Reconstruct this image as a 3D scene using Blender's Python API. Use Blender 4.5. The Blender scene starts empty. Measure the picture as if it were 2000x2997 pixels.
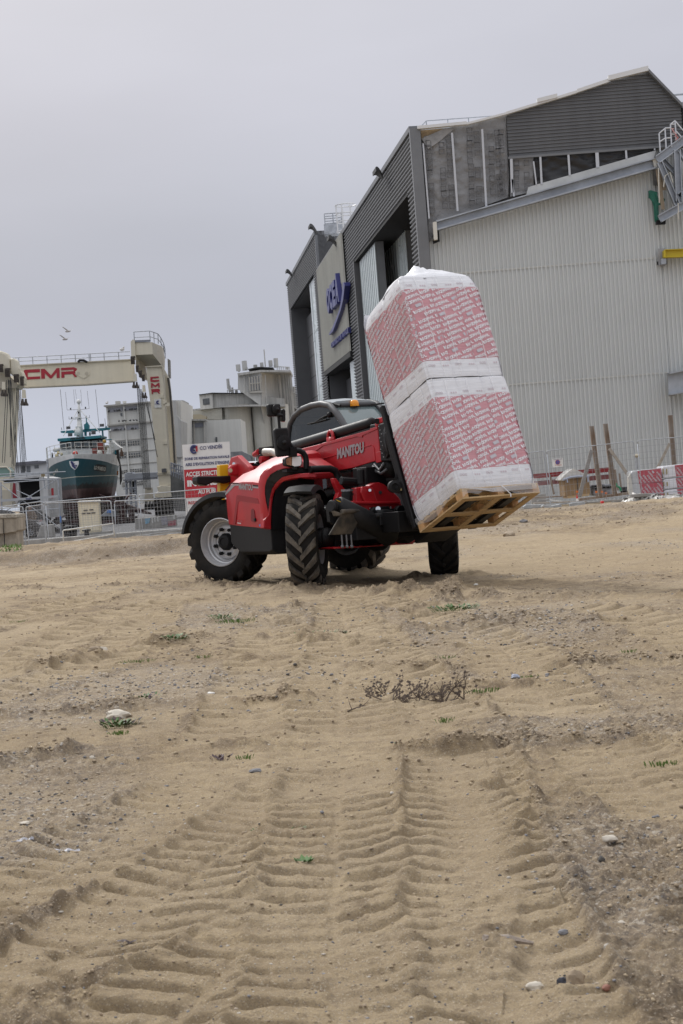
import bpy, bmesh, math, random
import numpy as np
from mathutils import Vector, Matrix
from math import sin, cos, pi, radians, sqrt, atan2
random.seed(7); RNG = np.random.default_rng(7)
SC = bpy.context.scene
COL = SC.collection
# ------------------------------------------------------------------ camera
FPX = 5000.0; CAM_H = 1.5
pt, rl = radians(-1.065), radians(4.4)
FW = Vector((0, cos(pt), sin(pt))); UP0 = Vector((0, -sin(pt), cos(pt))); RT0 = Vector((1, 0, 0))
RR = RT0 * cos(rl) - UP0 * sin(rl); UU = UP0 * cos(rl) + RT0 * sin(rl)
CO = Vector((0, 0, CAM_H))
cd = bpy.data.cameras.new("camera"); cam = bpy.data.objects.new("camera", cd); COL.objects.link(cam)
cd.sensor_fit = 'VERTICAL'; cd.sensor_height = 36.0; cd.lens = FPX / 2997 * 36
cd.clip_start = 0.1; cd.clip_end = 3000
cam.matrix_world = Matrix(((RR.x, UU.x, -FW.x, CO.x), (RR.y, UU.y, -FW.y, CO.y), (RR.z, UU.z, -FW.z, CO.z), (0, 0, 0, 1)))
cd.dof.use_dof = True; cd.dof.focus_distance = 24.0; cd.dof.aperture_fstop = 14.0
SC.camera = cam
SC.render.resolution_x = 683; SC.render.resolution_y = 1024
# ------------------------------------------------------------------ light
SC.view_settings.view_transform = 'Standard'; SC.view_settings.look = 'None'
SC.view_settings.exposure = 0.0; SC.view_settings.gamma = 1.0
SUN_EL, SUN_AZ = radians(38), radians(-28)      # azimuth: 0 = +Y (ahead), negative = left
wd = bpy.data.worlds.new("World"); SC.world = wd; wd.use_nodes = True
nt = wd.node_tree; nt.nodes.clear()
def WN(t, **k):
    n = nt.nodes.new(t)
    for a, b in k.items(): setattr(n, a, b)
    return n
out = WN('ShaderNodeOutputWorld'); bg = WN('ShaderNodeBackground'); bg.inputs[1].default_value = 1.0
sky = WN('ShaderNodeTexSky'); sky.sky_type = 'NISHITA'; sky.sun_disc = False
sky.sun_elevation = SUN_EL; sky.sun_rotation = SUN_AZ % (2 * pi); sky.air_density = 2.0; sky.dust_density = 5.0
skm = WN('ShaderNodeVectorMath', operation='SCALE'); skm.inputs['Scale'].default_value = 0.08
tc = WN('ShaderNodeTexCoord'); sep = WN('ShaderNodeSeparateXYZ')
rp = WN('ShaderNodeValToRGB'); e = rp.color_ramp.elements
e[0].position = 0.0; e[0].color = (.57, .625, .73, 1)
e[1].position = 1.0; e[1].color = (1.38, 1.38, 1.42, 1)
for p, c in ((.035, (.54, .585, .69)), (.085, (.495, .53, .635)), (.15, (.505, .53, .62)), (.22, (.59, .60, .685)), (.30, (.68, .685, .76)), (.5, (.98, 1.0, 1.06))):
    q = e.new(p); q.color = (*c, 1)
cn = WN('ShaderNodeTexNoise'); cn.inputs['Scale'].default_value = 2.2; cn.inputs['Detail'].default_value = 5; cn.inputs['Roughness'].default_value = .45
mp = WN('ShaderNodeMapping'); mp.inputs['Scale'].default_value = (1, 1, 3.2); mp.inputs['Location'].default_value = (.7, .3, .2)
cm = WN('ShaderNodeMapRange'); cm.inputs[1].default_value = .3; cm.inputs[2].default_value = .7; cm.inputs[3].default_value = .90; cm.inputs[4].default_value = 1.09
ml_ = WN('ShaderNodeVectorMath', operation='SCALE')
mx = WN('ShaderNodeMix', data_type='RGBA'); mx.inputs[0].default_value = .93
L = nt.links.new
L(tc.outputs['Generated'], sep.inputs[0]); L(sep.outputs[2], rp.inputs[0]); L(tc.outputs['Generated'], mp.inputs[0]); L(mp.outputs[0], cn.inputs[0])
L(cn.outputs[0], cm.inputs[0]); L(rp.outputs[0], ml_.inputs[0]); L(cm.outputs[0], ml_.inputs['Scale'])
L(sky.outputs[0], skm.inputs[0]); L(skm.outputs[0], mx.inputs[6]); L(ml_.outputs[0], mx.inputs[7]); L(mx.outputs[2], bg.inputs[0]); L(bg.outputs[0], out.inputs[0])
sl = bpy.data.lights.new("sun", 'SUN'); sl.energy = 2.3; sl.angle = radians(10); sl.color = (1, .985, .955)
sun = bpy.data.objects.new("sun", sl); COL.objects.link(sun)
sd = Vector((sin(SUN_AZ) * cos(SUN_EL), cos(SUN_AZ) * cos(SUN_EL), sin(SUN_EL)))
sun.rotation_euler = sd.to_track_quat('Z', 'Y').to_euler(); sun.location = sd * 60
# ------------------------------------------------------------------ survey helpers: photo pixel -> point on a known plane
ZW = dict(A1=(500,1120,3.136), A2=(950,1120,3.136), A3=(0,940,3.015), A4=(500,1000,3.733), A5=(820,500,3.267), A6=(1180,180,1.912),
          A7=(1400,800,2.613), A8=(1020,740,2.703), B5=(120,1140,5.877), B6=(0,1340,2.904), B7=(1500,1300,3.136), B8=(1800,330,4.7),
          C1=(780,1160,3.92), C2=(930,1380,4.9), C3=(620,1300,5.227), C4=(0,1000,5.875), C5=(0,1400,5.227), C6=(280,940,4.196), C7=(1060,1340,2.904), S=(0,0,1))
def ray(z, X, Y):
    ox, oy, s = ZW[z]; u, v = ox + X / s, oy + Y / s
    return FW + RR * ((u - 1000) / FPX) + UU * ((1498.5 - v) / FPX)
def at(z, X, Y, D):
    r = ray(z, X, Y); return CO + r * (D / r.y)
def on_plane(z, X, Y, P0, N):
    r = ray(z, X, Y); return CO + r * ((P0 - CO).dot(N) / r.dot(N))
# ------------------------------------------------------------------ materials
MATS = {}
def mat(name, col, rough=.6, metal=0., var=.0, vscale=3., bump=0., bscale=30., col2=None, coat=0., stretch=(1, 1, 1), emit=None, spec=None, alpha=None, streak=0.):
    if name in MATS: return MATS[name]
    m = bpy.data.materials.new(name); m.use_nodes = True; t = m.node_tree; b = t.nodes['Principled BSDF']
    b.inputs['Base Color'].default_value = (*col, 1); b.inputs['Roughness'].default_value = rough; b.inputs['Metallic'].default_value = metal
    if coat: b.inputs['Coat Weight'].default_value = coat; b.inputs['Coat Roughness'].default_value = .08
    if spec is not None: b.inputs['Specular IOR Level'].default_value = spec
    if emit: b.inputs['Emission Color'].default_value = (*col, 1); b.inputs['Emission Strength'].default_value = emit
    if alpha is not None: b.inputs['Alpha'].default_value = alpha
    lk = t.links.new; N = t.nodes.new
    co = N('ShaderNodeTexCoord'); mpp = N('ShaderNodeMapping'); mpp.inputs['Scale'].default_value = stretch; lk(co.outputs['Object'], mpp.inputs[0])
    if var or col2:
        n = N('ShaderNodeTexNoise'); n.inputs['Scale'].default_value = vscale; n.inputs['Detail'].default_value = 6; n.inputs['Roughness'].default_value = .62
        lk(mpp.outputs[0], n.inputs[0]); r = N('ShaderNodeValToRGB'); lk(n.outputs[0], r.inputs[0])
        c2 = col2 or tuple(c * (1 - var) for c in col); c1 = col if col2 else tuple(min(1, c * (1 + var * .6)) for c in col)
        r.color_ramp.elements[0].position = .36; r.color_ramp.elements[1].position = .64
        r.color_ramp.elements[0].color = (*c2, 1); r.color_ramp.elements[1].color = (*c1, 1); src = r.outputs[0]
        if streak:
            ms = N('ShaderNodeMapping'); ms.inputs['Scale'].default_value = (3, 3, .12); lk(co.outputs['Object'], ms.inputs[0])
            n2 = N('ShaderNodeTexNoise'); n2.inputs['Scale'].default_value = 1.1; n2.inputs['Detail'].default_value = 7; lk(ms.outputs[0], n2.inputs[0])
            mr = N('ShaderNodeMapRange'); mr.inputs[1].default_value = .42; mr.inputs[2].default_value = .72; mr.inputs[3].default_value = 0; mr.inputs[4].default_value = streak; lk(n2.outputs[0], mr.inputs[0])
            mm = N('ShaderNodeMix'); mm.data_type = 'RGBA'; lk(mr.outputs[0], mm.inputs[0]); lk(src, mm.inputs[6]); mm.inputs[7].default_value = (*[c * .3 for c in col], 1); src = mm.outputs[2]
        lk(src, b.inputs['Base Color'])
        r2 = N('ShaderNodeMapRange'); r2.inputs[3].default_value = max(0, rough - .08); r2.inputs[4].default_value = min(1, rough + .12); lk(n.outputs[0], r2.inputs[0]); lk(r2.outputs[0], b.inputs['Roughness'])
    if bump:
        n = N('ShaderNodeTexNoise'); n.inputs['Scale'].default_value = bscale; n.inputs['Detail'].default_value = 5; lk(mpp.outputs[0], n.inputs[0])
        bp = N('ShaderNodeBump'); bp.inputs['Strength'].default_value = min(1, bump * 20); bp.inputs['Distance'].default_value = bump; lk(n.outputs[0], bp.inputs['Height']); lk(bp.outputs[0], b.inputs['Normal'])
    MATS[name] = m; return m
def glassy(name, col, rough=.08, trans=.0, alpha=1.):
    m = mat(name, col, rough); b = m.node_tree.nodes['Principled BSDF']; b.inputs['Specular IOR Level'].default_value = .8
    if trans: b.inputs['Transmission Weight'].default_value = trans
    if alpha < 1: b.inputs['Alpha'].default_value = alpha
    return m
# ------------------------------------------------------------------ mesh builder
class MB:
    def __init__(s): s.v = []; s.f = []; s.mi = []; s.m = 0
    def add(s, vs, fs):
        o = len(s.v); s.v += [tuple(p) for p in vs]; s.f += [tuple(i + o for i in f) for f in fs]; s.mi += [s.m] * len(fs); return s
    def box(s, c, d, R=None):
        c = Vector(c); h = [x / 2 for x in d]; vs = []
        for x in (-1, 1):
            for y in (-1, 1):
                for z in (-1, 1):
                    p = Vector((x * h[0], y * h[1], z * h[2])); vs.append(c + (R @ p if R is not None else p))
        return s.add(vs, [(0, 1, 3, 2), (4, 6, 7, 5), (0, 4, 5, 1), (2, 3, 7, 6), (0, 2, 6, 4), (1, 5, 7, 3)])
    def b2(s, a, b):
        return s.box([(a[i] + b[i]) / 2 for i in range(3)], [abs(b[i] - a[i]) for i in range(3)])
    def tube(s, p0, p1, r, n=8, r2=None, cap=True):
        p0, p1 = Vector(p0), Vector(p1); d = p1 - p0
        if d.length < 1e-6: return s
        q = d.to_track_quat('Z', 'Y'); r2 = r if r2 is None else r2; vs = []
        for (p, rr) in ((p0, r), (p1, r2)):
            for k in range(n): vs.append(p + q @ Vector((rr * cos(2 * pi * k / n), rr * sin(2 * pi * k / n), 0)))
        fs = [(k, (k + 1) % n, n + (k + 1) % n, n + k) for k in range(n)]
        if cap: fs += [tuple(range(n))[::-1], tuple(range(n, 2 * n))]
        return s.add(vs, fs)
    def path(s, pts, r, n=8):
        pts = [Vector(p) for p in pts]; vs = []; m = len(pts); prev = None
        for i, p in enumerate(pts):
            d = (pts[min(i + 1, m - 1)] - pts[max(i - 1, 0)]).normalized()
            if prev is None:
                q = d.to_track_quat('Z', 'Y'); a = q @ Vector((1, 0, 0))
            else: a = (prev - d * prev.dot(d)).normalized()
            b = d.cross(a); prev = a; rr = r[i] if isinstance(r, (list, tuple)) else r
            for k in range(n): vs.append(p + a * rr * cos(2 * pi * k / n) + b * rr * sin(2 * pi * k / n))
        fs = []
        for i in range(m - 1):
            for k in range(n): fs.append((i * n + k, i * n + (k + 1) % n, (i + 1) * n + (k + 1) % n, (i + 1) * n + k))
        fs += [tuple(range(n))[::-1], tuple(range((m - 1) * n, m * n))]
        return s.add(vs, fs)
    def prism(s, poly, ext):
        poly = [Vector(p) for p in poly]; ext = Vector(ext); n = len(poly)
        vs = poly + [p + ext for p in poly]
        return s.add(vs, [tuple(range(n)), tuple(range(n, 2 * n))[::-1]] + [(k, n + k, n + (k + 1) % n, (k + 1) % n) for k in range(n)])
    def loft(s, rings, closed=True, cap=True):
        n = len(rings[0]); vs = [p for r in rings for p in r]; fs = []
        for i in range(len(rings) - 1):
            for k in range(n if closed else n - 1): fs.append((i * n + k, i * n + (k + 1) % n, (i + 1) * n + (k + 1) % n, (i + 1) * n + k))
        if cap and closed: fs += [tuple(range(n))[::-1], tuple(range((len(rings) - 1) * n, len(rings) * n))]
        return s.add(vs, fs)
    def lathe(s, prof, o, ax, n=32, closed=False):   # prof: (radius, height along ax)
        o = Vector(o); q = Vector(ax).normalized().to_track_quat('Z', 'Y')
        rings = [[o + q @ Vector((r * cos(2 * pi * k / n), r * sin(2 * pi * k / n), h)) for k in range(n)] for r, h in prof]
        if closed: rings.append(rings[0])
        return s.loft(rings, cap=False)
    def sphere(s, c, r, nu=10, nv=7, sc=(1, 1, 1)):
        c = Vector(c); rings = []
        for j in range(1, nv):
            t = pi * j / nv
            rings.append([c + Vector((r * sc[0] * sin(t) * cos(2 * pi * k / nu), r * sc[1] * sin(t) * sin(2 * pi * k / nu), -r * sc[2] * cos(t))) for k in range(nu)])
        return s.loft(rings)
    def build(s, name, m=None, parent=None, smooth=False, bevel=0., seg=2, recalc=True, auto=None):
        me = bpy.data.meshes.new(name); me.from_pydata(s.v, [], s.f); me.update()
        ms = m if isinstance(m, (list, tuple)) else [m]
        for x in ms: me.materials.append(x)
        if len(ms) > 1: me.polygons.foreach_set('material_index', s.mi)
        if recalc:
            bm = bmesh.new(); bm.from_mesh(me); bmesh.ops.recalc_face_normals(bm, faces=bm.faces); bm.to_mesh(me); bm.free()
        o = bpy.data.objects.new(name, me); COL.objects.link(o)
        if parent is not None: o.parent = parent
        if smooth or auto:
            me.polygons.foreach_set('use_smooth', [True] * len(me.polygons))
            if auto: me.set_sharp_from_angle(angle=radians(auto))
        if bevel:
            md = o.modifiers.new('bevel', 'BEVEL'); md.width = bevel; md.segments = seg; md.limit_method = 'ANGLE'; md.angle_limit = radians(40)
        return o
def tag(o, label=None, cat=None, group=None, kind=None):
    if label: o['label'] = label
    if cat: o['category'] = cat
    if group: o['group'] = group
    if kind: o['kind'] = kind
    return o
def empty(name, loc, label, cat, group=None, mtx=None):
    o = bpy.data.objects.new(name, None); COL.objects.link(o); o.empty_display_size = .2
    if mtx is not None: o.matrix_world = mtx
    else: o.location = loc
    return tag(o, label, cat, group)
class Loc:
    """builder whose parts are given in world space and stored relative to an empty without rotation"""
    def __init__(s, e): s.e = e; s.o = Vector(e.location)
    def b(s, mb, name, m, **k):
        mb.v = [tuple(Vector(p) - s.o) for p in mb.v]; return mb.build(name, m, s.e, **k)
def slab(z, pts, D, T):
    return MB().prism([at(z, X, Y, D) for X, Y in pts], (0, T, 0))
_TX = {}
def textmesh(s, bold=0.0, res=2):
    k = (s, bold, res)
    if k in _TX: return _TX[k]
    cu = bpy.data.curves.new('tmp', 'FONT'); cu.body = s; cu.size = 1; cu.offset = bold; cu.resolution_u = res; cu.fill_mode = 'FRONT'
    o = bpy.data.objects.new('tmp', cu); COL.objects.link(o); dg = bpy.context.evaluated_depsgraph_get(); me = o.evaluated_get(dg).to_mesh()
    me.calc_loop_triangles()
    V = np.array([v.co[:] for v in me.vertices]).reshape(-1, 3)[:, :2]; F = [tuple(t.vertices) for t in me.loop_triangles]
    o.evaluated_get(dg).to_mesh_clear(); bpy.data.objects.remove(o); bpy.data.curves.remove(cu)
    V = V - V.min(0) * [1, 0]; _TX[k] = (V, F); return V, F
def put_text(mb, s, P, U, V, w, h, bold=0.03, ext=None, centre=False):
    """write s into the box with lower-left P, width w along U, cap height h along V"""
    T, F = textmesh(s, bold); mn, mx_ = T.min(0), T.max(0); cap = textmesh('E', bold)[0]; c0, c1 = cap[:, 1].min(), cap[:, 1].max()
    P, U, V = Vector(P), Vector(U).normalized(), Vector(V).normalized()
    vs = [P + U * ((x - mn[0]) / (mx_[0] - mn[0]) * w) + V * ((y - c0) / (c1 - c0) * h) for x, y in T]
    mb.add(vs, F)
    if ext is not None:
        n = len(vs); ed = {}
        for f in F:
            for a, b in ((f[0], f[1]), (f[1], f[2]), (f[2], f[0])):
                if (b, a) in ed: del ed[(b, a)]
                else: ed[(a, b)] = 1
        mb.add(vs + [v + Vector(ext) for v in vs], [(a, b, b + n, a + n) for a, b in ed])
    return mb
def spanpoly(poly, x):
    ys = []
    n = len(poly)
    for i in range(n):
        (x0, y0), (x1, y1) = poly[i], poly[(i + 1) % n]
        if x0 == x1:
            if abs(x - x0) < 1e-9: ys += [y0, y1]
        elif min(x0, x1) - 1e-9 <= x <= max(x0, x1) + 1e-9: ys.append(y0 + (y1 - y0) * (x - x0) / (x1 - x0))
    return (min(ys), max(ys)) if ys else None
def corrugated(mb, poly, P0, U, V, N, pitch, depth, prof=((0, 0), (.42, 0), (.5, 1), (.92, 1))):
    """poly in (u,v); ribs run along V and repeat along U; N is the outward normal"""
    P0, U, V, N = Vector(P0), Vector(U), Vector(V), Vector(N)
    u0 = min(p[0] for p in poly); u1 = max(p[0] for p in poly); us = []
    k = math.floor(u0 / pitch) - 1
    def off(u):
        f = (u / pitch) % 1.0; pr = list(prof) + [(1, prof[0][1])]
        for i in range(len(pr) - 1):
            if pr[i][0] <= f <= pr[i + 1][0]: return pr[i][1] + (pr[i + 1][1] - pr[i][1]) * (f - pr[i][0]) / max(1e-9, pr[i + 1][0] - pr[i][0])
        return 0
    while k * pitch < u1:
        for a, b in prof:
            u = (k + a) * pitch
            if u0 < u < u1: us.append(u)
        k += 1
    us = sorted(set([u0 + 1e-6, u1 - 1e-6] + us + [p[0] for p in poly if u0 < p[0] < u1])); pr = None
    for u in us:
        sp = spanpoly(poly, u)
        if sp is None: continue
        o = N * (off(u) * depth); a = P0 + U * u + V * sp[0] + o; b = P0 + U * u + V * sp[1] + o
        if pr: mb.add([pr[0], a, b, pr[1]], [(0, 1, 2, 3)])
        pr = (a, b)
    return mb
M = dict(
  black=mat('black_metal', (.007, .007, .008), .5, var=.3, vscale=6, spec=.3),
  rubberish=mat('black_plastic', (.014, .014, .015), .55, var=.2, vscale=12, bump=.002, bscale=160, spec=.28),
  tyre=mat('tyre_rubber', (.013, .013, .013), .85, col2=(.026, .023, .020), vscale=5, bump=.003, bscale=60, spec=.2),
  tread=mat('dusty_tread', (.15, .13, .105), .92, col2=(.05, .045, .04), vscale=7, bump=.003, bscale=60),
  red=mat('red_paint', (.44, .011, .018), .42, var=.16, vscale=2.2, coat=.14),
  silver=mat('silver_rim', (.52, .52, .53), .42, .35, var=.1, vscale=8),
  steel=mat('galvanised_steel', (.42, .44, .47), .45, .55, var=.22, vscale=5),
  chrome=mat('chrome', (.75, .75, .76), .12, 1.),
  white=mat('white_paint', (.72, .72, .70), .5, var=.12, vscale=4),
)
# ------------------------------------------------------------------ ground
def hsh(ix, iy, sd):
    n = (ix.astype(np.int64) * 374761393 + iy.astype(np.int64) * 668265263 + sd * 1442695041) & 0xffffffff
    n = ((n ^ (n >> 13)) * 1274126177) & 0xffffffff
    return ((n ^ (n >> 16)) & 0xffff) / 65535.0
def vn(x, y, sd=0):
    x0 = np.floor(x); y0 = np.floor(y); fx = x - x0; fy = y - y0
    fx = fx * fx * fx * (fx * (fx * 6 - 15) + 10); fy = fy * fy * fy * (fy * (fy * 6 - 15) + 10)
    a = hsh(x0, y0, sd); b = hsh(x0 + 1, y0, sd); c = hsh(x0, y0 + 1, sd); d = hsh(x0 + 1, y0 + 1, sd)
    return (a + (b - a) * fx) * (1 - fy) + (c + (d - c) * fx) * fy - .5
def fbm(x, y, sd=0, o=4, g=.5, l=2.03):
    r = 0; a = 1.0
    for i in range(o): r = r + a * vn(x, y, sd + i * 17); x = x * l + 3.1; y = y * l + 1.7; a *= g
    return r
def ridged(x, y, sd=0, o=3):
    r = 0; a = 1.0
    for i in range(o): r = r + a * (1 - 4 * np.abs(vn(x, y, sd + i * 31))); x = x * 2.1 + 5; y = y * 2.1 + 9; a *= .5
    return r
def sst(a, b, x):
    t = np.clip((x - a) / (b - a), 0, 1); return t * t * (3 - 2 * t)
def base_z(x, y):
    """the lie of the land: gentle fall to the right, a dug edge in front of the fences, lower yard behind"""
    x = np.asarray(x, float); y = np.asarray(y, float)
    z = -.012 * x * sst(10, 24, y) * (1 - sst(30, 44, y))
    left = 1 - sst(-1.6, .6, x)
    yb = 45.5 + .9 * fbm(x * .7, x * 0 + 3, 5, 3)
    z = z + left * (.23 * sst(yb - .7, yb, y) - .10 * sst(38, 42, y) * (1 - sst(44, 46, y)) - .62 * sst(50, 72, y))
    z = z - (1 - sst(2.4, 3.4, x)) * .9 * sst(78.2, 79.2, y)
    rgt = 1 - left
    z = z + rgt * (.17 * sst(38, 44, y) - .30 * sst(50, 60, y) - .14 * sst(60, 78, y))
    return z
def gpx(u, v): # photo pixel -> ground
    r = ray('S', u, v); t = CO.z / -r.z; return (r.x * t, r.y * t)
def polyd(x, y, pts):
    """signed side distance and arc length to a polyline"""
    best = np.full(x.shape, 1e9); S = np.zeros(x.shape); D = np.zeros(x.shape); acc = 0
    for (a, b) in zip(pts[:-1], pts[1:]):
        ax, ay = a; dx, dy = b[0] - ax, b[1] - ay; l = math.hypot(dx, dy); dx /= l; dy /= l
        px, py = x - ax, y - ay; s = np.clip(px * dx + py * dy, 0, l); qx = px - s * dx; qy = py - s * dy
        d = np.hypot(qx, qy); sg = np.sign(px * dy - py * dx); m = d < best
        best = np.where(m, d, best); D = np.where(m, d * sg, D); S = np.where(m, acc + s, S); acc += l
    return D, S
# wheel lanes: centre line in photo pixels on the ground, half width, lug pitch, strength, chevron slope
LANES = [
 ([(1640,3200),(1440,2700),(1370,2350),(1320,2180)], .28, .185, 1.0, .22),
 ([(1010,3300),(975,2700),(990,2350),(1000,2200)], .29, .185, .9, .18),
 ([(-500,2950),(200,2800),(620,2520),(900,2290),(1000,2230)], .30, .18, 1.0, .25),
 ([(-300,3350),(420,3120),(760,2700),(880,2420),(930,2280)], .32, .19, .95, .22),
 ([(-300,2740),(160,2560),(480,2370),(700,2260)], .32, .17, .8, .25),
 ([(1000,2180),(1000,2000),(1010,1840),(1000,1760)], .34, .27, .9, .18),
 ([(-100,2010),(200,1880),(420,1790),(620,1745),(900,1722)], .36, .40, 1.0, .25),
 ([(-200,1900),(150,1800),(330,1750),(520,1722)], .36, .40, 1.0, .25),
 ([(1010,1840),(1020,1790),(1080,1740),(1190,1705)], .36, .42, 1.0, .25),
 ([(1300,2150),(1180,1990),(1080,1870),(960,1775)], .34, .30, .9, .25),
 ([(2150,1930),(1950,1840),(1750,1790),(1600,1775)], .36, .42, 1.1, .2),
 ([(2100,2450),(1850,2280),(1700,2150)], .3, .18, .6, .25),
 ([(700,2190),(760,2000),(800,1860),(790,1760)], .34, .32, .9, .2),
 ([(1650,2130),(1480,1900),(1250,1790),(1000,1752)], .34, .34, .9, .25),
 ([(-200,2120),(250,1970),(420,1860),(470,1760)], .34, .34, .9, .25),
]
def ground(x, y):
    z = base_z(x, y)
    wx = x + .05 * fbm(x * 2.3, y * 2.3, 41, 3); wy = y + .05 * fbm(x * 2.3, y * 2.3, 47, 3)
    near = 1 - sst(36, 44, y)
    fa = 1 / (1 + (y / 14) ** 2)
    z = z + .045 * fbm(x * .6, y * .40, 3, 3) * sst(3, 9, y) * near + .020 * fa * fbm(x * 2.2, y * 1.6, 9, 3) * near + .022 * (1 - fa) * np.maximum(0, ridged(x * 1.1, y * 1.7, 12, 3) - .2) * near
    z = z + .06 * fbm(x * .9, y * .9, 91, 4) * (1 - near) + .05 * fbm(x * 3.1, y * 3.1, 92, 3) * (1 - near)
    relief = np.zeros(x.shape); lane_m = np.zeros(x.shape); rub = np.zeros(x.shape)
    for i, (pp, hw, pit, st, sl) in reversed(list(enumerate(LANES))):
        P = [gpx(*p) for p in pp]; P = [(p[0], p[1]) if p[1] > 0 else p for p in P]
        D, S = polyd(wx, wy, P); a = np.abs(D) / hw
        Lt = sum(math.hypot(q[0] - p[0], q[1] - p[1]) for p, q in zip(P[:-1], P[1:]))
        endm = sst(0, .6, S) * (1 - sst(Lt - .9, Lt - .1, S)); pat = .55 + .9 * (vn(x * 1.6, y * 1.3, 60 + i) + .35); pat = np.clip(pat + .9 * fbm(x * 3.1, y * 2.4, 66 + i, 3), .1, 1.35)
        inside = (1 - sst(.92, 1.1, a)) * endm
        trough = -.016 * inside * (1 - .4 * a)
        berm = .020 * np.exp(-((a - 1.06) / .14) ** 2) * endm * (1 + 1.2 * fbm(x * 6, y * 5, 71 + i, 3))
        ph = (S - sl * np.abs(D) + .02 * vn(x * 7, y * 7, 80 + i) + np.where(D > 0, pit * .5, 0)) / pit; z = z * 1
        fr = ph % 1.0; lug = np.where(fr < .22, sst(0, .22, fr), np.where(fr < .62, 1., 1 - sst(.62, 1.0, fr))) - .55; berm = berm * (.75 + .9 * lug)
        amp = (.22 + .85 * sst(.2, .75, a)) if i in (0,) else (.75 + .35 * sst(.2, .8, a))
        pat = np.where(y > 9, np.clip(pat, .6, 1.2), pat)
        relief = relief * (1 - inside) + st * (trough + berm + .045 * sst(.0, .14, a) * (1 + .55 * sst(9, 14, y)) * lug * amp * inside * pat * (1 + .2 * sst(.4, .8, y / 30)))
        lane_m = np.maximum(lane_m, inside); rub = np.maximum(rub, .5 * np.exp(-((a - 1.12) / .22) ** 2) * endm * st * (.4 + 1.2 * (vn(x * 2, y * 2, 95 + i) + .5)))
    z = z + relief
    # cross ruts: churned, cracked edges at several depths
    for k, (pp, w, h) in enumerate([
        ([(-200,2290),(300,2205),(800,2190),(1300,2215),(1700,2185),(2200,2170)], .16, .050),
        ([(-100,2115),(500,2080),(900,2060),(1300,2030),(1900,2010),(2200,2000)], .20, .045),
        ([(700,1940),(1100,1960),(1500,1970),(2200,1940)], .22, .035),
        ([(200,1955),(420,1900),(700,1870),(1000,1885)], .28, .05),
        ([(1000,1745),(1250,1742),(1500,1752),(1750,1745),(2200,1752)], .30, .075),
        ([(-200,1745),(200,1735),(500,1722),(900,1730)], .25, .04),
        ([(1230,1800),(1330,1760),(1350,1720)], .25, .08),
        ([(1250,1850),(1500,1830),(1700,1850)], .5, .05),
        ([(640,1830),(780,1830),(860,1790)], .30, .06),
        ([(1500,2900),(1530,2600),(1520,2400),(1420,2250)], .10, .045),
        ([(1750,3100),(1800,2850),(1700,2700)], .25, .07)]):
        P = [gpx(*p) for p in pp]; D, S = polyd(wx + .06 * vn(x * 1.1, y * 1.1, 200 + k), wy + .12 * vn(x * 1.3, y * 1.3, 210 + k), P)
        m = np.where(D > 0, np.exp(-(D / (w * .30)) ** 2), np.exp(-(D / (w * 1.5)) ** 2)); br = np.clip(.65 + 1.4 * fbm(x * 1.7, y * 1.7, 230 + k, 3), 0, 1.5)
        z = z + 1.25 * h * m * br * (.55 + .9 * np.maximum(0, ridged(x * 5, y * 6.5, 240 + k, 3)) * .6); rub = np.maximum(rub, m * br)
    bk = np.exp(-((y - 45.0) / 1.3) ** 2) * (1 - sst(-1.6, .6, x)); rub = np.maximum(rub, bk * 1.1); rub = np.maximum(rub, sst(38.5, 42, y) * np.clip(.75 + 1.6 * fbm(x * .9, y * .6, 130, 3), .2, 1.15))
    mid = .30 + .7 * np.clip(.5 + 2.2 * fbm(x * .75, y * .5, 120, 3), 0, 1)
    rough = np.clip(np.maximum(rub * 1.1, mid * .55) - lane_m * .45, .10, 1.2)
    smooth = sst(.6, 2.6, x) * sst(21.5, 25, y) * (1 - sst(34, 39, y)); rough = rough * (1 - .8 * smooth)
    fade = 1 / (1 + (y / 13) ** 2)
    z = z + rough * (.026 * ridged(x * 8, y * 8, 151, 3) + .034 * fbm(x * 13, y * 13, 161, 4)) * (.12 + 1.2 * fade)
    z = z + (.010 + .014 * rough) * (fade * ridged(x * 2.6, y * 7.5, 181, 3) + (1 - fade) * .8 * ridged(x * 1.3, y * 3.0, 191, 3)) * (1 - .6 * lane_m) * (1 - .7 * smooth)
    z = z + (.007 * ridged(x * 16, y * 22, 175, 3) * np.clip(.5 + 2 * vn(x * 2.1, y * 2.1, 176), 0, 1) + .008 * fbm(x * 45, y * 45, 171, 2)) * (.4 + rough) * (1 - sst(9, 16, y))
    for wx_, wy_ in ((-.49, 24.02), (1.44, 25.05), (-1.80, 26.46), (.14, 27.50)):   # sand pushed up round the tyres
        d = np.hypot(x - wx_, (y - wy_) * 1.1); z = z + .075 * np.exp(-((d - .44) / .17) ** 2) * (.7 + 1.2 * fbm(x * 5, y * 5, 260, 3))
    return z, rough, lane_m, mid
NR, NC = 800, 1080
ys = [3.2]
while ys[-1] < 62: ys.append(ys[-1] + max(.0062, min(.055 if ys[-1] < 25 else .13, .00042 * ys[-1] ** 2)))
ys = np.array(ys); tt = np.linspace(-.31, .345, NC)
X = np.outer(ys, tt); Y = np.repeat(ys[:, None], NC, 1)
Z, RO, LM, MID = ground(X, Y)
ed = np.minimum(sst(-.31, -.285, X / Y), 1 - sst(.32, .345, X / Y)) * (1 - sst(58, 61.5, Y)) * sst(3.2, 3.5, Y)
Z = Z * ed + (base_z(X, Y) - .14) * (1 - ed)
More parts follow.
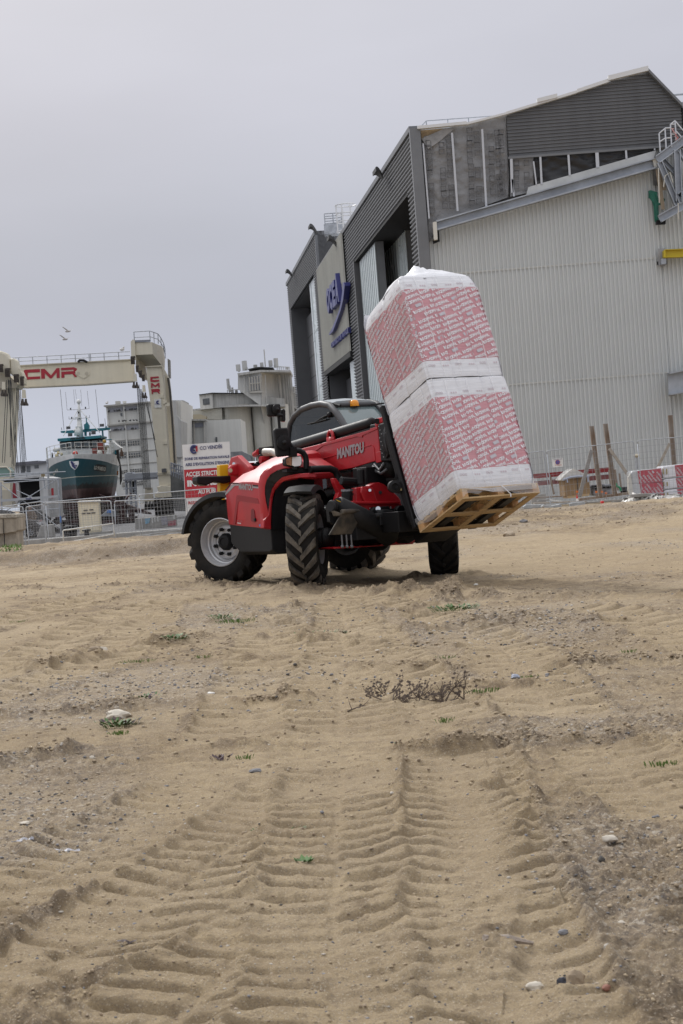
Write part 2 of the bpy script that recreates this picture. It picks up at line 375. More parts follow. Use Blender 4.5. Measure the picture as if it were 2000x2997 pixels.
def grid_mesh(name, X, Y, Z, m):
    nr, nc = X.shape; me = bpy.data.meshes.new(name); co = np.stack([X, Y, Z], -1).reshape(-1, 3).astype(np.float32)
    a = (np.arange(nr - 1)[:, None] * nc + np.arange(nc - 1)[None]).reshape(-1)
    q = np.stack([a, a + 1, a + nc + 1, a + nc], -1).astype(np.int32)
    me.vertices.add(len(co)); me.vertices.foreach_set('co', co.ravel()); me.loops.add(q.size); me.loops.foreach_set('vertex_index', q.ravel())
    me.polygons.add(len(q)); me.polygons.foreach_set('loop_start', np.arange(0, q.size, 4, dtype=np.int32)); me.polygons.foreach_set('loop_total', np.full(len(q), 4, np.int32))
    me.polygons.foreach_set('use_smooth', np.ones(len(q), bool)); me.materials.append(m); me.update(); me.validate()
    o = bpy.data.objects.new(name, me); COL.objects.link(o); return o
def ground_material():
    m = bpy.data.materials.new('sandy_earth'); m.use_nodes = True; t = m.node_tree; b = t.nodes['Principled BSDF']; N = t.nodes.new; lk = t.links.new
    b.inputs['Roughness'].default_value = .95; b.inputs['Specular IOR Level'].default_value = .15
    g = N('ShaderNodeNewGeometry'); P = g.outputs['Position']
    def noise(s, d=6, r=.6):
        n = N('ShaderNodeTexNoise'); n.inputs['Scale'].default_value = s; n.inputs['Detail'].default_value = d; n.inputs['Roughness'].default_value = r; lk(P, n.inputs[0]); return n.outputs[0]
    def rmp(src, lo, hi, a=0., b_=1.):
        r = N('ShaderNodeMapRange'); r.inputs[1].default_value = lo; r.inputs[2].default_value = hi; r.inputs[3].default_value = a; r.inputs[4].default_value = b_; lk(src, r.inputs[0]); return r.outputs[0]
    def mixc(f, a, c, bt='MIX'):
        x = N('ShaderNodeMix'); x.data_type = 'RGBA'; x.blend_type = bt
        for i, s in ((0, f), (6, a), (7, c)):
            if isinstance(s, tuple): x.inputs[i].default_value = (*s, 1)
            elif isinstance(s, float): x.inputs[i].default_value = s
            else: lk(s, x.inputs[i])
        return x.outputs[2]
    def mth(op, a, c):
        x = N('ShaderNodeMath'); x.operation = op
        for i, s in enumerate((a, c)):
            if isinstance(s, float): x.inputs[i].default_value = s
            else: lk(s, x.inputs[i])
        return x.outputs[0]
    at_ = N('ShaderNodeAttribute'); at_.attribute_name = 'gravel'; gr = at_.outputs['Fac']
    at2 = N('ShaderNodeAttribute'); at2.attribute_name = 'rough'; ro = at2.outputs['Fac']
    c = mixc(rmp(noise(.9, 5), .35, .68), (.44, .338, .208), (.31, .232, .142))
    c = mixc(rmp(noise(7, 6, .7), .42, .66), c, (.25, .185, .115))
    c = mixc(rmp(noise(.28, 4), .5, .72, 0, .6), c, (.54, .435, .305))
    c = mixc(mth('MULTIPLY', rmp(noise(3.1, 8, .75), .5, .60), rmp(ro, .2, .6, .25, 1.)), c, (.20, .15, .10)); c = mixc(rmp(noise(12, 8, .8), .53, .64, 0, .8), c, (.16, .12, .08)); c = mixc(rmp(noise(11, 7, .8), .60, .70, 0, .6), c, (.52, .42, .29))
    c = mixc(rmp(ro, .75, 1.15, 0, .7), c, (.19, .142, .095))
    c = mixc(rmp(ro, .14, .34, .35, 0), c, (.49, .385, .25))
    # gravelly patches: grey base with stone-size cells of many greys
    v = N('ShaderNodeTexVoronoi'); v.inputs['Scale'].default_value = 62; lk(P, v.inputs['Vector'])
    sp = N('ShaderNodeSeparateColor'); lk(v.outputs['Color'], sp.inputs[0])
    cr = N('ShaderNodeValToRGB'); q = cr.color_ramp.elements; q[0].color = (.15, .14, .14, 1); q[1].color = (.62, .58, .52, 1)
    for p_, c_ in ((.3, (.23, .19, .155)), (.55, (.31, .25, .19)), (.85, (.40, .325, .24))):
        z_ = q.new(p_); z_.color = (*c_, 1)
    lk(sp.outputs[0], cr.inputs[0])
    gm = mth('MULTIPLY', rmp(gr, .3, .75), rmp(noise(5, 5, .7), .35, .62, .12, .72))
    c = mixc(gm, c, cr.outputs[0])
    v2 = N('ShaderNodeTexVoronoi'); v2.inputs['Scale'].default_value = 240; lk(P, v2.inputs['Vector']); s2 = N('ShaderNodeSeparateColor'); lk(v2.outputs['Color'], s2.inputs[0])
    c = mixc(rmp(s2.outputs[0], .80, .92, 0, .5), c, (.22, .185, .15)); c = mixc(rmp(s2.outputs[1], .90, .97, 0, .55), c, (.62, .54, .43))
    lk(c, b.inputs['Base Color'])
    hb = mth('ADD', mth('MULTIPLY', noise(38, 8, .75), .05), mth('MULTIPLY', noise(9, 6, .7), .06))
    hb = mth('ADD', hb, mth('MULTIPLY', mth('MULTIPLY', v.outputs['Distance'], gm), -.012))
    hb = mth('ADD', hb, mth('MULTIPLY', v2.outputs['Distance'], -.004))
    bp = N('ShaderNodeBump'); bp.inputs['Strength'].default_value = .9; bp.inputs['Distance'].default_value = .55; lk(hb, bp.inputs['Height']); lk(bp.outputs[0], b.inputs['Normal'])
    return m
GM = ground_material()
GO = grid_mesh('ground', X, Y, Z, GM); tag(GO, kind='structure')
def gravel_mask(x, y):
    g = .45 + 1.5 * fbm(x * .55 + 2, y * .42, 300, 4)
    def blob(u, v, rx, ry, s=1.):
        c = gpx(u, v); return s * np.exp(-((x - c[0]) / rx) ** 2 - ((y - c[1]) / ry) ** 2)
    g = g * .55 + blob(120, 2400, .55, 1.0, 1.1) + blob(60, 2250, .7, .6) + blob(1850, 2500, .35, 1.2, .9) + blob(1500, 1830, 1.2, 2.2, .6) + blob(740, 1800, 1.0, 2.0, .7) + blob(250, 2050, 1.4, 1.6, .9) + blob(1650, 2150, .9, .8, .7)
    g = g + .22 * sst(36, 42, y)
    return g
G = np.clip(gravel_mask(X, Y) - LM * .35, 0, 1)
for nm, ar in (('gravel', G), ('rough', RO)):
    A = GO.data.attributes.new(nm, 'FLOAT', 'POINT'); A.data.foreach_set('value', ar.astype(np.float32).ravel())
xx = np.concatenate([np.arange(-400, -40, 12.), np.arange(-40, 40, 1.), np.arange(40, 420, 12.)]); yy = np.concatenate([np.arange(-20, 90, 1.), np.arange(90, 900, 15.)])
XB, YB = np.meshgrid(xx, yy); dg = grid_mesh('distant_ground', XB, YB, base_z(XB, YB) - .16, GM); tag(dg, kind='structure')
def gz(x, y):
    z, *_ = ground(np.array([float(x)]), np.array([float(y)])); return float(z[0])
# stones and clods: uncountable, one mesh each
def ico():
    bm = bmesh.new(); bmesh.ops.create_icosphere(bm, subdivisions=1, radius=1); V = np.array([v.co[:] for v in bm.verts]); F = np.array([[v.index for v in f.verts] for f in bm.faces]); bm.free(); return V, F
IV, IF = ico()
def scatter(name, n, size, mask, mats, label, seed, flat=.6, ymax=34, smin=.35, cat='stones'):
    rg = np.random.default_rng(seed); pts = []
    while len(pts) < n:
        y = 4.0 * (ymax / 4.0) ** rg.random(4000); x = y * rg.uniform(-.25, .28, 4000); ok = mask(x, y) > rg.random(4000); pts += list(zip(x[ok], y[ok]))
    P = np.array(pts[:n]); z = ground(P[:, 0], P[:, 1])[0]
    s = size * (smin + rg.random(n) ** 3.0 * 2.2) * np.clip(P[:, 1] / 9, .55, 1.6)
    sc = np.stack([s * rg.uniform(.7, 1.4, n), s * rg.uniform(.7, 1.3, n), s * rg.uniform(.4, .9, n) * flat / .6], -1)
    an = rg.random(n) * 6.28; V = IV[None] * (1 + rg.uniform(-.34, .34, (n, len(IV), 1))) * sc[:, None]
    xr = V[..., 0] * np.cos(an)[:, None] - V[..., 1] * np.sin(an)[:, None]; yr = V[..., 0] * np.sin(an)[:, None] + V[..., 1] * np.cos(an)[:, None]
    V = np.stack([xr + P[:, :1], yr + P[:, 1:2], V[..., 2] + z[:, None] + sc[:, 2:3] * .2], -1).reshape(-1, 3)
    F = (IF[None] + (np.arange(n) * len(IV))[:, None, None]).reshape(-1, 3)
    me = bpy.data.meshes.new(name); me.vertices.add(len(V)); me.vertices.foreach_set('co', V.astype(np.float32).ravel()); me.loops.add(F.size); me.loops.foreach_set('vertex_index', F.astype(np.int32).ravel())
    me.polygons.add(len(F)); me.polygons.foreach_set('loop_start', np.arange(0, F.size, 3, dtype=np.int32)); me.polygons.foreach_set('loop_total', np.full(len(F), 3, np.int32))
    for m in mats: me.materials.append(m)
    me.polygons.foreach_set('material_index', np.repeat(rg.integers(0, len(mats), n), len(IF)).astype(np.int32)); me.update(); me.validate()
    o = bpy.data.objects.new(name, me); COL.objects.link(o); tag(o, label, cat, kind='stuff'); return o
stone_m = [mat('stone_grey', (.24, .235, .24), .85, var=.3), mat('stone_pale', (.50, .46, .40), .85, var=.2), mat('stone_blue', (.19, .19, .20), .8), mat('stone_tan', (.36, .29, .21), .9), mat('stone_tan2', (.40, .33, .25), .9), mat('stone_dark', (.10, .095, .09), .85)]
scatter('pebbles', 15000, .0042, lambda x, y: np.clip(gravel_mask(x, y) * 1.1 - .3, .04, 1), stone_m, 'small grey and tan pebbles strewn over the sandy ground', 3)
clod_m = [mat('clod_a', (.36, .28, .19), .97, var=.25, vscale=20, bump=.003, bscale=90), mat('clod_b', (.29, .225, .155), .97, var=.25, vscale=20, bump=.003, bscale=90), mat('clod_c', (.42, .335, .225), .97)]
scatter('dirt_clods', 24000, .0052, lambda x, y: np.clip(ground(x, y)[1] * 1.5 - .7, .03, 1), clod_m, 'crumbled lumps of dried sand along the rut edges', 5, cat='dirt')
# far churned mound: lumps
scatter('rubble', 3500, .010, lambda x, y: sst(38, 41, y) * (1 - sst(48, 52, y)) * (.25 + .75 * sst(1, 4, x)), clod_m, 'rubble and broken earth heaped below the fences', 11, ymax=52, cat='rubble', smin=.2, flat=.8)
# ------------------------------------------------------------------ shipyard hall
mGrey = mat('grey_cladding', (.135, .137, .142), .45, .2, var=.1, vscale=.4, streak=.15)
mGrey2 = mat('grey_trim', (.17, .175, .185), .5, .1, var=.12, vscale=.5)
mBeige = mat('beige_cladding', (.57, .59, .59), .5, var=.04, vscale=.25, streak=.05)
mBeige2 = mat('sign_cladding', (.42, .415, .37), .5, var=.1, vscale=.3, streak=.1)
mGlass = mat('milky_glazing', (.58, .64, .65), .25, var=.12, vscale=.25, spec=.7)
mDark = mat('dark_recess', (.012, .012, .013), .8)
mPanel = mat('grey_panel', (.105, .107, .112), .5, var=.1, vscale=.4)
mMemb = mat('grey_membrane', (.23, .23, .235), .45, var=.1, vscale=1.1, bump=.10, bscale=2.6)
mMembD = mat('black_membrane', (.018, .018, .02), .4, bump=.04, bscale=3)
mGalv = mat('galvanised_beam', (.40, .425, .46), .45, .5, var=.22, vscale=1.2)
mBlue = mat('blue_letters', (.018, .022, .16), .35)
HC = Vector((.0618 * 80, 80, 0))
HF = Vector((-.098, 1, 0)).normalized(); HN = Vector((-HF.y, HF.x, 0))     # facade direction (away) and outward normal (left)
hall = empty('shipyard_hall', (HC.x, HC.y, -.45), 'large grey and beige corrugated shipyard hall with half finished gable behind the loader', 'building')
hall.location.z = -.45; H = Loc(hall)
GY = 80.0
def gp(X, Y, z='A6', d=0.): p = at(z, X, Y, GY - d); return p
def g2(z, pts): return [(at(z, X, Y, GY).x, at(z, X, Y, GY).z) for X, Y in pts]
def fp(X, Y, z='A5', d=0.):
    return on_plane(z, X, Y, HC + HN * d, HN)
def f2(pts, z='A5'):
    r = []
    for X, Y in pts: p = fp(X, Y, z); r.append(((p - HC).dot(HF), p.z))
    return r
def FW3(t, z, d=0.): q = HC + HF * t + HN * d; return Vector((q.x, q.y, z))
ZG = -.45
# body
ridge = gp(1370, 55); eL = gp(82, 380); eR = at('A6', 1560, 255, GY)
XR = 34.0
xq = eR.x + (eR.z - 12) / ((ridge.z - eR.z) / (eR.x - ridge.x)); body = MB(); _v = [gp(82, 386), gp(355, 364), gp(575, 308), gp(970, 188), gp(1368, 66)]; gable = [(eL.x, ZG)] + [(p.x, p.z - .03) for p in _v] + [(eR.x, eR.z - .1), (xq, 12.), (XR, 12.), (XR, ZG)]
ht = eL.z
t1 = f2([(655, 600)])[0][0]; tB0 = f2([(410, 945)])[0][0]; tE = f2([(100, 1105)])[0][0]
body.m = 0
# gable core wall (thin box behind the sheets) and roof planes
core = MB().prism([Vector((x, GY + .35, z)) for x, z in gable], (0, .3, 0)); H.b(core, 'core_wall', mGrey2)
roof = MB()
vg = [gp(82, 386), gp(355, 364), gp(575, 308), gp(970, 188), gp(1368, 66)]
for a, b_ in zip(vg[:-1], vg[1:]): roof.prism([a, b_, b_ + Vector((0, 0, .1)), a + Vector((0, 0, .1))], HF * 50)
roof.prism([vg[-1] + Vector((.01, 0, 0)), Vector((xq, GY, 12.)), Vector((xq, GY, 12.1)), vg[-1] + Vector((.01, 0, .1))], HF * 52)
H.b(roof, 'roof', mat('roof_sheet', (.55, .56, .58), .5, .2))
# beige lower wall with vertical ribs: polygon under the sloping beam
bl = g2('A6', [(145, 1000), (190, 950), (1405, 600)])
bx0 = g2('A6', [(140, 1030)])[0][0]
bm_ = MB()
corrugated(bm_, [(bx0, ZG), (bx0, bl[0][1] - .1), (bl[1][0], bl[1][1]), (bl[2][0], bl[2][1]), (bl[2][0] + .02, bl[2][1] - 1.2), (bl[2][0] + .02, ZG)], (0, GY, 0), (1, 0, 0), (0, 0, 1), (0, -1, 0), .197, .075, ((0, 0), (.5, 0), (.6, 1), (.9, 1)))
corrugated(bm_, [(bl[2][0] + .03, ZG), (bl[2][0] + .03, bl[2][1] + 2.2), (XR, bl[2][1] + .9), (XR, ZG)], (0, GY, 0), (1, 0, 0), (0, 0, 1), (0, -1, 0), .197, .075, ((0, 0), (.5, 0), (.6, 1), (.9, 1)))
H.b(bm_, 'beige_cladding', mBeige, recalc=False)
# lap joints of the sheets
lj = MB()
for z_, (xa, ya), (xb, yb) in (('A6', (210, 1182), (1425, 1108)), ('A7', (150, 862), (1450, 757))):
    a = at(z_, xa, ya, GY - .065); b_ = at(z_, xb, yb, GY - .065); lj.b2((bx0 + .1, GY - .068, (a.z + b_.z) / 2 - .03), (a.x * 0 + b_.x, GY - .061, (a.z + b_.z) / 2 + .05))
H.b(lj, 'lap_joint', mat('beige_lap', (.50, .505, .485), .5))
# grey upper sheets, horizontal ribs
up = g2('A6', [(575, 300), (750, 240), (1145, 120), (1368, 58), (1560, 262), (1562, 475), (1430, 483), (590, 546)])
gu = MB(); pol = [(p[1], p[0]) for p in up]
corrugated(gu, pol, (0, GY - .22, 0), (0, 0, 1), (1, 0, 0), (0, -1, 0), .158, .05, ((0, 0), (.35, 0), (.5, 1), (.85, 1)))
xe = up[5][0]; corrugated(gu, [(up[5][1] - .3, xe + .02), (up[5][1] - .3, XR - 4), (up[5][1], XR - 4), (up[4][1], xe + .02)], (0, GY - .22, 0), (0, 0, 1), (1, 0, 0), (0, -1, 0), .158, .05, ((0, 0), (.35, 0), (.5, 1), (.85, 1)))
H.b(gu, 'upper_cladding', mGrey, recalc=False)
# gable verge trims (white) and corner trims
vt = MB()
def bar(mb, a, b, w, h): # box bar between two points, w along -y, h in z
    a, b = Vector(a), Vector(b); mb.prism([a, b, b + Vector((0, 0, h)), a + Vector((0, 0, h))], (0, -w, 0)); return mb
bar(vt, gp(80, 384, d=.3), gp(355, 358, d=.3), .3, .14); bar(vt, gp(352, 360, d=.3), gp(575, 302, d=.3), .25, .10)
bar(vt, gp(574, 302, d=.31), gp(970, 182, d=.31), .25, .12); bar(vt, gp(748, 236, d=.34), gp(860, 208, d=.34), .3, .18); bar(vt, gp(970, 180, d=.32), gp(1150, 120, d=.32), .25, .16)
bar(vt, gp(1145, 113, d=.35), gp(1368, 58, d=.35), .3, .22)
H.b(vt, 'verge_trim', mat('white_trim', (.66, .66, .66), .5))
vt = MB(); bar(vt, gp(1368, 62, d=.3), gp(1562, 262, d=.3), .25, .16); bar(vt, gp(588, 548, d=.3), gp(1562, 476, d=.3), .12, .10); H.b(vt, 'edge_trim', mGrey2)
# membrane bay: sagging sheet with slats
mp_ = g2('A6', [(100, 385), (352, 362), (575, 305), (592, 545), (728, 537), (735, 690), (690, 745), (190, 905), (150, 1020), (140, 1020)])
def memb(mb, poly, y, nx=46, nz=46, amp=.15, sd=1):
    xs = [p[0] for p in poly]; x0, x1 = min(xs), max(xs); cols = []
    for i in range(nx + 1):
        x = x0 + (x1 - x0) * i / nx; sp = spanpoly(poly, min(max(x, x0 + 1e-4), x1 - 1e-4)); c = []
        for j in range(nz + 1):
            z = sp[0] + (sp[1] - sp[0]) * j / nz; a = np.array([x]); b = np.array([z])
            d = amp * (float(fbm(a * .9 + z * .4, b * 1.6, sd, 4)[0]) * 1.6 + .5 * float(ridged(a * 1.1 + z, b * 2.3, sd + 7, 2)[0]) * .4)
            c.append(Vector((x, y - .1 - abs(d), z)))
        cols.append(c)
    mb.loft(cols, closed=False, cap=False); return mb
mb = memb(MB(), g2('A6', [(102, 440), (104, 430), (235, 380), (575, 306), (595, 760), (190, 905), (150, 1015), (140, 1015)]), GY - .02, sd=31)
memb(mb, g2('A6', [(595, 545), (727, 537), (735, 690), (690, 740), (597, 762)]), GY - .02, 16, 20, sd=35)
H.b(mb, 'membrane', mMemb, smooth=True)
H.b(MB().prism([gp(98, 388, d=.12), gp(215, 376, d=.12), gp(240, 392, d=.12), (gp(104, 440, d=.12))], (0, -.06, 0)), 'plywood_edge', mat('plywood', (.30, .22, .13), .8, var=.2))
fl = MB(); fl.prism([gp(104, 432, d=.25), gp(235, 374, d=.35), gp(285, 378, d=.3), gp(200, 450, d=.3), gp(140, 490, d=.25)], (0, -.03, 0)); H.b(fl, 'membrane_flap', mat('membrane_back', (.30, .30, .305), .6, var=.25, vscale=2))
mb = memb(MB(), g2('A6', [(722, 535), (1432, 482), (1415, 500), (740, 695)]), GY - .02, 60, 16, sd=37); H.b(mb, 'black_membrane', mMembD, smooth=True)
for cx0, slope in ((215, 25), (255, 25), (372, 22), (412, 22), (490, 20), (530, 20), (548, 18), (632, 10), (690, 8), (140, 30)):
    pr = MB()
    for k in range(14):
        Y = 400 + k * 34 + (cx0 % 7) * 3; X = cx0 + slope * (Y - 400) / 500
        if (Y > 880 - (X - 150) * .27) or (X > 590 and (Y < 560 or Y > 720)) or Y < 400 - (X - 300) * .25 or (X < 240 and Y < 450): continue
        a = gp(X + random.uniform(-3, 3), Y + random.uniform(-5, 5), d=.30); s_ = .13
        if random.random() < .12: continue
        for dx, dz, w, h in ((0, 0, .24, .04), (0, .22, .24, .04), (-.12, .11, .04, .26), (.10, .13, .04, .16)): pr.b2((a.x + dx - w / 2, GY - .305, a.z + dz - h / 2), (a.x + dx + w / 2, GY - .300, a.z + dz + h / 2))
    H.b(pr, 'printed_marks', mat('print_dark', (.12, .12, .125), .6)) if pr.v else None
for (X0, Y0), (X1, Y1), w in (((108, 460), (142, 880), .13), ((268, 400), (300, 838), .17), ((437, 380), (460, 812), .17), ((598, 545), (604, 735), .22), ((606, 660), (616, 756), .14), ((726, 560), (742, 690), .12),
                       ((762, 533), (770, 688), .17), ((919, 521), (927, 640), .17), ((1075, 508), (1080, 595), .28), ((1241, 494), (1245, 545), .16), ((1402, 482), (1404, 497), .12)):
    a = gp(X0, Y0, d=.36); b_ = gp(X1, Y1, d=.36); H.b(MB().prism([a, a + Vector((w * .55, 0, 0)), b_ + Vector((w * .55, 0, 0)), b_], (0, -.05, 0)), 'slat', mat('slat_steel', (.52, .53, .56), .45, .2))
# sloping steel beam on the gable
bmx = MB(); a, b_ = gp(190, 950, d=.4), gp(1410, 605, d=.4); a2, b2_ = gp(183, 905, d=.4), gp(1400, 553, d=.4)
bmx.prism([a, b_, b2_, a2], (0, -.06, 0)); bmx.prism([a, b_, b_ + Vector((0, 0, .07)), a + Vector((0, 0, .07))], (0, -.4, 0)); bmx.prism([a2, b2_, b2_ + Vector((0, 0, .06)), a2 + Vector((0, 0, .06))], (0, -.4, 0))
H.b(bmx, 'sloping_beam', mGalv)
H.b(MB().prism([gp(690, 745, d=.3), gp(1400, 553, d=.3), gp(1415, 498, d=.3), gp(1060, 600, d=.3), gp(745, 690, d=.3), gp(700, 705, d=.3)], (0, -.05, 0)), 'flashing', mat('bright_flashing', (.52, .52, .5), .35, .6, var=.15, vscale=.8))
H.b(MB().prism([gp(165, 905, d=.5), gp(186, 900, d=.5), gp(192, 1000, d=.5), gp(172, 1003, d=.5)], (0, -.3, 0)), 'end_bracket', mat('cream_bracket', (.62, .60, .54), .5))
H.b(MB().prism([gp(186, 950, d=.3), gp(200, 950, d=.3), gp(204, 1008, d=.3), gp(170, 1022, d=.3), gp(165, 1005, d=.3)], (0, -.2, 0)), 'bracket_seat', M['black'])
H.b(MB().b2((eL.x - .40, GY - .45, ZG), (bx0 + .02, GY + .25, eL.z)), 'corner_trim', mGrey2)
# roof guard rail on the left part of the verge
rr = MB(); a = gp(130, 332, d=-1); b_ = gp(505, 305, d=-1); c_ = gp(85, 380, d=-1)
for q in (0, .32, .63): p = a.lerp(b_, q); rr.tube(p, p - Vector((0, 0, .55 - .2 * q)), .025, 5)
rr.tube(a, b_, .025, 5); rr.tube(a - Vector((0, 0, .28)), b_ - Vector((0, 0, .18)), .02, 5); rr.tube(a, c_, .025, 5); H.b(rr, 'guard_rail', M['steel'])
# facade -----------------------------------------------------------
def fcl(mb, pts, d=.25, **k):
    po = f2(pts); corrugated(mb, [(p[1], p[0]) for p in po], HC + HN * d, (0, 0, 1), HF, HN, .21, .095, ((0, 0), (.35, 0), (.5, 1), (.85, 1)))
po_corner = f2([(1345, 0)])[0]
zt = eL.z - .05; t_op_r = f2([(1285, 185)])[0]; t_op_l = f2([(750, 870)])[0]; tdiv = t1
zop = (t_op_r[1] + t_op_l[1]) / 2; PR = ((0, 0), (.35, 0), (.5, 1), (.85, 1))
def frect(mb, t0, t1_, z0, z1, d=.25):
    corrugated(mb, [(z0, t0), (z0, t1_), (z1, t1_), (z1, t0)], HC + HN * d, (0, 0, 1), HF, HN, .21, .095, PR)
def fbox(mb, t0, t1_, z0, z1, d0, d1):
    mb.prism([FW3(t0, z0, d0), FW3(t1_, z0, d0), FW3(t1_, z1, d0), FW3(t0, z1, d0)], HN * (d1 - d0)); return mb
tc0 = .15
fc = MB(); frect(fc, tc0, tdiv, zop, zt); frect(fc, tc0, t_op_r[0], ZG, zop); frect(fc, t_op_l[0], tdiv, ZG, zop)
# left, taller section
L_tl, L_tr = f2([(100, 1105)])[0], f2([(375, 600)])[0]; LO_tl, LO_tr = f2([(130, 1315)])[0], f2([(360, 985)])[0]; zL = (L_tl[1] + L_tr[1]) / 2; zLO = (LO_tl[1] + LO_tr[1]) / 2
Bl = f2([(410, 945), (650, 600), (740, 1720), (495, 1905)]); zb1 = (Bl[2][1] + Bl[3][1]) / 2; tBL, tBR = Bl[0][0], tdiv
frect(fc, L_tr[0], L_tl[0], zLO, zL); frect(fc, L_tr[0], LO_tr[0], ZG, zLO); frect(fc, tBL, L_tr[0] + .0, ZG, zt) if L_tr[0] > tBL + .2 else None; frect(fc, LO_tl[0], L_tl[0], ZG, zLO)
H.b(fc, 'facade_cladding', mGrey, recalc=False)
H.b(fbox(MB(), tc0, L_tr[0], zt, zt + .25, -.2, .42), 'parapet_cap', mGrey2); H.b(fbox(MB(), L_tr[0], L_tl[0] + .3, zL, zL + .3, -.2, .42), 'parapet_cap', mGrey2)
# return wall of the taller part, ribbed, facing the camera, plus smooth corner pier
rw = MB(); w_ = Vector((HF.y, -HF.x, 0)); P0 = FW3(L_tr[0], 0, .35)
pier = MB().prism([P0 + Vector((0, 0, zt)), P0 + w_ * 1.5 + Vector((0, 0, zt)), P0 + w_ * 1.5 + Vector((0, 0, zL + .3)), P0 + Vector((0, 0, zL + .3))], HF * .4); H.b(pier, 'corner_pier', mGrey2)
corrugated(rw, [(zt, 1.5), (zt, 9), (zL - .4, 9), (zL - .4, 1.5)], P0, (0, 0, 1), w_, -HF, .5, .14, PR); H.b(rw, 'return_wall', mGrey, recalc=False)
H.b(MB().prism([FW3(L_tr[0] + .3, zL - .4, -1), FW3(L_tl[0], zL - .4, -1), FW3(L_tl[0], zL - .2, -1), FW3(L_tr[0] + .3, zL - .2, -1)], w_ * 20), 'high_roof', mGrey2)
core2 = MB(); fbox(core2, .4, tdiv - .3, zop, zt, -2.5, .15); fbox(core2, L_tr[0], L_tl[0], zLO, zL, -2.5, .15); fbox(core2, tBR - .2, tBL, zb1, zt, -2.5, .1)
fbox(core2, .4, t_op_r[0], ZG, zop, -2.5, .15); fbox(core2, t_op_l[0], tdiv, ZG, zop, -2.5, .15); fbox(core2, tBL - .05, LO_tr[0], ZG, zLO, -2.5, .15); fbox(core2, LO_tl[0], L_tl[0], ZG, zL, -2.5, .15)
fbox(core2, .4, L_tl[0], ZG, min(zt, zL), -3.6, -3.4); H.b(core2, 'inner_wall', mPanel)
# beige sign panel
bp_ = MB(); corrugated(bp_, [(tBR, zb1), (tBL, zb1), (tBL, zt + .1), (tBR, zt + .1)], HC + HN * .42, HF, (0, 0, 1), HN, .62, .10, ((0, 0), (.62, 0), (.7, 1), (.92, 1))); H.b(bp_, 'sign_panel', mBeige2, recalc=False)
H.b(fbox(MB(), tBR - .05, tBL + .05, zb1 - .35, zb1, -.2, .5), 'panel_sill', mDark)
# big opening: glazed leaves, piers and black gaps
def leaf(X0, X1, ztop, d, m, nm, Yref=1000):
    a = f2([(X0, Yref)])[0][0]; b__ = f2([(X1, Yref)])[0][0]; H.b(fbox(MB(), b__, a, ZG, ztop, d, d + .12), nm, m); return a, b__
def fx(X, Y=1000, d=0.): return (fp(X, Y, d=d) - HC).dot(HF)
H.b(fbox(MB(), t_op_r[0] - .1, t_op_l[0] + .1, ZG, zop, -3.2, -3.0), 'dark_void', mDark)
def leaf(X0, X1, Yr, d, ztop, thick=.55):
    a, b__ = fx(X0, Yr, d), fx(X1, Yr, d)
    H.b(fbox(MB(), b__, a, ZG, ztop, d - thick, d - .03), 'door_leaf', mGrey2)
    H.b(fbox(MB(), b__ + .02, a, ZG, ztop - .1, d - .03, d), 'glazed_skin', mGlass)
    ms = MB()
    for k in range(0, 10): tt_ = a + (b__ - a) * k / 9; fbox(ms, tt_ - .05, tt_ + .05, ZG, ztop - .1, d, d + .035)
    H.b(ms, 'mullion', mat('pale_frame', (.44, .49, .50), .4))
leaf(768, 922, 900, .10, zop - .15, .5); zl2 = fp(1110, 545, d=-1.2).z; leaf(1017, 1222, 900, -1.2, zl2, .6)
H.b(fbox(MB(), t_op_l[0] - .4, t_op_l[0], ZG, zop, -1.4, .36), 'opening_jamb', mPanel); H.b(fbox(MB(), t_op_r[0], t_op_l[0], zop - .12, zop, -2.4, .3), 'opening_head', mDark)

# left opening: grey panels + glazing
dl = .12; tg = fx(296, 1300, dl); H.b(fbox(MB(), LO_tr[0], tg, ZG, zLO - .05, dl - .4, dl - .02), 'door_leaf', mPanel); H.b(fbox(MB(), LO_tr[0], tg, ZG, zLO - .1, dl - .02, dl), 'glazed_skin', mGlass)
lm = MB()
for X_, Y_ in ((330, 1550), (345, 1610), (362, 2140), (372, 2070)): z_ = fp(X_, Y_, d=dl).z; fbox(lm, LO_tr[0] if X_ in (330, 372) else fx(335, 1600, dl), fx(335, 1600, dl) if X_ in (330, 372) else tg, z_, z_ + .1, dl, dl + .03)
tt_ = fx(335, 1600, dl); fbox(lm, tt_ - .1, tt_ + .1, ZG, zLO - .1, dl, dl + .035)
H.b(lm, 'mullion', mat('pale_frame', (.44, .49, .50), .4))
H.b(fbox(MB(), tg, LO_tl[0], ZG, zLO - 1.0, -1.3, -1.1), 'grey_leaf', mPanel)
gm_ = MB()
for k in range(9): z_ = -.2 + k * 1.9; fbox(gm_, tg, LO_tl[0], z_, z_ + .05, -1.1, -1.085)
H.b(gm_, 'panel_joint', mDark)
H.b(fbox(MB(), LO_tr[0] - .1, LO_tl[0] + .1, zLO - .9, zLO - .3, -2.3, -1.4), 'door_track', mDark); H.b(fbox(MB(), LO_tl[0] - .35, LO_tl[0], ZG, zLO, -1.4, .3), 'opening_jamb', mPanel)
# small opening under the sign
tm = fx(672, 1900, .12); H.b(fbox(MB(), tm, tBL - .3, ZG, zb1 - .8, -1.3, -1.1), 'grey_leaf', mPanel); H.b(fbox(MB(), tBR, tm, ZG, zb1 - .5, .0, .12), 'glazed_leaf', mGlass)
gm_ = MB()
for k in range(5): z_ = .3 + k * 1.5; fbox(gm_, tm, tBL - .3, z_, z_ + .05, -1.1, -1.085)
H.b(gm_, 'panel_joint', mDark)
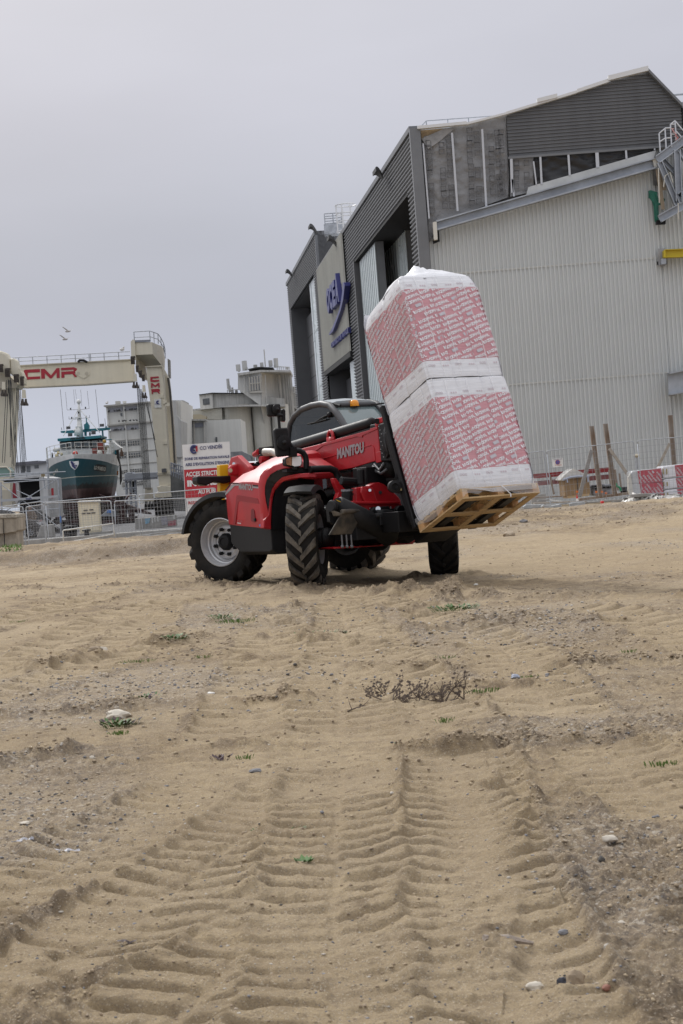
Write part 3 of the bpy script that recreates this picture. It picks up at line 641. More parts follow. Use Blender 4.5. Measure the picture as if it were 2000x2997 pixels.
# blue sign: letters, sweep, subtitle (each letter its own part)
def sgn(pts, name, d=.75, th=.38):
    H.b(MB().prism([fp(X, Y, d=d) for X, Y in pts], HN * -th), name, mBlue)
def ftext(s, name, z0, z1, ta, tb, d, bold, th):
    mb = MB(); put_text(mb, s, FW3(ta, z0, d), -HF, (0, 0, 1), ta - tb, z1 - z0, bold, ext=HN * -th); H.b(mb, name, mBlue)
zs0 = [fp(470, 1355, d=.8).z, fp(450, 1125, d=.8).z]; tl, tr = fx(443, 1250, .8), fx(562, 1200, .8)
wv = (tl - tr)
for i, ch in enumerate('OCEA'):
    a = tl - wv * i / 4; z0 = zs0[0] + .12 * i; z1_ = zs0[1] + .55 * i * 0 + .0
    ftext(ch, 'letter', zs0[0], zs0[1] + (.0 if ch != 'A' else .25), a, a - wv / 4 * .9, .8, .06, .4)
sgn([(597, 1067), (613, 1068), (618, 1100), (603, 1230), (580, 1330), (545, 1430), (505, 1535), (470, 1570), (466, 1560), (500, 1500), (540, 1400), (568, 1320), (585, 1230), (598, 1120)], 'swoosh')
za, zc = fp(490, 1695, d=.7).z, fp(490, 1645, d=.7).z
ta, tb = fx(486, 1660, .7), fx(655, 1560, .7); s_ = 'CONSTRUCTION NAVALE'; wv = (ta - tb) / len(s_)
for i, ch in enumerate(s_):
    if ch != ' ': ftext(ch, 'small_letter', za, zc, ta - wv * i, ta - wv * (i + .82 if ch != 'I' else i + .3), .7, .07, .2)
# floodlights on the parapet, ladder cage, rails
for X, Y in ((1000, 85), (555, 725), (365, 605), (130, 1020)):
    if X == 555: b0 = fp(X, Y, d=.4)
    else: b0 = fp(X, Y, d=.4)
    mb = MB(); k_ = 1.0 if X < 900 else .75
    rings = []
    for q in range(7):
        an = radians(200 - q * 16); c = b0 + HN * (.1 + .55 * k_ * q / 6) + Vector((0, 0, .1 + .5 * k_ * sin(q / 6 * pi * .62))); w2 = .22 + .09 * q
        rings.append([c - HF * w2 - Vector((0, 0, .10)), c + HF * w2 - Vector((0, 0, .10)), c + HF * w2 + Vector((0, 0, .12)), c - HF * w2 + Vector((0, 0, .12))])
    mb.loft(rings); H.b(mb, 'gutter_spout', mat('dull_zinc', (.07, .07, .07), .6, .2, var=.2))
cg = MB(); c0 = fp(650, 590, d=-.8)
for k in range(7):
    an = radians(k * 45 + 20); q = Vector((.75 * cos(an), .75 * sin(an), 0)); cg.tube(c0 + q, c0 + q + Vector((0, 0, 1.9)), .04, 5)
for hz in (0.1, .75, 1.3, 1.9):
    cg.path([c0 + Vector((.75 * cos(radians(k * 30 + 20)), .75 * sin(radians(k * 30 + 20)), hz)) for k in range(11)], .045, 5)
H.b(cg, 'ladder_cage', mat('white_steel', (.66, .66, .66), .45))
pl_ = MB(); c1 = fp(600, 600, d=-.8)
for dx in (-1.2, -.6, 0): 
    for dy in (0, 1.2): pl_.tube(c1 + Vector((dx, dy, 0)), c1 + Vector((dx, dy, 1.5)), .04, 5)
for hz in (.8, 1.15, 1.5): pl_.path([c1 + Vector((0, 0, hz)), c1 + Vector((-1.2, 0, hz)), c1 + Vector((-1.2, 1.2, hz)), c1 + Vector((0, 1.2, hz))], .04, 5)
pl_.box(c1 + Vector((-.4, .6, .4)), (1.8, 1.4, .7)); H.b(pl_, 'roof_platform', M['steel'])
rl_ = MB(); a = fp(415, 590, d=-2); b_ = fp(600, 578, d=-2); 
for hz in (0, -.8): rl_.tube(a + Vector((0, 0, hz)), b_ + Vector((0, 0, hz)), .05, 5)
a = fp(700, 425, d=-2); b_ = fp(790, 420, d=-2); rl_.tube(a, b_, .06, 5); rl_.tube(a - Vector((0, 0, 1.6)), b_ - Vector((0, 0, 1.6)), .05, 5); H.b(rl_, 'guard_rail', M['steel'])
# right hand steelwork fixed to the gable -------------------------------
def gb(X, Y, d): return at('B8', X, Y, GY - d)
def ibeam(mb, a, b, h, w=.3, tf=.06):
    """I beam: a,b are ends of the lower edge; section height h, depth w towards -y"""
    a, b = Vector(a), Vector(b); up_ = Vector((0, 0, h)); mb.prism([a, b, b + Vector((0, 0, tf)), a + Vector((0, 0, tf))], (0, -w, 0)); mb.prism([a + up_, b + up_, b + up_ + Vector((0, 0, tf)), a + up_ + Vector((0, 0, tf))], (0, -w, 0))
    m_ = Vector((0, -w / 2, tf)); mb.prism([a + m_, b + m_, b + Vector((0, -w / 2, h)), a + Vector((0, -w / 2, h))], (0, -.04, 0))
tr_ = empty('roof_truss', gb(600, 690, .8), 'galvanised steel truss with guard rail jutting from the gable above the yellow beam', 'steel truss')
T = Loc(tr_)
def strut(pa, pb, w, d0, name='diagonal'):
    a, b = gb(*pa, d0), gb(*pb, d0); dr = (b - a).normalized(); n = Vector((-dr.z, 0, dr.x)) * (w / 2)
    mb = MB().prism([a - n, b - n, b + n, a + n], (0, -.05, 0)); mb.prism([a - n, b - n, b - n * .75, a - n * .75], (0, -.28, 0)); mb.prism([a + n * .75, b + n * .75, b + n, a + n], (0, -.28, 0)); T.b(mb, name, mGalv)
strut((575, 655), (1100, 265), .38, .8, 'top_chord'); strut((610, 1465), (1100, 1190), .36, .8, 'bottom_chord')
strut((605, 690), (845, 1270), .26, .85); strut((845, 520), (870, 1230), .30, .9, 'upright'); strut((885, 520), (1100, 880), .24, .85); strut((880, 1150), (1100, 900), .22, .9); strut((650, 660), (860, 880), .22, .5)
mb = MB().prism([gb(510, 640, .6), gb(575, 620, .6), gb(625, 700, .6), gb(545, 765, .6)], (0, -.1, 0)); T.b(mb, 'end_plate', mat('cream_bracket', (.62, .60, .54), .5))
mb = MB()
for (x0, y0, y1) in ((608, 285, 535), (690, 220, 500), (765, 170, 470), (828, 110, 400)):
    mb.tube(gb(x0, y0, 1), gb(x0 + 16, y1, 1), .035, 6)
for a, b_ in (((608, 285), (690, 215)), ((615, 400), (700, 345)), ((690, 212), (765, 208)), ((705, 350), (770, 345)), ((760, 165), (828, 108)), ((770, 158), (830, 158)), ((770, 295), (835, 295)), ((828, 112), (940, 245)), ((840, 250), (925, 345))): mb.tube(gb(*a, 1), gb(*b_, 1), .03, 6)
T.b(mb, 'guard_rail', mat('bright_rail', (.62, .64, .68), .4, .3))
mb = MB(); p = [gb(790 + 25 * sin(k * 2.1) + k * 6, 205 + 20 * cos(k * 1.7) + k * 14, 1.05) for k in range(14)]; mb.path(p, .03, 5); T.b(mb, 'barrier_tape', mat('tape', (.6, .16, .15), .5, col2=(.7, .66, .65), vscale=6))
# netting
mb = MB()
for k in range(9): mb.tube(gb(600 + k * 14, 800 + k * 12, .7), gb(630 + k * 8, 1060, .7), .018, 4)
for k in range(10): mb.tube(gb(610 + k * 3, 830 + k * 26, .7), gb(720, 860 + k * 22, .7), .018, 4)
for k in range(5): mb.tube(gb(570 + k * 11, 780, .72), gb(650 + k * 8, 1330, .72), .03, 4)
T.b(mb, 'netting', mat('rope_net', (.33, .27, .20), .9))
mb = MB(); mb.path([gb(870, 1240, 1.1), gb(875, 1350, 1.1), gb(868, 1400, 1.1), gb(878, 1465, 1.1)], .025, 5); mb.path([gb(670, 1020, 1.1), gb(690, 870, 1.1), gb(760, 820, 1.1), gb(800, 960, 1.1)], .025, 5); mb.path([gb(600, 760, 1.1), gb(605, 1000, 1.1), gb(612, 1240, 1.1)], .025, 5); T.b(mb, 'rope', mat('pale_rope', (.6, .58, .52), .9))
mb = MB(); c = [(460, 1075), (490, 1066), (585, 1095), (583, 1180), (640, 1170), (690, 1185), (680, 1225), (640, 1265), (598, 1275), (605, 1515), (545, 1500), (530, 1290), (495, 1180), (460, 1178)]
mb.prism([gb(x, y, .45) for x, y in c], (0, -.05, 0)); mb.path([gb(475, 1080, .5), gb(500, 1180, .5), gb(560, 1260, .5), gb(575, 1500, .5)], .06, 5); mb.path([gb(560, 1100, .5), gb(590, 1200, .5), gb(660, 1210, .5)], .07, 5)
o = H.b(mb, 'green_tarpaulin', mat('green_tarp', (.012, .13, .085), .45, var=.35, vscale=4, bump=.03, bscale=5))
H.b(MB().prism([gb(555, 1490, .35), gb(690, 1480, .35), gb(685, 1540, .35), gb(560, 1548, .35)], (0, -.25, 0)), 'bearing_block', M['black'])
H.b(MB().prism([gb(515, 780, .2), gb(590, 780, .2), gb(595, 1000, .2), gb(525, 1000, .2)], (0, -.1, 0)), 'wall_pocket', mat('pocket', (.14, .14, .14), .7, var=.4))
yb = empty('yellow_beam', gb(660, 1950, .5), 'short yellow painted steel beam sticking out of the beige gable at the right edge', 'steel beam'); T2 = Loc(yb)
mb = MB(); ibeam(mb, gb(672, 2005, .3), gb(1150, 1985, .3), .34, .42, .03); T2.b(mb, 'beam', mat('yellow_paint', (.55, .42, .012), .45)); T2.b(MB().prism([gb(654, 1908, .35), gb(674, 1905, .35), gb(676, 2008, .35), gb(656, 2005, .35)], (0, -.4, 0)), 'end_plate', mat('yellow_paint', (.55, .42, .012), .45))
H.b(MB().prism([gb(590, 1872, .18), gb(683, 1868, .18), gb(690, 2110, .18), gb(600, 2110, .18)], (0, -.08, 0)), 'mounting_plate', mat('plate_grey', (.34, .34, .35), .5, var=.2)); H.b(MB().prism([gb(620, 2020, .25), gb(685, 2015, .25), gb(690, 2090, .25), gb(620, 2100, .25)], (0, -.35, 0)), 'seat_bracket', mGalv)
H.b(MB().prism([gb(580, 2050, .1), gb(705, 2040, .1), gb(710, 2085, .1), gb(580, 2095, .1)], (0, -.1, 0)), 'wall_slot', mDark)
gbm = empty('grey_beam', at('A7', 1450, 860, GY - .5), 'short grey steel beam projecting from the beige wall low at the right edge', 'steel beam'); T3 = Loc(gbm)
def g7(X, Y, d): return at('A7', X, Y, GY - d)
mb = MB(); mb.prism([g7(1455, 935, .6), g7(1700, 895, .6), g7(1700, 720, .6), g7(1450, 775, .6)], (0, -.06, 0)); mb.prism([g7(1450, 775, .6), g7(1700, 720, .6), g7(1700, 712, .6), g7(1450, 765, .6)], (0, -.5, 0)); mb.prism([g7(1455, 935, .6), g7(1700, 895, .6), g7(1700, 886, .6), g7(1455, 925, .6)], (0, -.5, 0)); T3.b(mb, 'beam', mGalv)
T3.b(MB().prism([g7(1443, 762, .4), g7(1492, 757, .4), g7(1503, 935, .4), g7(1456, 940, .4)], (0, -.1, 0)), 'end_plate', mat('plate_grey', (.34, .34, .35), .5, var=.2))
# ------------------------------------------------------------------ telehandler (local axes: x forward, y left, z up)
MO = Vector((-.178, 25.763, .017)); ma, mpi, mro = radians(28.01), radians(.277), radians(-1.07)
mh = Vector((sin(ma) * cos(mpi), -cos(ma) * cos(mpi), sin(mpi))); ml0 = Vector((cos(ma) * cos(mro), sin(ma) * cos(mro), sin(mro)))
mz = mh.cross(ml0).normalized(); mlv = mz.cross(mh)
MM = Matrix(((mh.x, mlv.x, mz.x, MO.x), (mh.y, mlv.y, mz.y, MO.y), (mh.z, mlv.z, mz.z, MO.z), (0, 0, 0, 1))); MI = MM.inverted()
CL = MI @ CO
def lp(z, X, Y, x=None, y=None, zz=None):
    r = MI.to_3x3() @ ray(z, X, Y); i, t = [(i, t) for i, t in ((0, x), (1, y), (2, zz)) if t is not None][0]
    return CL + r * ((t - CL[i]) / r[i])
tel = empty('telehandler', MO, 'red telescopic loader with black boom cylinders carrying the wrapped pallet load', 'telehandler', mtx=MM)
RED, BLK, RUB = M['red'], M['black'], M['rubberish']
WR, WT = .655, 1.10
def rim_prof(): return None
def make_wheel(nm, c, yaw, side, dust):
    c = Vector(c); ax = Vector((-sin(yaw), cos(yaw), 0)) * side; R3 = ax.to_track_quat('Z', 'Y')   # ax: outward axle
    w = bpy.data.objects.new('wheel', None); COL.objects.link(w); w.parent = tel; w.location = c
    hw = .205; R = WR - .045
    ty = MB(); prof = [(.352, -hw * .80), (.375, -hw * .96), (.46, -hw * 1.08), (.55, -hw * 1.04), (R - .025, -hw * .90), (R, -hw * .62), (R + .012, 0), (R, hw * .62), (R - .025, hw * .90), (.55, hw * 1.04), (.46, hw * 1.08), (.375, hw * .96), (.352, hw * .80)]
    ty.lathe(prof, (0, 0, 0), ax, 56, closed=True); ty.build('tyre', M['tyre'], w, smooth=True)
    tr = MB(); q = R3; NL = 17
    def P(r, an, h): return q @ Vector((r * cos(an), r * sin(an), h))
    for s_ in (-1, 1):
        for k in range(NL):
            a0 = 2 * pi * (k + (.5 if s_ > 0 else 0)) / NL; rows = []
            for f, h in ((0, -.02), (.25, .055), (.55, .115), (.80, .165), (1, .2), (1.0, .208)):
                i = len(rows); aa = a0 + (h / hw) * .34 * (-1 if side * 1 > 0 else 1) * (1); wd_ = .066 + .024 * f
                hh = h * s_; rt = WR - .002 - (.014 if i == 4 else 0) - (.07 if i == 5 else 0); rb = R - .02 - (.05 if i == 5 else 0)
                rows.append([P(rb, aa - wd_ * 1.25, hh), P(rt, aa - wd_ * .85, hh), P(rt, aa + wd_ * .85, hh), P(rb, aa + wd_ * 1.25, hh)])
            tr.loft(rows)
    tr.build('tread', M['tread'] if dust else M['tyre'], w)
    rm = MB(); o = hw * .80
    rp_ = [(.350, o - .03), (.372, o + .015), (.378, o + .04), (.366, o + .046), (.352, o + .015), (.340, o - .02), (.332, o - .035), (.330, o - .075), (.312, o - .085), (.306, o - .135), (.290, o - .15), (.268, o - .165), (.262, o - .13), (.240, o - .115), (.205, o - .11), (.198, o - .13), (.0, o - .13)]
    rm.lathe(rp_, (0, 0, 0), ax, 48); rm.lathe([(.345, -o - .01), (.352, -o - .03), (.328, -o), (.30, -o + .05), (.29, .0), (.276, o - .16)], (0, 0, 0), ax, 48)
    rmo = rm.build('rim', M['silver'], w, smooth=True, auto=28)
    hb = MB(); hb.lathe([(.140, o - .13), (.135, o - .09), (.120, o - .07), (.115, o - .055), (.10, o - .04), (.07, o - .035), (.06, o - .05), (0, o - .05)], (0, 0, 0), ax, 10); hb.build('hub', BLK, rmo, auto=35)
    for k in range(8):
        an = 2 * pi * k / 8 + .3; nb = MB(); p = q @ Vector((.20 * cos(an), .20 * sin(an), o - .12)); nb.tube(p, p + ax * .05, .031, 6); nb.tube(p + ax * .05, p + ax * .07, .018, 6); nb.build('wheel_nut', BLK, rmo)
    ib = MB(); ib.lathe([(.29, -.05), (.12, -.05), (.12, -.22), (.0, -.22)], (0, 0, 0), ax, 24); ib.build('axle_hub', BLK, w, auto=35)
    return w
wFR = make_wheel('fr', (1.38, -WT - .02, WR), radians(-36), -1, True)
wFL = make_wheel('fl', (1.38, WT, WR), radians(-31), 1, False)
wRR = make_wheel('rr', (-1.38, -WT, WR), radians(29), -1, False)
wRL = make_wheel('rl', (-1.38, WT, WR), radians(25), 1, True)
# chassis --------------------------------------------------------
mb = MB(); mb.b2((-2.25, -.42, .62), (2.2, .42, 1.05)); mb.b2((-1.5, -.75, .5), (-1.26, .75, .78)); mb.b2((1.26, -.75, .5), (1.5, .75, .78)); mb.b2((-.9, -1.05, .56), (.9, -.40, .9)); mb.b2((-1.1, .40, .5), (1.1, 1.05, 1.0))
mb.build('chassis', BLK, tel, bevel=.02)
for sx in (-1, 1):
    a = MB(); a.tube((sx * 1.38, -.95, WR), (sx * 1.38, .95, WR), .11, 16); a.sphere((sx * 1.38, 0, WR), .24, 16, 10); a.sphere((sx * 1.38, -.85, WR), .17, 14, 8); a.sphere((sx * 1.38, .85, WR), .17, 14, 8)
    a.tube((sx * 1.5, -.7, WR + .02), (sx * 1.5, .7, WR + .02), .045, 10); a.build('axle', BLK, tel, smooth=True)
# red belly plate low between the wheels
mb = MB(); mb.prism([lp('C2', 230, 1110, x=1.9), lp('C2', 1290, 1045, x=1.9), lp('C2', 1370, 1040, x=1.9), lp('C2', 1420, 965, x=1.9), lp('C2', 1160, 975, x=1.9), lp('C2', 860, 1060, x=1.9), lp('C2', 230, 1085, x=1.9)], (-.5, 0, 0)); mb.build('belly_plate', RED, tel, bevel=.008)
# engine hood: section rings along x, outer skin at y = -1.25 -----------
yo = -1.27
def hood_ring(x, ztop, zsh, zbot, yin, ysh, yout):
    """open section from the inner top edge over the shoulder down the outer side"""
    return [Vector((x, yin, zbot)), Vector((x, yin, ztop - .03)), Vector((x, yin - .05, ztop)), Vector((x, (yin + ysh) / 2 - .05, ztop - .012)), Vector((x, ysh, ztop - .05)), Vector((x, ysh - .09, ztop - .12)), Vector((x, (ysh - .09 + yout) / 2 - .02, (ztop - .12 + zsh) / 2 + .035)), Vector((x, yout, zsh)), Vector((x, yout, zsh - .06)), Vector((x, yout, (zsh + zbot) / 2)), Vector((x, yout + .012, zbot))]
rings = []
for x, zt_, zs, zb, yi, ysh, y_o in ((-1.14, 1.46, 1.30, .96, -.36, -.95, -1.12), (-1.10, 1.60, 1.40, .94, -.36, -.90, -1.21), (-.95, 1.74, 1.47, .92, -.36, -.84, yo), (-.70, 1.86, 1.53, .90, -.36, -.78, yo), (-.35, 1.93, 1.545, .88, -.36, -.76, yo), (.0, 1.955, 1.53, .86, -.36, -.76, yo), (.30, 1.95, 1.50, .835, -.36, -.78, yo), (.44, 1.93, 1.46, .825, -.36, -.80, yo + .01), (.50, 1.90, 1.42, .82, -.36, -.84, yo + .05)):
    rings.append(hood_ring(x, zt_, zs, zb, yi, ysh, y_o))
mb = MB(); mb.loft(rings); hood = mb.build('engine_hood', RED, tel, auto=32, bevel=.006)
# front return of the hood: red arch, black cover strip, dark wheel housing
xf = .52
def hx(pts, x, z='C3'): return [lp(z, X, Y, x=x) for X, Y in pts]
mb = MB()   # red surround facing forward: outer frame polygon minus opening, built as a strip
outer = hx([(770, 610), (790, 800), (870, 1000), (905, 1160)], xf); 
arch_o = [(915, 1300), (925, 1000), (945, 800), (985, 690), (1060, 600), (1170, 540), (1300, 515), (1568, 512), (1700, 508)]
arch_i_out = [(890, 1300), (880, 1050), (905, 800), (950, 660), (1010, 570), (1100, 500), (1240, 462), (1420, 440), (1568, 435), (1700, 440)]
def strip(mb, A, B, ext):
    n = len(A); vs = A + B; mb.add(vs + [v + Vector(ext) for v in vs], [(i, i + 1, n + i + 1, n + i) for i in range(n - 1)] + [(2 * n + i, 3 * n + i, 3 * n + i + 1, 2 * n + i + 1) for i in range(n - 1)] + [(i, 2 * n + i, 2 * n + i + 1, i + 1) for i in range(n - 1)] + [(n + i, n + i + 1, 3 * n + i + 1, 3 * n + i) for i in range(n - 1)] + [(0, n, 3 * n, 2 * n), (n - 1, 3 * n - 1, 4 * n - 1, 2 * n - 1)][:2]); return mb
A_ = [(912, 1302), (912, 1160), (922, 960), (940, 810), (975, 700), (1040, 612), (1120, 560), (1230, 528), (1350, 515), (1480, 513), (1600, 512)]
B_ = [(792, 1285), (800, 1160), (870, 1080), (895, 840), (935, 690), (1000, 580), (1090, 505), (1210, 470), (1350, 448), (1480, 440), (1600, 440)]
def xa(i, n, x0=.55, x1=1.15): return x0 + (x1 - x0) * max(0, (i - 4) / (n - 5))
n_ = len(A_)
def arcx(i): return .55 + .62 * sst_(i / (n_ - 1))
def sst_(t): t = max(0, min(1, (t - .3) / .7)); return t * t * (3 - 2 * t)
Aw = [lp('C3', X, Y, x=arcx(i)) for i, (X, Y) in enumerate(A_)]; Bw = [lp('C3', X, Y, x=arcx(i)) for i, (X, Y) in enumerate(B_)]
strip(mb, Aw, Bw, (-.10, 0.02, 0)); mb.build('wheel_arch', RED, tel, bevel=.012)
# red shoulder between the outer face and the black strip
K1 = [(912, 1302), (875, 1060), (835, 880), (818, 760), (820, 640), (850, 540), (910, 460), (1010, 400), (1110, 370), (1300, 350), (1480, 360), (1600, 400)]   # inner (black side)
K0 = [(795, 1285), (790, 1060), (780, 880), (770, 760), (762, 600), (790, 480), (850, 400), (950, 330), (1100, 280), (1300, 255), (1480, 262), (1620, 330)]
def kx(i): return .50 + .50 * sst_(i / 11.)
mb = MB(); strip(mb, [lp('C3', X, Y, x=kx(i) + .03) for i, (X, Y) in enumerate(K1)], [lp('C3', X, Y, x=kx(i) - .03) for i, (X, Y) in enumerate(K0)], (-.12, .0, 0)); mb.build('hood_shoulder', RED, tel, auto=40, bevel=.01)
S0 = [(880, 1075), (868, 1010), (842, 880), (825, 760), (826, 645), (856, 545), (915, 465), (1015, 405), (1112, 375), (1300, 353), (1480, 363), (1600, 402)]
S1 = [(884, 1075), (878, 960), (895, 840), (912, 760), (935, 690), (968, 628), (1000, 580), (1090, 505), (1210, 470), (1350, 448), (1480, 440), (1600, 440)]
mb = MB(); strip(mb, [lp('C3', X, Y, x=kx(i) + .01) for i, (X, Y) in enumerate(S0)], [lp('C3', X, Y, x=kx(i) + .02) for i, (X, Y) in enumerate(S1)], (-.1, 0, 0)); mb.build('arch_cover', mat('black_cover', (.02, .02, .021), .7, bump=.002, bscale=200), tel)
# dark housing inside the arch + top red panel on the boom side
mb = MB(); mb.b2((-.9, -1.2, .86), (.50, -.36, 1.35)); mb.prism([lp('C3', 912, 1300, x=.53), lp('C3', 925, 960, x=.53), lp('C3', 975, 720, x=.53), lp('C3', 1100, 570, x=.53), lp('C3', 1400, 520, x=.53), lp('C3', 1568, 520, x=.53), lp('C3', 1568, 1300, x=.53)], (-.06, 0, 0)); mb.build('wheel_housing', BLK, tel)
mb = MB(); mb.prism([Vector((.35, -.36, 1.86)), Vector((.55, -.36, 1.82)), Vector((.90, -.36, 1.70)), Vector((1.05, -.36, 1.60)), Vector((1.05, -.36, 1.50)), Vector((.35, -.36, 1.55))], (0, -.42, 0)); mb.build('hood_nose', RED, tel, bevel=.04, seg=3)
# lower black tank box
zz0 = .47
mb = MB(); mb.loft([[Vector((x, -.50, .95 - .06)), Vector((x, yo + .015, zt_)), Vector((x, yo + .015, zl)), Vector((x, yo + .10, zl2_)), Vector((x, -.50, zl2_ - .01))] for x, zt_, zl, zl2_ in ((-.93, .925, .66, .60), (-.88, .92, .62, .55), (-.60, .905, .50, .455), (.40, .845, .50, .455), (.50, .83, .53, .47))]); mb.build('side_tank', RUB, tel, bevel=.012)
# recess shade painted on in darker reds, and vent details, on the outer side
def side(pts, y=yo - .004, z='C3'): return [lp(z, X, Y, y=y) for X, Y in pts]
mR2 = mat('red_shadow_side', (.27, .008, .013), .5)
mb = MB(); mb.prism(side([(380, 790), (405, 778), (700, 830), (730, 915), (705, 910), (425, 870), (405, 895), (360, 1225), (330, 1225)]), (0, .02, 0)); mb.build('side_recess_shade', mR2, tel)
mb = MB(); mb.prism(side([(605, 1000), (630, 990), (650, 1010), (665, 1180), (655, 1192), (605, 1180), (598, 1130)]), (0, .02, 0)); mb.build('latch_recess_shade', mat('recess_shade_red', (.17, .006, .01), .5), tel); mb = MB(); mb.prism(side([(640, 1135), (662, 1135), (665, 1180), (645, 1175)], yo - .012), (0, .02, 0)); mb.build('latch', BLK, tel)
mG = mat('decal_grey', (.33, .31, .315), .5, .1)
mb = MB(); mb.prism(side([(205, 700), (300, 590), (410, 590), (410, 606), (305, 606), (212, 712)]), (0, .006, 0)); mb.prism(side([(630, 622), (765, 634), (765, 654), (630, 642)]), (0, .006, 0)); mb.build('black_stripe', BLK, tel)
mb = MB(); mb.prism(side([(205, 760), (310, 612), (410, 612), (410, 634), (355, 634), (212, 782)]), (0, .006, 0)); mb.prism(side([(625, 645), (765, 658), (765, 682), (625, 668)]), (0, .006, 0)); mb.build('grey_stripe', mG, tel)
def dtext(s, z, p0, p1, ph, y, m, nm, bold=.05, ext=None, par=tel):
    """text from pixel p0 to p1 (baseline) with cap height to pixel ph, on plane y"""
    a, b, c = lp(z, *p0, y=y), lp(z, *p1, y=y), lp(z, *ph, y=y); mb = MB(); put_text(mb, s, a, b - a, (c - a), (b - a).length, (c - a).length, bold, ext=ext); return mb.build(nm, m, par)
dtext('MANITOU', 'C3', (415, 690), (628, 712), (415, 596), yo - .006, mG, 'hood_lettering', .045)
dtext('MT 1335', 'C3', (388, 1178), (465, 1188), (388, 1158), yo - .006, mat('decal_dim', (.36, .10, .11), .5), 'model_lettering', .03)
dtext('easy', 'C3', (388, 1210), (452, 1220), (388, 1190), yo - .006, mat('decal_white', (.62, .60, .62), .5), 'badge_lettering', .05)
mb = MB(); mb.prism(side([(722, 1232), (745, 1222), (800, 1220), (804, 1232), (780, 1262), (728, 1258)]), (0, .006, 0)); mb.build('blue_sticker', mat('sticker_blue', (.06, .20, .50), .5), tel)
# hood top crease
mb = MB(); mb.path([Vector((-.95, -.98, 1.64)), Vector((-.60, -.97, 1.70)), Vector((.0, -.97, 1.735)), Vector((.36, -.98, 1.70))], .010, 5); mb.build('hood_crease', RED, tel)
# rear: exhaust, hose bundle, counter arms, yellow level, rear fender
mb = MB(); mb.path([Vector((-.75, -.30, 1.80)), Vector((-.95, -.32, 1.93)), Vector((-1.12, -.36, 2.0)), Vector((-1.30, -.42, 2.01))], [.05, .06, .06, .062], 12); mb.build('exhaust_pipe', mat('pale_exhaust', (.50, .47, .42), .4, .5), tel, smooth=True)
mb = MB(); mb.prism([Vector((-2.35, -.62, 1.35)), Vector((-2.35, -.62, 1.75)), Vector((-2.15, -.62, 1.98)), Vector((-1.9, -.62, 2.0)), Vector((-1.5, -.62, 1.80)), Vector((-1.3, -.62, 1.2)), Vector((-2.0, -.62, 1.0))], (0, .1, 0)); mb.prism([Vector((-2.35, .5, 1.35)), Vector((-2.35, .5, 1.75)), Vector((-2.15, .5, 1.98)), Vector((-1.9, .5, 2.0)), Vector((-1.3, .5, 1.2)), Vector((-2.0, .5, 1.0))], (0, .1, 0)); mb.build('boom_mount', RED, tel, bevel=.02)
mb = MB(); mb.tube((-2.0, -.64, 1.82), (-2.0, .65, 1.82), .08, 20); mb.build('pivot_pin', M['chrome'], tel, auto=40)
mb = MB(); mb.prism([lp('A1', X, Y, x=-2.28) for X, Y in ((448, 755), (530, 748), (545, 850), (540, 1000), (455, 1000))] , (-.12, 0, 0)); mb.prism([lp('A1', X, Y, x=-2.28) for X, Y in ((468, 1000), (500, 1000), (500, 1082), (478, 1082))] , (-.1, 0, 0)); mb.build('rear_post', mat('safety_yellow', (.72, .44, .01), .45), tel, bevel=.01)
mb = MB(); mb.prism([lp('A1', X, Y, x=-2.2) for X, Y in ((245, 858), (460, 856), (560, 852), (575, 905), (500, 925), (400, 910), (330, 945), (250, 930), (243, 900))], (-.22, 0, 0)); mb.build('rear_light_arm', BLK, tel, bevel=.02)
mb = MB(); mb.prism([lp('A1', X, Y, x=-1.9) for X, Y in ((540, 780), (560, 755), (620, 742), (690, 770), (700, 830), (600, 860), (545, 850))], (-.10, 0, 0)); mb.build('rear_bracket', RED, tel, bevel=.03); mb = MB(); mb.tube(lp('A1', 548, 805, x=-1.86), lp('A1', 548, 805, x=-1.98), .034, 14); mb.build('bracket_pin', mat('brass_pin', (.5, .45, .3), .3, .9), tel)
def fender(c, yaw, side, a0, a1, r, w, nm='fender', m=RUB, th=.025):
    ax = Vector((-sin(yaw), cos(yaw), 0)) * side; f = Vector((cos(yaw), sin(yaw), 0)); rings = []
    for k in range(15):
        an = radians(a0 + (a1 - a0) * k / 14); d = f * cos(an) + Vector((0, 0, 1)) * sin(an)
        rings.append([c + d * r + ax * w * .5 - d * .05, c + d * (r + .02) + ax * w * .42, c + d * (r + .035) , c + d * (r + .02) - ax * w * .42, c + d * r - ax * w * .5 - d * .05, c + d * (r - th) - ax * w * .45, c + d * (r - .0), c + d * (r - th) + ax * w * .45])
    mb = MB(); mb.loft(rings); mb.build(nm, m, tel, auto=40)
fender(Vector((-1.38, -WT, WR)), radians(29), -1, 60, 168, WR + .10, .46)
fender(Vector((1.38, -WT - .02, WR)), radians(-43), -1, 62, 140, WR + .09, .46)
fender(Vector((1.38, WT, WR)), radians(-31), 1, 50, 140, WR + .09, .46)
mb = MB(); mb.prism([lp('A1', 268, 1145, x=-2.0), lp('A1', 310, 1128, x=-2.0), lp('A1', 312, 1142, x=-2.0), lp('A1', 275, 1160, x=-2.0)], (.02, 0, 0)); mb.build('fender_sticker', mat('safety_yellow', (.72, .44, .01), .45), tel)
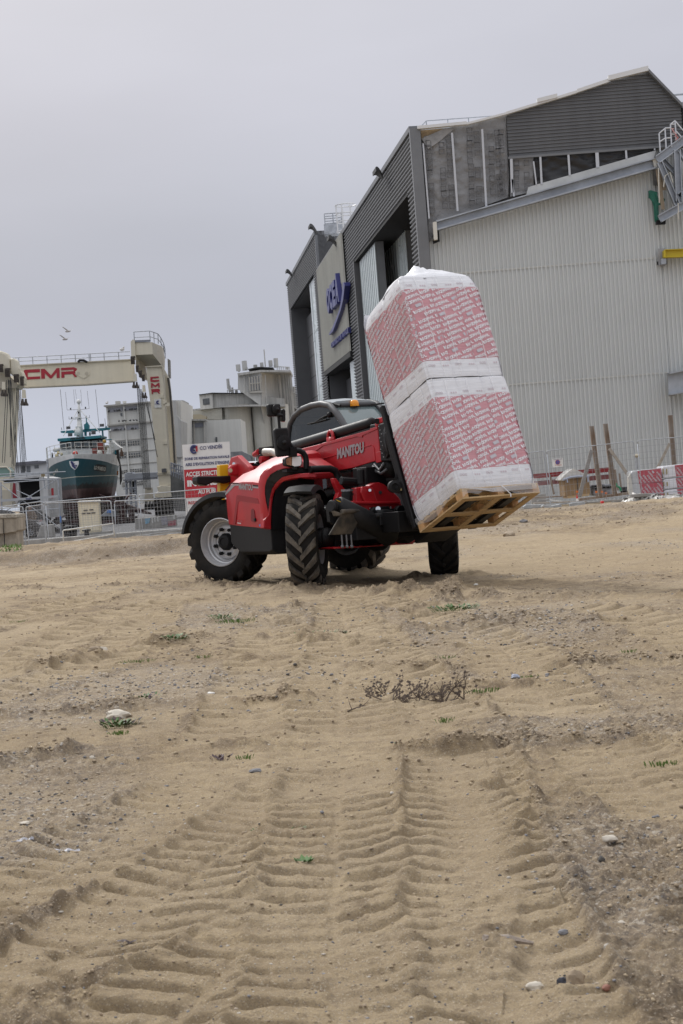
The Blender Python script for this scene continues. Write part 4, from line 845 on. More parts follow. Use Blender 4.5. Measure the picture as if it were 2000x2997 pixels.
# boom ---------------------------------------------------------------
yb0, yb1 = -.27, .17
def bs(pts, y=yb0): return [lp('C1', X, Y, y=y) for X, Y in pts]
BP = [(-40, 815), (400, 600), (620, 545), (640, 535), (1185, 385), (1190, 370), (1272, 345), (1310, 745), (1275, 765), (1240, 745), (1000, 820), (820, 852), (640, 838), (300, 905), (-40, 960)]
pts = bs(BP); pts[0] = Vector((-2.15, yb0, pts[0].z - .06)); pts[-1] = Vector((-2.15, yb0, 1.62))
mb = MB(); mb.prism(pts, (0, yb1 - yb0, 0)); boom = mb.build('boom', RED, tel, bevel=.022, seg=3)
mb = MB(); mb.path(bs([(500, 752), (700, 700), (1000, 612), (1200, 560)], yb0 - .004), .008, 5); mb.build('boom_fold', RED, boom)
mb = MB(); mb.prism(bs([(560, 632), (565, 610), (620, 545), (1185, 385), (1190, 370), (1272, 345), (1272, 375), (1100, 450), (1095, 472), (1040, 462), (640, 570), (600, 605)], yb0 - .012), (0, .012, 0)); mb.build('upper_fold', RED, boom, bevel=.004)
mb = MB(); mb.path(bs([(1215, 560), (1235, 600), (1250, 740)], yb0 - .004), .01, 5); mb.prism(bs([(1250, 640), (1310, 630), (1318, 748), (1260, 765)], yb0 - .015), (0, .02, 0)); mb.build('boom_collar', RED, boom, bevel=.006)
dtext('MANITOU', 'C1', (812, 722), (1118, 645), (810, 600), yb0 - .012, mG, 'boom_lettering', .05, par=boom)
mb = MB(); mb.tube(lp('C1', 650, 785, y=yb0 - .01), lp('C1', 650, 785, y=yb0 + .02), .045, 12); mb.build('boom_plug', BLK, boom)
# lifting eye
mb = MB(); e0, e1 = lp('C1', 742, 505, y=yb0 + .02), lp('C1', 738, 465, y=yb0 + .02)
ring = [e1 + Vector((.075 * cos(t), 0, .085 * sin(t))) for t in np.linspace(-.9, pi + .9, 13)]; mb.path(ring, .026, 8); mb.box(e0, (.19, .05, .10)); mb.build('lifting_eye', RED, boom, smooth=True)
# black covers / cylinder tube over the boom
mb = MB(); a, b_ = lp('C1', -60, 690, y=-.12), lp('C1', 1235, 305, y=-.12); b_ = a + (b_ - a) * 1.0
n_r = []
for t in (0, .02, .98, 1): p = a.lerp(b_, t); s_ = .6 if t in (0, 1) else 1; n_r.append([p + Vector((0, .10 * s_ * cos(k), .092 * s_ * sin(k))) for k in np.linspace(0, 2 * pi, 18, endpoint=False)])
mb.loft(n_r); mb.build('hose_cover', BLK, tel, smooth=True)
mb = MB(); mb.prism([lp('C1', X, Y, y=-.22) for X, Y in ((-60, 725), (400, 610), (1240, 345), (1240, 375), (400, 640), (-60, 770))], (0, .3, 0)); mb.build('boom_top_plate', BLK, tel)
mb = MB(); mb.prism([lp('C1', X, Y, y=-.25) for X, Y in ((1245, 255), (1318, 238), (1332, 300), (1290, 315), (1272, 345), (1240, 350))], (0, .35, 0)); mb.build('boom_lug', RED, tel, bevel=.015); mb = MB(); mb.tube(lp('C1', 1272, 285, y=-.275), lp('C1', 1272, 285, y=-.2), .04, 14); mb.build('lug_pin', BLK, tel)
mb = MB()   # rear fittings
mb.b2((-1.75, -.30, 2.02), (-1.35, -.12, 2.10)); mb.tube((-1.85, -.25, 2.03), (-1.70, -.25, 2.03), .04, 8); mb.build('rear_valve', BLK, tel); mb = MB(); mb.tube((-1.95, -.28, 2.0), (-1.80, -.28, 2.04), .05, 8); mb.tube((-1.6, -.36, 1.9), (-1.6, -.2, 1.9), .06, 8); mb.build('rear_fitting', RED, tel)
# inner boom, head, lift cylinder, carriage --------------------------------
mb = MB(); mb.b2((1.8, yb0 + .03, 1.72), (2.75, yb1 - .03, 2.22)); mb.build('inner_boom', BLK, tel, bevel=.02)
mb = MB(); mb.prism([lp('C1', X, Y, y=-.30) for X, Y in ((1275, 320), (1345, 300), (1390, 400), (1440, 560), (1440, 745), (1310, 745), (1300, 600))], (0, .45, 0)); mb.build('boom_end_cover', BLK, tel, bevel=.02)
rngb = np.random.default_rng(3); 
mb = MB()
for k in range(9): p = lp('C1', 1290 + 12 * (k % 3) + k * 4, 345 + k * 44, y=-.32); mb.sphere(p, .009, 6, 5)
mb.build('bolt_row', mat('dull_bolt', (.3, .3, .3), .4, .8), tel)
mb = MB(); 
for k in range(6): mb.path([lp('C1', 1330 + k * 8, 240 + k * 8, y=-.2), lp('C1', 1370 + k * 6, 300, y=-.25), lp('C1', 1375 - k * 5, 420, y=-.33), lp('C1', 1350 + k * 12, 560 + k * 20, y=-.33), lp('C1', 1380, 700, y=-.3)], .022, 6)
mb.build('hydraulic_hoses', BLK, tel, smooth=True)
# goose-neck down to the carriage
mb = MB(); mb.prism([Vector((2.35, -.22, 2.2)), Vector((2.75, -.22, 2.15)), Vector((3.15, -.22, 1.5)), Vector((3.25, -.22, .95)), Vector((2.95, -.22, .80)), Vector((2.75, -.22, 1.2)), Vector((2.4, -.22, 1.65))], (0, .36, 0)); mb.build('boom_head', BLK, tel, bevel=.03)
mb = MB(); mb.path([lp('C1', 1130, 870, y=-.1), lp('C1', 1250, 810, y=-.1), lp('C1', 1500, 800, y=-.1)], .17, 16); mb.tube((-1.2, 0, 1.2), (2.3, -.05, 1.45), .10, 14); mb.build('lift_cylinder', BLK, tel, smooth=True)
mb = MB(); mb.path([lp('C1', 1225, 800, y=-.28), lp('C1', 1260, 860, y=-.3), lp('C1', 1320, 885, y=-.3), lp('C1', 1380, 840, y=-.3)], .02, 6); mb.path([lp('C1', 1240, 780, y=-.28), lp('C1', 1300, 850, y=-.3), lp('C1', 1350, 770, y=-.3)], .02, 6); mb.build('tilt_hose', mat('hose_grey', (.07, .07, .075), .5), tel, smooth=True)
mb = MB(); mb.b2((1.6, -.45, 1.30), (2.0, .5, 1.62)); mb.tube(lp('C1', 855, 970, x=1.9), lp('C1', 1050, 985, x=1.9), .06, 10); mb.tube(lp('C1', 1080, 840, x=2.0), lp('C1', 1085, 1010, x=2.0), .055, 10); mb.build('under_boom_frame', BLK, tel, bevel=.01)
# front red frame -------------------------------------------------------
XF = 2.15
def fz(pts, x=XF): return [lp('C2', X, Y, x=x) for X, Y in pts]
mb = MB(); mb.prism(fz([(545, 235), (640, 218), (720, 222), (760, 190), (820, 160), (880, 155), (960, 185), (1090, 290), (1160, 360), (1195, 410), (1200, 460), (550, 450)]), (-.14, 0, 0)); mb.build('front_plate', RED, tel, bevel=.012)
mb = MB(); mb.prism(fz([(640, 215), (800, 230), (850, 390), (870, 440), (680, 440), (620, 300)], XF + .06), (-.05, 0, 0)); mb.build('front_bracket', RED, tel, bevel=.015)
mb = MB(); mb.prism(fz([(500, 455), (1200, 455), (1215, 480), (1130, 570), (1080, 600), (700, 600), (640, 560), (560, 500)], XF + .10), (-.35, 0, 0)); mb.build('front_beam', RED, tel, bevel=.015)
mb = MB(); mb.prism(fz([(500, 420), (850, 430), (1190, 420), (1195, 462), (500, 465)], XF + .16), (-.30, 0, 0)); mb.build('front_ledge', RED, tel, bevel=.012)
mb = MB(); mb.prism(fz([(1110, 590), (1200, 560), (1250, 640), (1160, 740), (1130, 690)], XF + .1), (-.2, 0, 0)); mb.prism(fz([(640, 570), (760, 600), (780, 650), (640, 610)], XF + .1), (-.2, 0, 0)); mb.build('front_gusset', RED, tel, bevel=.01)
mb = MB(); mb.prism(fz([(225, 95), (270, 100), (405, 265), (420, 330), (350, 420), (260, 420), (300, 300), (240, 160)], 1.75), (-.1, 0, 0)); mb.build('inner_fender_plate', RED, tel, bevel=.01)
mb = MB(); mb.tube(fz([(750, 268)], XF + .115)[0], fz([(750, 268)], XF + .14)[0], .02, 12); mb.build('front_bolt', M['chrome'], tel); mb = MB(); mb.tube(fz([(900, 300)], XF + .005)[0], fz([(900, 300)], XF + .02)[0], .025, 10); mb.build('front_hole', mDark, tel)
def fzt(s, p0, p1, ph, x, m, nm):
    a, b, c = lp('C2', *p0, x=x), lp('C2', *p1, x=x), lp('C2', *ph, x=x); q = MB(); put_text(q, s, a, b - a, c - a, (b - a).length, (c - a).length, .05); q.build(nm, m, tel)
fzt('MANITOU', (748, 566), (1058, 545), (745, 518), XF + .106, mat('decal_white2', (.7, .68, .68), .5), 'front_lettering')
# front valve block, lamp plugs, filter
mb = MB(); mb.prism(fz([(765, 565), (820, 505), (1035, 495), (1050, 570), (1000, 600), (770, 620)], XF + .22), (-.1, 0, 0)); mb.b2(Vector(fz([(790, 640)], XF + .15)[0]), Vector(fz([(1100, 760)], XF + .15)[0]) + Vector((.2, 0, 0))); mb.prism(fz([(1130, 540), (1170, 490), (1235, 480), (1240, 560), (1180, 600), (1135, 595)], XF + .3), (-.1, 0, 0)); mb.build('valve_block', BLK, tel, bevel=.015)
mb = MB(); mb.path(fz([(850, 600), (960, 590), (1080, 600), (1105, 680), (1100, 880)], XF + .26), .05, 8); mb.path(fz([(830, 640), (940, 620), (1050, 640), (1080, 860)], XF + .3), .04, 8); mb.path(fz([(1200, 570), (1190, 650), (1160, 760)], XF + .3), .02, 6); mb.build('front_hoses', BLK, tel, smooth=True)
mb = MB(); mb.tube(fz([(868, 535)], XF + .23)[0], fz([(868, 535)], XF + .26)[0], .035, 10); mb.build('hose_fitting', M['chrome'], tel)
mb = MB(); f0, f1 = fz([(425, 450)], XF + .02)[0], fz([(425, 285)], XF + .02)[0]; mb.tube(f0, f1, .078, 20); mb.tube(f1 - Vector((0, 0, .06)), f1 - Vector((0, 0, .03)), .086, 20); mb.build('air_filter', BLK, tel, auto=40); mb = MB(); mb.tube(f1, f1 + Vector((0, 0, .03)), .088, 14, .085); mb.build('filter_cap', mat('dented_cap', (.20, .20, .21), .4, .6, var=.6, vscale=30, bump=.01, bscale=40), tel)
# big pin boss near the load
for X, Y, r in ((1112, 215, .085), (1195, 235, .075)):
    mb = MB(); p = fz([(X, Y)], XF + .75)[0]; mb.lathe([(r, -.3), (r, 0), (r * .55, .01), (r * .5, -.05), (0, -.05)], p, Vector((.9, -.42, 0)), 18); mb.build('pin_boss', BLK, tel, auto=40)
mb = MB(); p = fz([(1198, 240)], XF + .76)[0]; mb.lathe([(.032, 0), (.03, .02), (.0, .024)], p, Vector((.9, -.42, 0)), 16); mb.build('grease_pin', mat('brass_pin', (.5, .45, .3), .3, .9), tel)
# stabiliser: round arm and pad ------------------------------------------
mb = MB(); a = lp('C2', 300, 470, x=2.45); b_ = lp('C2', 1040, 900, x=2.25); mb.loft([[p + Vector((0, cos(k), sin(k))) * 1. * r + Vector((sin(k * 1) * 0, 0, 0)) + Vector((cos(k) * .0, 0, 0)) for k in np.linspace(0, 2 * pi, 16, endpoint=False)] for p, r in ((a, .09), (b_, .14))]); 
mb.tube(a, b_, .11, 18, .18); mb.build('stabiliser_arm', RUB, tel, smooth=True)
mb = MB(); c_ = lp('C2', 212, 500, x=2.5); mb.lathe([(0, -.04), (.07, -.04), (.085, -.02), (.085, .02), (.07, .04), (0, .04)], c_, Vector((.3, -.95, .1)), 22); mb.prism([lp('C2', X, Y, x=2.46) for X, Y in ((150, 480), (270, 500), (300, 700), (240, 760), (180, 720))], (-.08, 0, 0)); mb.build('stabiliser_hinge', RUB, tel, auto=35)
pd = [lp('C2', X, Y, x=x) for X, Y, x in ((345, 600, 2.62), (640, 612, 2.45), (495, 895, 2.45), (165, 912, 2.62))]
mb = MB(); mb.prism(pd, (-.03, 0, 0)); mb.prism([lp('C2', X, Y, x=2.63) for X, Y in ((240, 560), (350, 600), (320, 640), (270, 640))], (-.1, 0, 0)); mb.path([pd[0] + Vector((0, 0, .02)), pd[1] + Vector((0, 0, .05))], .035, 8); mb.build('stabiliser_pad', mat('worn_pad', (.035, .033, .03), .6, col2=(.12, .10, .075), vscale=5), tel, bevel=.01)
mb = MB()
for X in (345, 412, 480): mb.tube(lp('C2', X, 905, x=2.5), lp('C2', X + 12, 1070, x=2.5), .012, 6); mb.sphere(lp('C2', X + 12, 1075, x=2.5), .025, 8, 6)
mb.build('pad_rods', mat('dull_rod', (.16, .16, .17), .4, .6), tel)
mb = MB(); mb.prism([lp('C2', X, Y, x=2.50) for X, Y in ((262, 398), (330, 430), (335, 440), (290, 425))], (-.01, 0, 0)); mb.build('yellow_sticker', mat('safety_yellow', (.72, .44, .01), .45), tel)
mb = MB(); mb.b2((1.75, -.85, .62), (2.35, .75, 1.02)); mb.b2((2.0, -.5, .70), (2.9, .25, .98)); mb.path([lp('C2', 380, 430, x=2.5), lp('C2', 400, 500, x=2.52), lp('C2', 440, 585, x=2.5)], .02, 6); mb.prism([lp('C2', X, Y, x=2.2) for X, Y in ((860, 900), (1240, 980), (1310, 1035), (1370, 1000), (1430, 940), (1535, 920), (1540, 800), (1000, 760))], (-.3, 0, 0)); mb.build('front_underframe', BLK, tel, bevel=.015)
# carriage and forks in the frame of the tilted load (built after the load frame below)
# lamps and mirrors ------------------------------------------------------
xl = 1.05
def lx(pts, x=xl, z='C1'): return [lp(z, X, Y, x=x) for X, Y in pts]
mb = MB(); mb.prism(lx([(222, 720), (235, 700), (300, 685), (395, 682), (412, 700), (412, 770), (395, 805), (320, 812), (232, 795), (222, 770)]), (-.12, 0, 0)); hl = mb.build('headlamp', BLK, tel, bevel=.012)
mGl = mat('lamp_lens', (.93, .93, .92), .25, 0, coat=.6); mb = MB(); mb.prism(lx([(298, 696), (392, 690), (402, 705), (402, 768), (388, 796), (322, 804), (296, 790)], xl + .006), (-.01, 0, 0)); mb.build('lens', mGl, hl)
mb = MB(); mb.prism(lx([(230, 724), (242, 706), (292, 696), (292, 796), (238, 785), (230, 765)], xl + .006), (-.01, 0, 0)); mb.build('indicator_lens', mat('amber_lens', (.50, .27, .16), .2, .3, var=.4, vscale=18), hl)
mb = MB(); mb.prism(lx([(235, 838), (500, 818), (525, 830), (525, 860), (465, 875), (235, 868)], 1.0), (-.16, 0, 0)); mb.tube(lx([(330, 812)], 1.0)[0], lx([(330, 840)], 1.0)[0], .05, 8); mb.path(lx([(500, 838), (620, 832), (730, 830), (790, 855), (825, 920), (820, 1000), (790, 1130)], 1.15), .052, 10); mb.build('lamp_bracket', BLK, tel, smooth=False, auto=40)
mb = MB(); mb.path(lx([(458, 830), (458, 745), (450, 690), (420, 645), (380, 625), (330, 620)], 1.03), .042, 10); mb.path(lx([(300, 655), (305, 620), (300, 580), (275, 545), (235, 525), (205, 522)], 1.05), .026, 8); mb.box(lx([(300, 635)], 1.05)[0], (.09, .10, .13)); mb.path(lx([(180, 530), (160, 480), (150, 350), (140, 230), (125, 130)], 1.0), .022, 8); mb.build('mirror_arm', BLK, tel, auto=45)
def mirror(pts, x, th, nm='mirror'):
    mb = MB(); P_ = lx(pts, x); c = sum(P_, Vector()) / len(P_); Q = [c + (p - c) * .86 + Vector((-th, 0, 0)) for p in P_]; mb.loft([[c + (p - c) * .93 + Vector((.02, 0, 0)) for p in P_], P_, [p + Vector((-th * .6, 0, 0)) for p in P_], Q]); o = mb.build(nm, RUB, tel, auto=50, bevel=.008); return o, c
m1, c1 = mirror([(95, 375), (110, 368), (232, 358), (245, 368), (275, 660), (265, 682), (145, 698), (122, 685), (85, 400)], 1.02, .08); m2, c2 = mirror([(12, 105), (22, 90), (145, 85), (160, 98), (160, 215), (148, 230), (35, 232), (20, 215)], 1.0, .07); m3, c3 = mirror([(175, 155), (185, 143), (205, 145), (215, 165), (217, 275), (208, 292), (190, 288), (178, 270)], 1.0, .10)
mb = MB(); mb.lathe([(.11, 0), (.11, .02), (.06, .035), (0, .035)], lx([(200, 530)], 1.05)[0], (1, 0, 0), 16); mb.sphere(lx([(205, 530)], 1.1)[0], .035, 8, 6); mb.build('mirror_joint', BLK, m1, auto=40); mb = MB(); mb.lathe([(.07, 0), (.07, .02), (.03, .035), (0, .035)], lx([(110, 150)], 1.03)[0], (1, 0, 0), 14); mb.sphere(lx([(125, 150)], 1.06)[0], .03, 8, 6); mb.tube(lx([(125, 215)], 1.04)[0], lx([(180, 218)], 1.02)[0], .022, 6); mb.sphere(lx([(142, 215)], 1.04)[0], .035, 8, 6); mb.build('mirror_joint', BLK, m2, auto=40)
mb = MB(); mb.prism(lx([(188, 280), (212, 284), (214, 294), (190, 290)], .99), (-.05, 0, 0)); mb.build('reflector', mat('red_reflector', (.35, .04, .03), .3), m3)
# cab -------------------------------------------------------------------
yc0, yc1 = .34, 1.17
prof = [(-1.95, 1.30), (-1.97, 2.08), (-1.93, 2.28), (-1.85, 2.46), (-1.68, 2.58), (-1.40, 2.665), (-1.05, 2.70), (-.72, 2.70), (-.45, 2.655), (-.22, 2.50), (.02, 2.28), (.45, 1.85), (.62, 1.45), (.55, 1.05), (-1.3, 1.05)]
mcab = mat('cab_frame', (.055, .056, .06), .5, bump=.001, bscale=200)
def cpt(p, y): return Vector((p[0], y, p[1]))
def inset(pr, d):
    c = Vector((sum(p[0] for p in pr) / len(pr), sum(p[1] for p in pr) / len(pr))); return [tuple(Vector(p) + (c - Vector(p)).normalized() * d) for p in pr]
# side frames as tubes, roof and glass skins
for y in (yc0, yc1):
    mb = MB(); mb.path([cpt(p, y) for p in prof] + [cpt(prof[0], y)], .052, 10); mb.build('side_frame', mcab, tel, smooth=True)
ins = inset(prof, .03); mgl = glassy('cab_glass', (.012, .018, .018), .04, alpha=.78); mgl.node_tree.nodes['Principled BSDF'].inputs['Specular IOR Level'].default_value = .45; mws = glassy('windscreen_glass', (.17, .22, .225), .10, alpha=.82)  # dark tint stands for the unlit cab interior, pale windscreen colour for sky reflection
for y in (yc0 - .01, yc1 + .01):
    mb = MB(); mb.add([cpt(p, y) for p in ins], [tuple(range(len(ins)))]); mb.build('side_window', mgl, tel)
mb = MB(); mb.loft([[cpt(p, y) for p in ins[8:12]] for y in (yc0 + .03, .5, .75, 1.0, yc1 - .03)], closed=False, cap=False); mb.build('windscreen', mws, tel, smooth=True)
mb = MB(); mb.loft([[cpt(p, y) for p in ins[0:4]] for y in (yc0 + .03, .75, yc1 - .03)], closed=False, cap=False); mb.build('rear_window', mgl, tel, smooth=True)
mb = MB(); rf = prof[3:9]; mb.loft([[cpt((p[0], p[1] + .015 + dz), y) for p in rf] + [cpt((p[0], p[1] - .03), y) for p in rf[::-1]] for y, dz in ((yc0 - .02, 0), (yc0 + .12, .045), (.75, .06), (yc1 - .12, .045), (yc1 + .02, 0))]); mb.build('cab_roof', mat('roof_grey', (.30, .33, .34), .3, .2), tel, auto=50)
mb = MB(); mb.path([cpt(prof[4], yc0), cpt(prof[4], yc1)], .04, 8); mb.path([cpt(prof[8], yc0), cpt(prof[8], yc1)], .035, 8); mb.path([cpt(prof[12], yc0), cpt(prof[12], yc1)], .05, 8); mb.b2((-1.9, yc0, 1.0), (.6, yc1, 1.45)); mb.b2((-1.2, yc1 - .03, 1.0), (-1.1, yc1 + .03, 2.6)); mb.build('cab_body', mcab, tel, bevel=.01)
mb = MB(); mb.b2((-1.35, .50, 1.45), (-.85, 1.02, 1.62)); mb.b2((-1.42, .50, 1.6), (-1.28, 1.02, 2.15)); mb.b2((-1.42, .62, 2.18), (-1.30, .90, 2.42)); mb.build('driver_seat', mat('seat_cloth', (.10, .11, .115), .8), tel, bevel=.04, seg=3)
# operator: a grey shape at the wheel is not readable in the photo, so only seat and wheel are shown
mb = MB(); cw = Vector((-.30, .76, 1.95)); axw = Vector((-.55, 0, .83)); q_ = axw.to_track_quat('Z', 'Y'); mb.path([cw + q_ @ Vector((.18 * cos(t), .18 * sin(t), 0)) for t in np.linspace(0, 2 * pi, 19)], .016, 6); mb.tube(cw, cw - axw * .5, .03, 8); mb.b2((-.1, .45, 1.4), (.35, 1.05, 1.8)); mb.build('steering_column', BLK, tel, auto=40)
mb = MB(); mb.path([lp('C1', 480, 315, y=yc0 - .04), lp('C1', 560, 298, y=yc0 - .04), lp('C1', 640, 245, y=yc0 - .04), lp('C1', 720, 205, y=yc0 - .04)], .012, 6); mb.path([lp('C1', 475, 318, y=yc0 - .04), lp('C1', 600, 290, y=yc0 - .04), lp('C1', 690, 262, y=yc0 - .04)], .012, 6); mb.sphere(lp('C1', 725, 212, y=yc0 - .03), .05, 8, 6); mb.build('wiper', BLK, tel)
bc = lp('C1', 1010, 98, y=.75); mb = MB(); mb.lathe([(.072, 0), (.074, .02), (.068, .06), (.055, .085), (.03, .098), (0, .10)], bc + Vector((0, 0, -.02)), (0, 0, 1), 20); mb.build('beacon', mat('amber_beacon', (.80, .30, .015), .2), tel, auto=50)
mb = MB(); mb.path([lp('C1', 675, 98, y=.36), lp('C1', 690, 78, y=.36), lp('C1', 720, 85, y=.36), lp('C1', 780, 85, y=.4), lp('C1', 850, 105, y=.4)], .02, 6); mb.b2(lp('C1', 1200, 92, y=.9), lp('C1', 1320, 84, y=.9) + Vector((0, .1, 0))); mb.build('roof_hose', BLK, tel)
# ------------------------------------------------------------------ pallet load frame
PA = Vector((1.550, 21.71, 1.143)); la, lt, lr = .508, .368, -.006
h0 = Vector((sin(la), -cos(la), 0)); l0_ = Vector((cos(la), sin(la), 0)); Zv = Vector((0, 0, 1))
LH = h0 * cos(lt) + Zv * sin(lt); z2_ = Zv * cos(lt) - h0 * sin(lt); LW = l0_ * cos(lr) + z2_ * sin(lr); LZ = z2_ * cos(lr) - l0_ * sin(lr)
# axes: x across (0..1.2 to the machine's left), y = from the front edge back (0..1.17), z up; origin at front near corner
PM = Matrix(((LW.x, -LH.x, LZ.x, PA.x), (LW.y, -LH.y, LZ.y, PA.y), (LW.z, -LH.z, LZ.z, PA.z), (0, 0, 0, 1)))
wood = mat('pallet_wood', (.55, .38, .19), .8, col2=(.36, .24, .12), vscale=3, stretch=(1, 6, 6), bump=.003, bscale=20); wood2 = mat('pallet_block', (.50, .29, .13), .85, var=.2, vscale=6)
def make_pallet(nm, label, mtx, W=1.207, Ld=1.173):
    p = empty(nm, (0, 0, 0), label, 'pallet', mtx=mtx)
    for y in (0, (Ld - .1) / 2, Ld - .1): MB().b2((0, y, 0), (W, y + .1, .022)).build('bottom_board', wood, p, bevel=.002)
    for x in (0, (W - .1) / 2, W - .1):
        for ya, yb_ in ((.1, (Ld - .1) / 2), ((Ld + .1) / 2, Ld - .1)): MB().b2((x, ya + .002, .001), (x + .1, yb_ - .002, .022)).build('bottom_board', wood, p, bevel=.002)
        for y in (0, (Ld - .145) / 2, Ld - .145): MB().b2((x + (0 if x < 1 else -.0), y, .022), (x + .1, y + .145, .10)).build('block', wood2, p, bevel=.003)
        MB().b2((x, 0, .10), (x + .1, Ld, .122)).build('stringer_board', wood, p, bevel=.002)
    for k in range(7):
        y = k * (Ld - .1) / 6; MB().b2((0, y, .122), (W, y + .1, .144)).build('deck_board', wood, p, bevel=.002)
    return p
pal = make_pallet('wooden_pallet', 'pale wooden pallet raised and tilted back under the tall wrapped load', PM)
# fork carriage on the machine, two forks passing through the pallet
TM = MI @ PM
def tm(x, y, z): return TM @ Vector((x, y, z))
def tbox(mb, a, b): 
    o = len(mb.v); mb.b2(a, b); mb.v[o:] = [tuple(TM @ Vector(p)) for p in mb.v[o:]]; return mb
for x in (.22, .85): mb = MB(); tbox(mb, (x, .12, .035), (x + .13, 1.25, .085)); tbox(mb, (x, 1.25, .035), (x + .13, 1.31, .95)); mb.build('fork', BLK, tel, bevel=.008)
mb = MB(); tbox(mb, (.0, 1.31, .20), (1.2, 1.39, .32)); tbox(mb, (.0, 1.31, .82), (1.2, 1.39, .94)); tbox(mb, (.2, 1.33, .3), (.3, 1.45, .85)); tbox(mb, (.9, 1.33, .3), (1.0, 1.45, .85)); tbox(mb, (.0, 1.25, .2), (.05, 1.39, 1.55)); tbox(mb, (1.15, 1.25, .2), (1.2, 1.39, 1.55)); tbox(mb, (.0, 1.25, 1.5), (1.2, 1.33, 1.56)); tbox(mb, (-.02, 1.22, .1), (.10, 1.30, 1.9)); tbox(mb, (.35, 1.4, .1), (.85, 1.9, .9)); mb.build('fork_carriage', BLK, tel, bevel=.012)
# ------------------------------------------------------------------ wrapped insulation load
def film_mat(nm, col, rough=.30):
    m = mat(nm, col, rough); t = m.node_tree; b = t.nodes['Principled BSDF']; N = t.nodes.new; lk = t.links.new
    co = N('ShaderNodeTexCoord'); mp_1 = N('ShaderNodeMapping'); mp_1.inputs['Scale'].default_value = (2.5, 2.5, 55); lk(co.outputs['Object'], mp_1.inputs[0]); mp_1.inputs['Rotation'].default_value = (.05, -.06, 0)
    n = N('ShaderNodeTexNoise'); n.inputs['Scale'].default_value = 1.0; n.inputs['Detail'].default_value = 5; n.inputs['Roughness'].default_value = .7; lk(mp_1.outputs[0], n.inputs[0])
    n2 = N('ShaderNodeTexNoise'); n2.inputs['Scale'].default_value = 5; n2.inputs['Detail'].default_value = 5; lk(co.outputs['Object'], n2.inputs[0])
    ad = N('ShaderNodeMath'); ad.operation = 'MULTIPLY_ADD'; lk(n.outputs[0], ad.inputs[0]); ad.inputs[1].default_value = .7; lk(n2.outputs[0], ad.inputs[2])
    bp = N('ShaderNodeBump'); bp.inputs['Strength'].default_value = .8; bp.inputs['Distance'].default_value = .014; lk(ad.outputs[0], bp.inputs['Height']); lk(bp.outputs[0], b.inputs['Normal'])
    rr_ = N('ShaderNodeMapRange'); rr_.inputs[1].default_value = .35; rr_.inputs[2].default_value = .7; rr_.inputs[3].default_value = .86; rr_.inputs[4].default_value = 1.12; lk(n.outputs[0], rr_.inputs[0])
    sc_ = N('ShaderNodeVectorMath'); sc_.operation = 'SCALE'; sc_.inputs[0].default_value = col; lk(rr_.outputs[0], sc_.inputs['Scale']); lk(sc_.outputs[0], b.inputs['Base Color'])
    b.inputs['Specular IOR Level'].default_value = .6; return m
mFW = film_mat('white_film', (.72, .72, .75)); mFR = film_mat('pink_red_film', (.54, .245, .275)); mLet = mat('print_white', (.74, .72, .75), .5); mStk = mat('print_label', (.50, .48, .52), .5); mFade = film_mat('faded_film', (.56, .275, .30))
def clip_tri(P, a, b, c0, c1):
    """clip polygon P to a<=x<=b, c0<=y<=c1"""
    for ax, lim, sg in ((0, a, 1), (0, b, -1), (1, c0, 1), (1, c1, -1)):
        Q = []; n = len(P)
        for i in range(n):
            p, q = P[i], P[(i + 1) % n]; dp, dq = (p[ax] - lim) * sg, (q[ax] - lim) * sg
            if dp >= 0: Q.append(p)
            if dp * dq < 0: t = dp / (dp - dq); Q.append((p[0] + (q[0] - p[0]) * t, p[1] + (q[1] - p[1]) * t))
        P = Q
        if len(P) < 3: return None
    return P
TXV, TXF = textmesh('ROCKWOOL', .06, 1); _tw = TXV[:, 0].max(); _th = textmesh('E', .045)[0][:, 1].max()
def print_band(mbw, mbs, S, rects, row=.074, capn=.043, ang=18., seed=0):
    """rows of the printed word, tilted, clipped to each rectangle; S maps (s,t) to 3D"""
    rg = random.Random(seed); ca, sa = cos(radians(ang)), sin(radians(ang)); ww = .26; gap = .03
    for (a, b, c0, c1) in rects:
        oy = rg.random() * row; r = -4
        for r in range(-8, int((c1 - c0) / row) + 12):
            xo = rg.random() * ww
            for k in range(-3, int((b - a) / ww) + 4):
                x0 = k * (ww + gap) + xo; y0 = r * row + oy; sticker = (k * 3 + r * 2) % 7 == 0
                cx, cy = a + x0 * ca - y0 * sa, c0 + x0 * sa + y0 * ca
                if cx > b + .05 or cx + ww < a - .05 or cy > c1 + .05 or cy + .2 < c0: continue
                if sticker:
                    q = [(x0 + .03, y0), (x0 + .13, y0), (x0 + .13, y0 + capn), (x0 + .03, y0 + capn)]; q = clip_tri([(a + u * ca - v * sa, c0 + u * sa + v * ca) for u, v in q], a, b, c0, c1)
                    if q: mbs.add([S(*p) for p in q], [tuple(range(len(q)))])
                    continue
                V2 = [(x0 + v[0] / _tw * ww, y0 + v[1] / _th * capn) for v in TXV]; V2 = [(a + u * ca - v * sa, c0 + u * sa + v * ca) for u, v in V2]
                inside = all(a <= p[0] <= b and c0 <= p[1] <= c1 for p in V2)
                if inside: mbw.add([S(*p) for p in V2], TXF)
                else:
                    for f in TXF:
                        q = clip_tri([V2[i] for i in f], a, b, c0, c1)
                        if q: mbw.add([S(*p) for p in q], [tuple(range(len(q)))])
load = empty('insulation_load', (0, 0, 0), 'tall leaning stack of red printed insulation packs in white stretch film on the raised pallet', 'insulation load', mtx=PM @ Matrix.Translation((0, 0, .146)))
LWd, LDp = 1.19, 1.16; H1, H2 = 1.55, 3.08
def bulge(s, t, w, h, amp): u = min(1, max(0, s / w)); v = min(1, max(0, t / h)); return amp * (1 - (2 * u - 1) ** 6) * (1 - (2 * v - 1) ** 6)
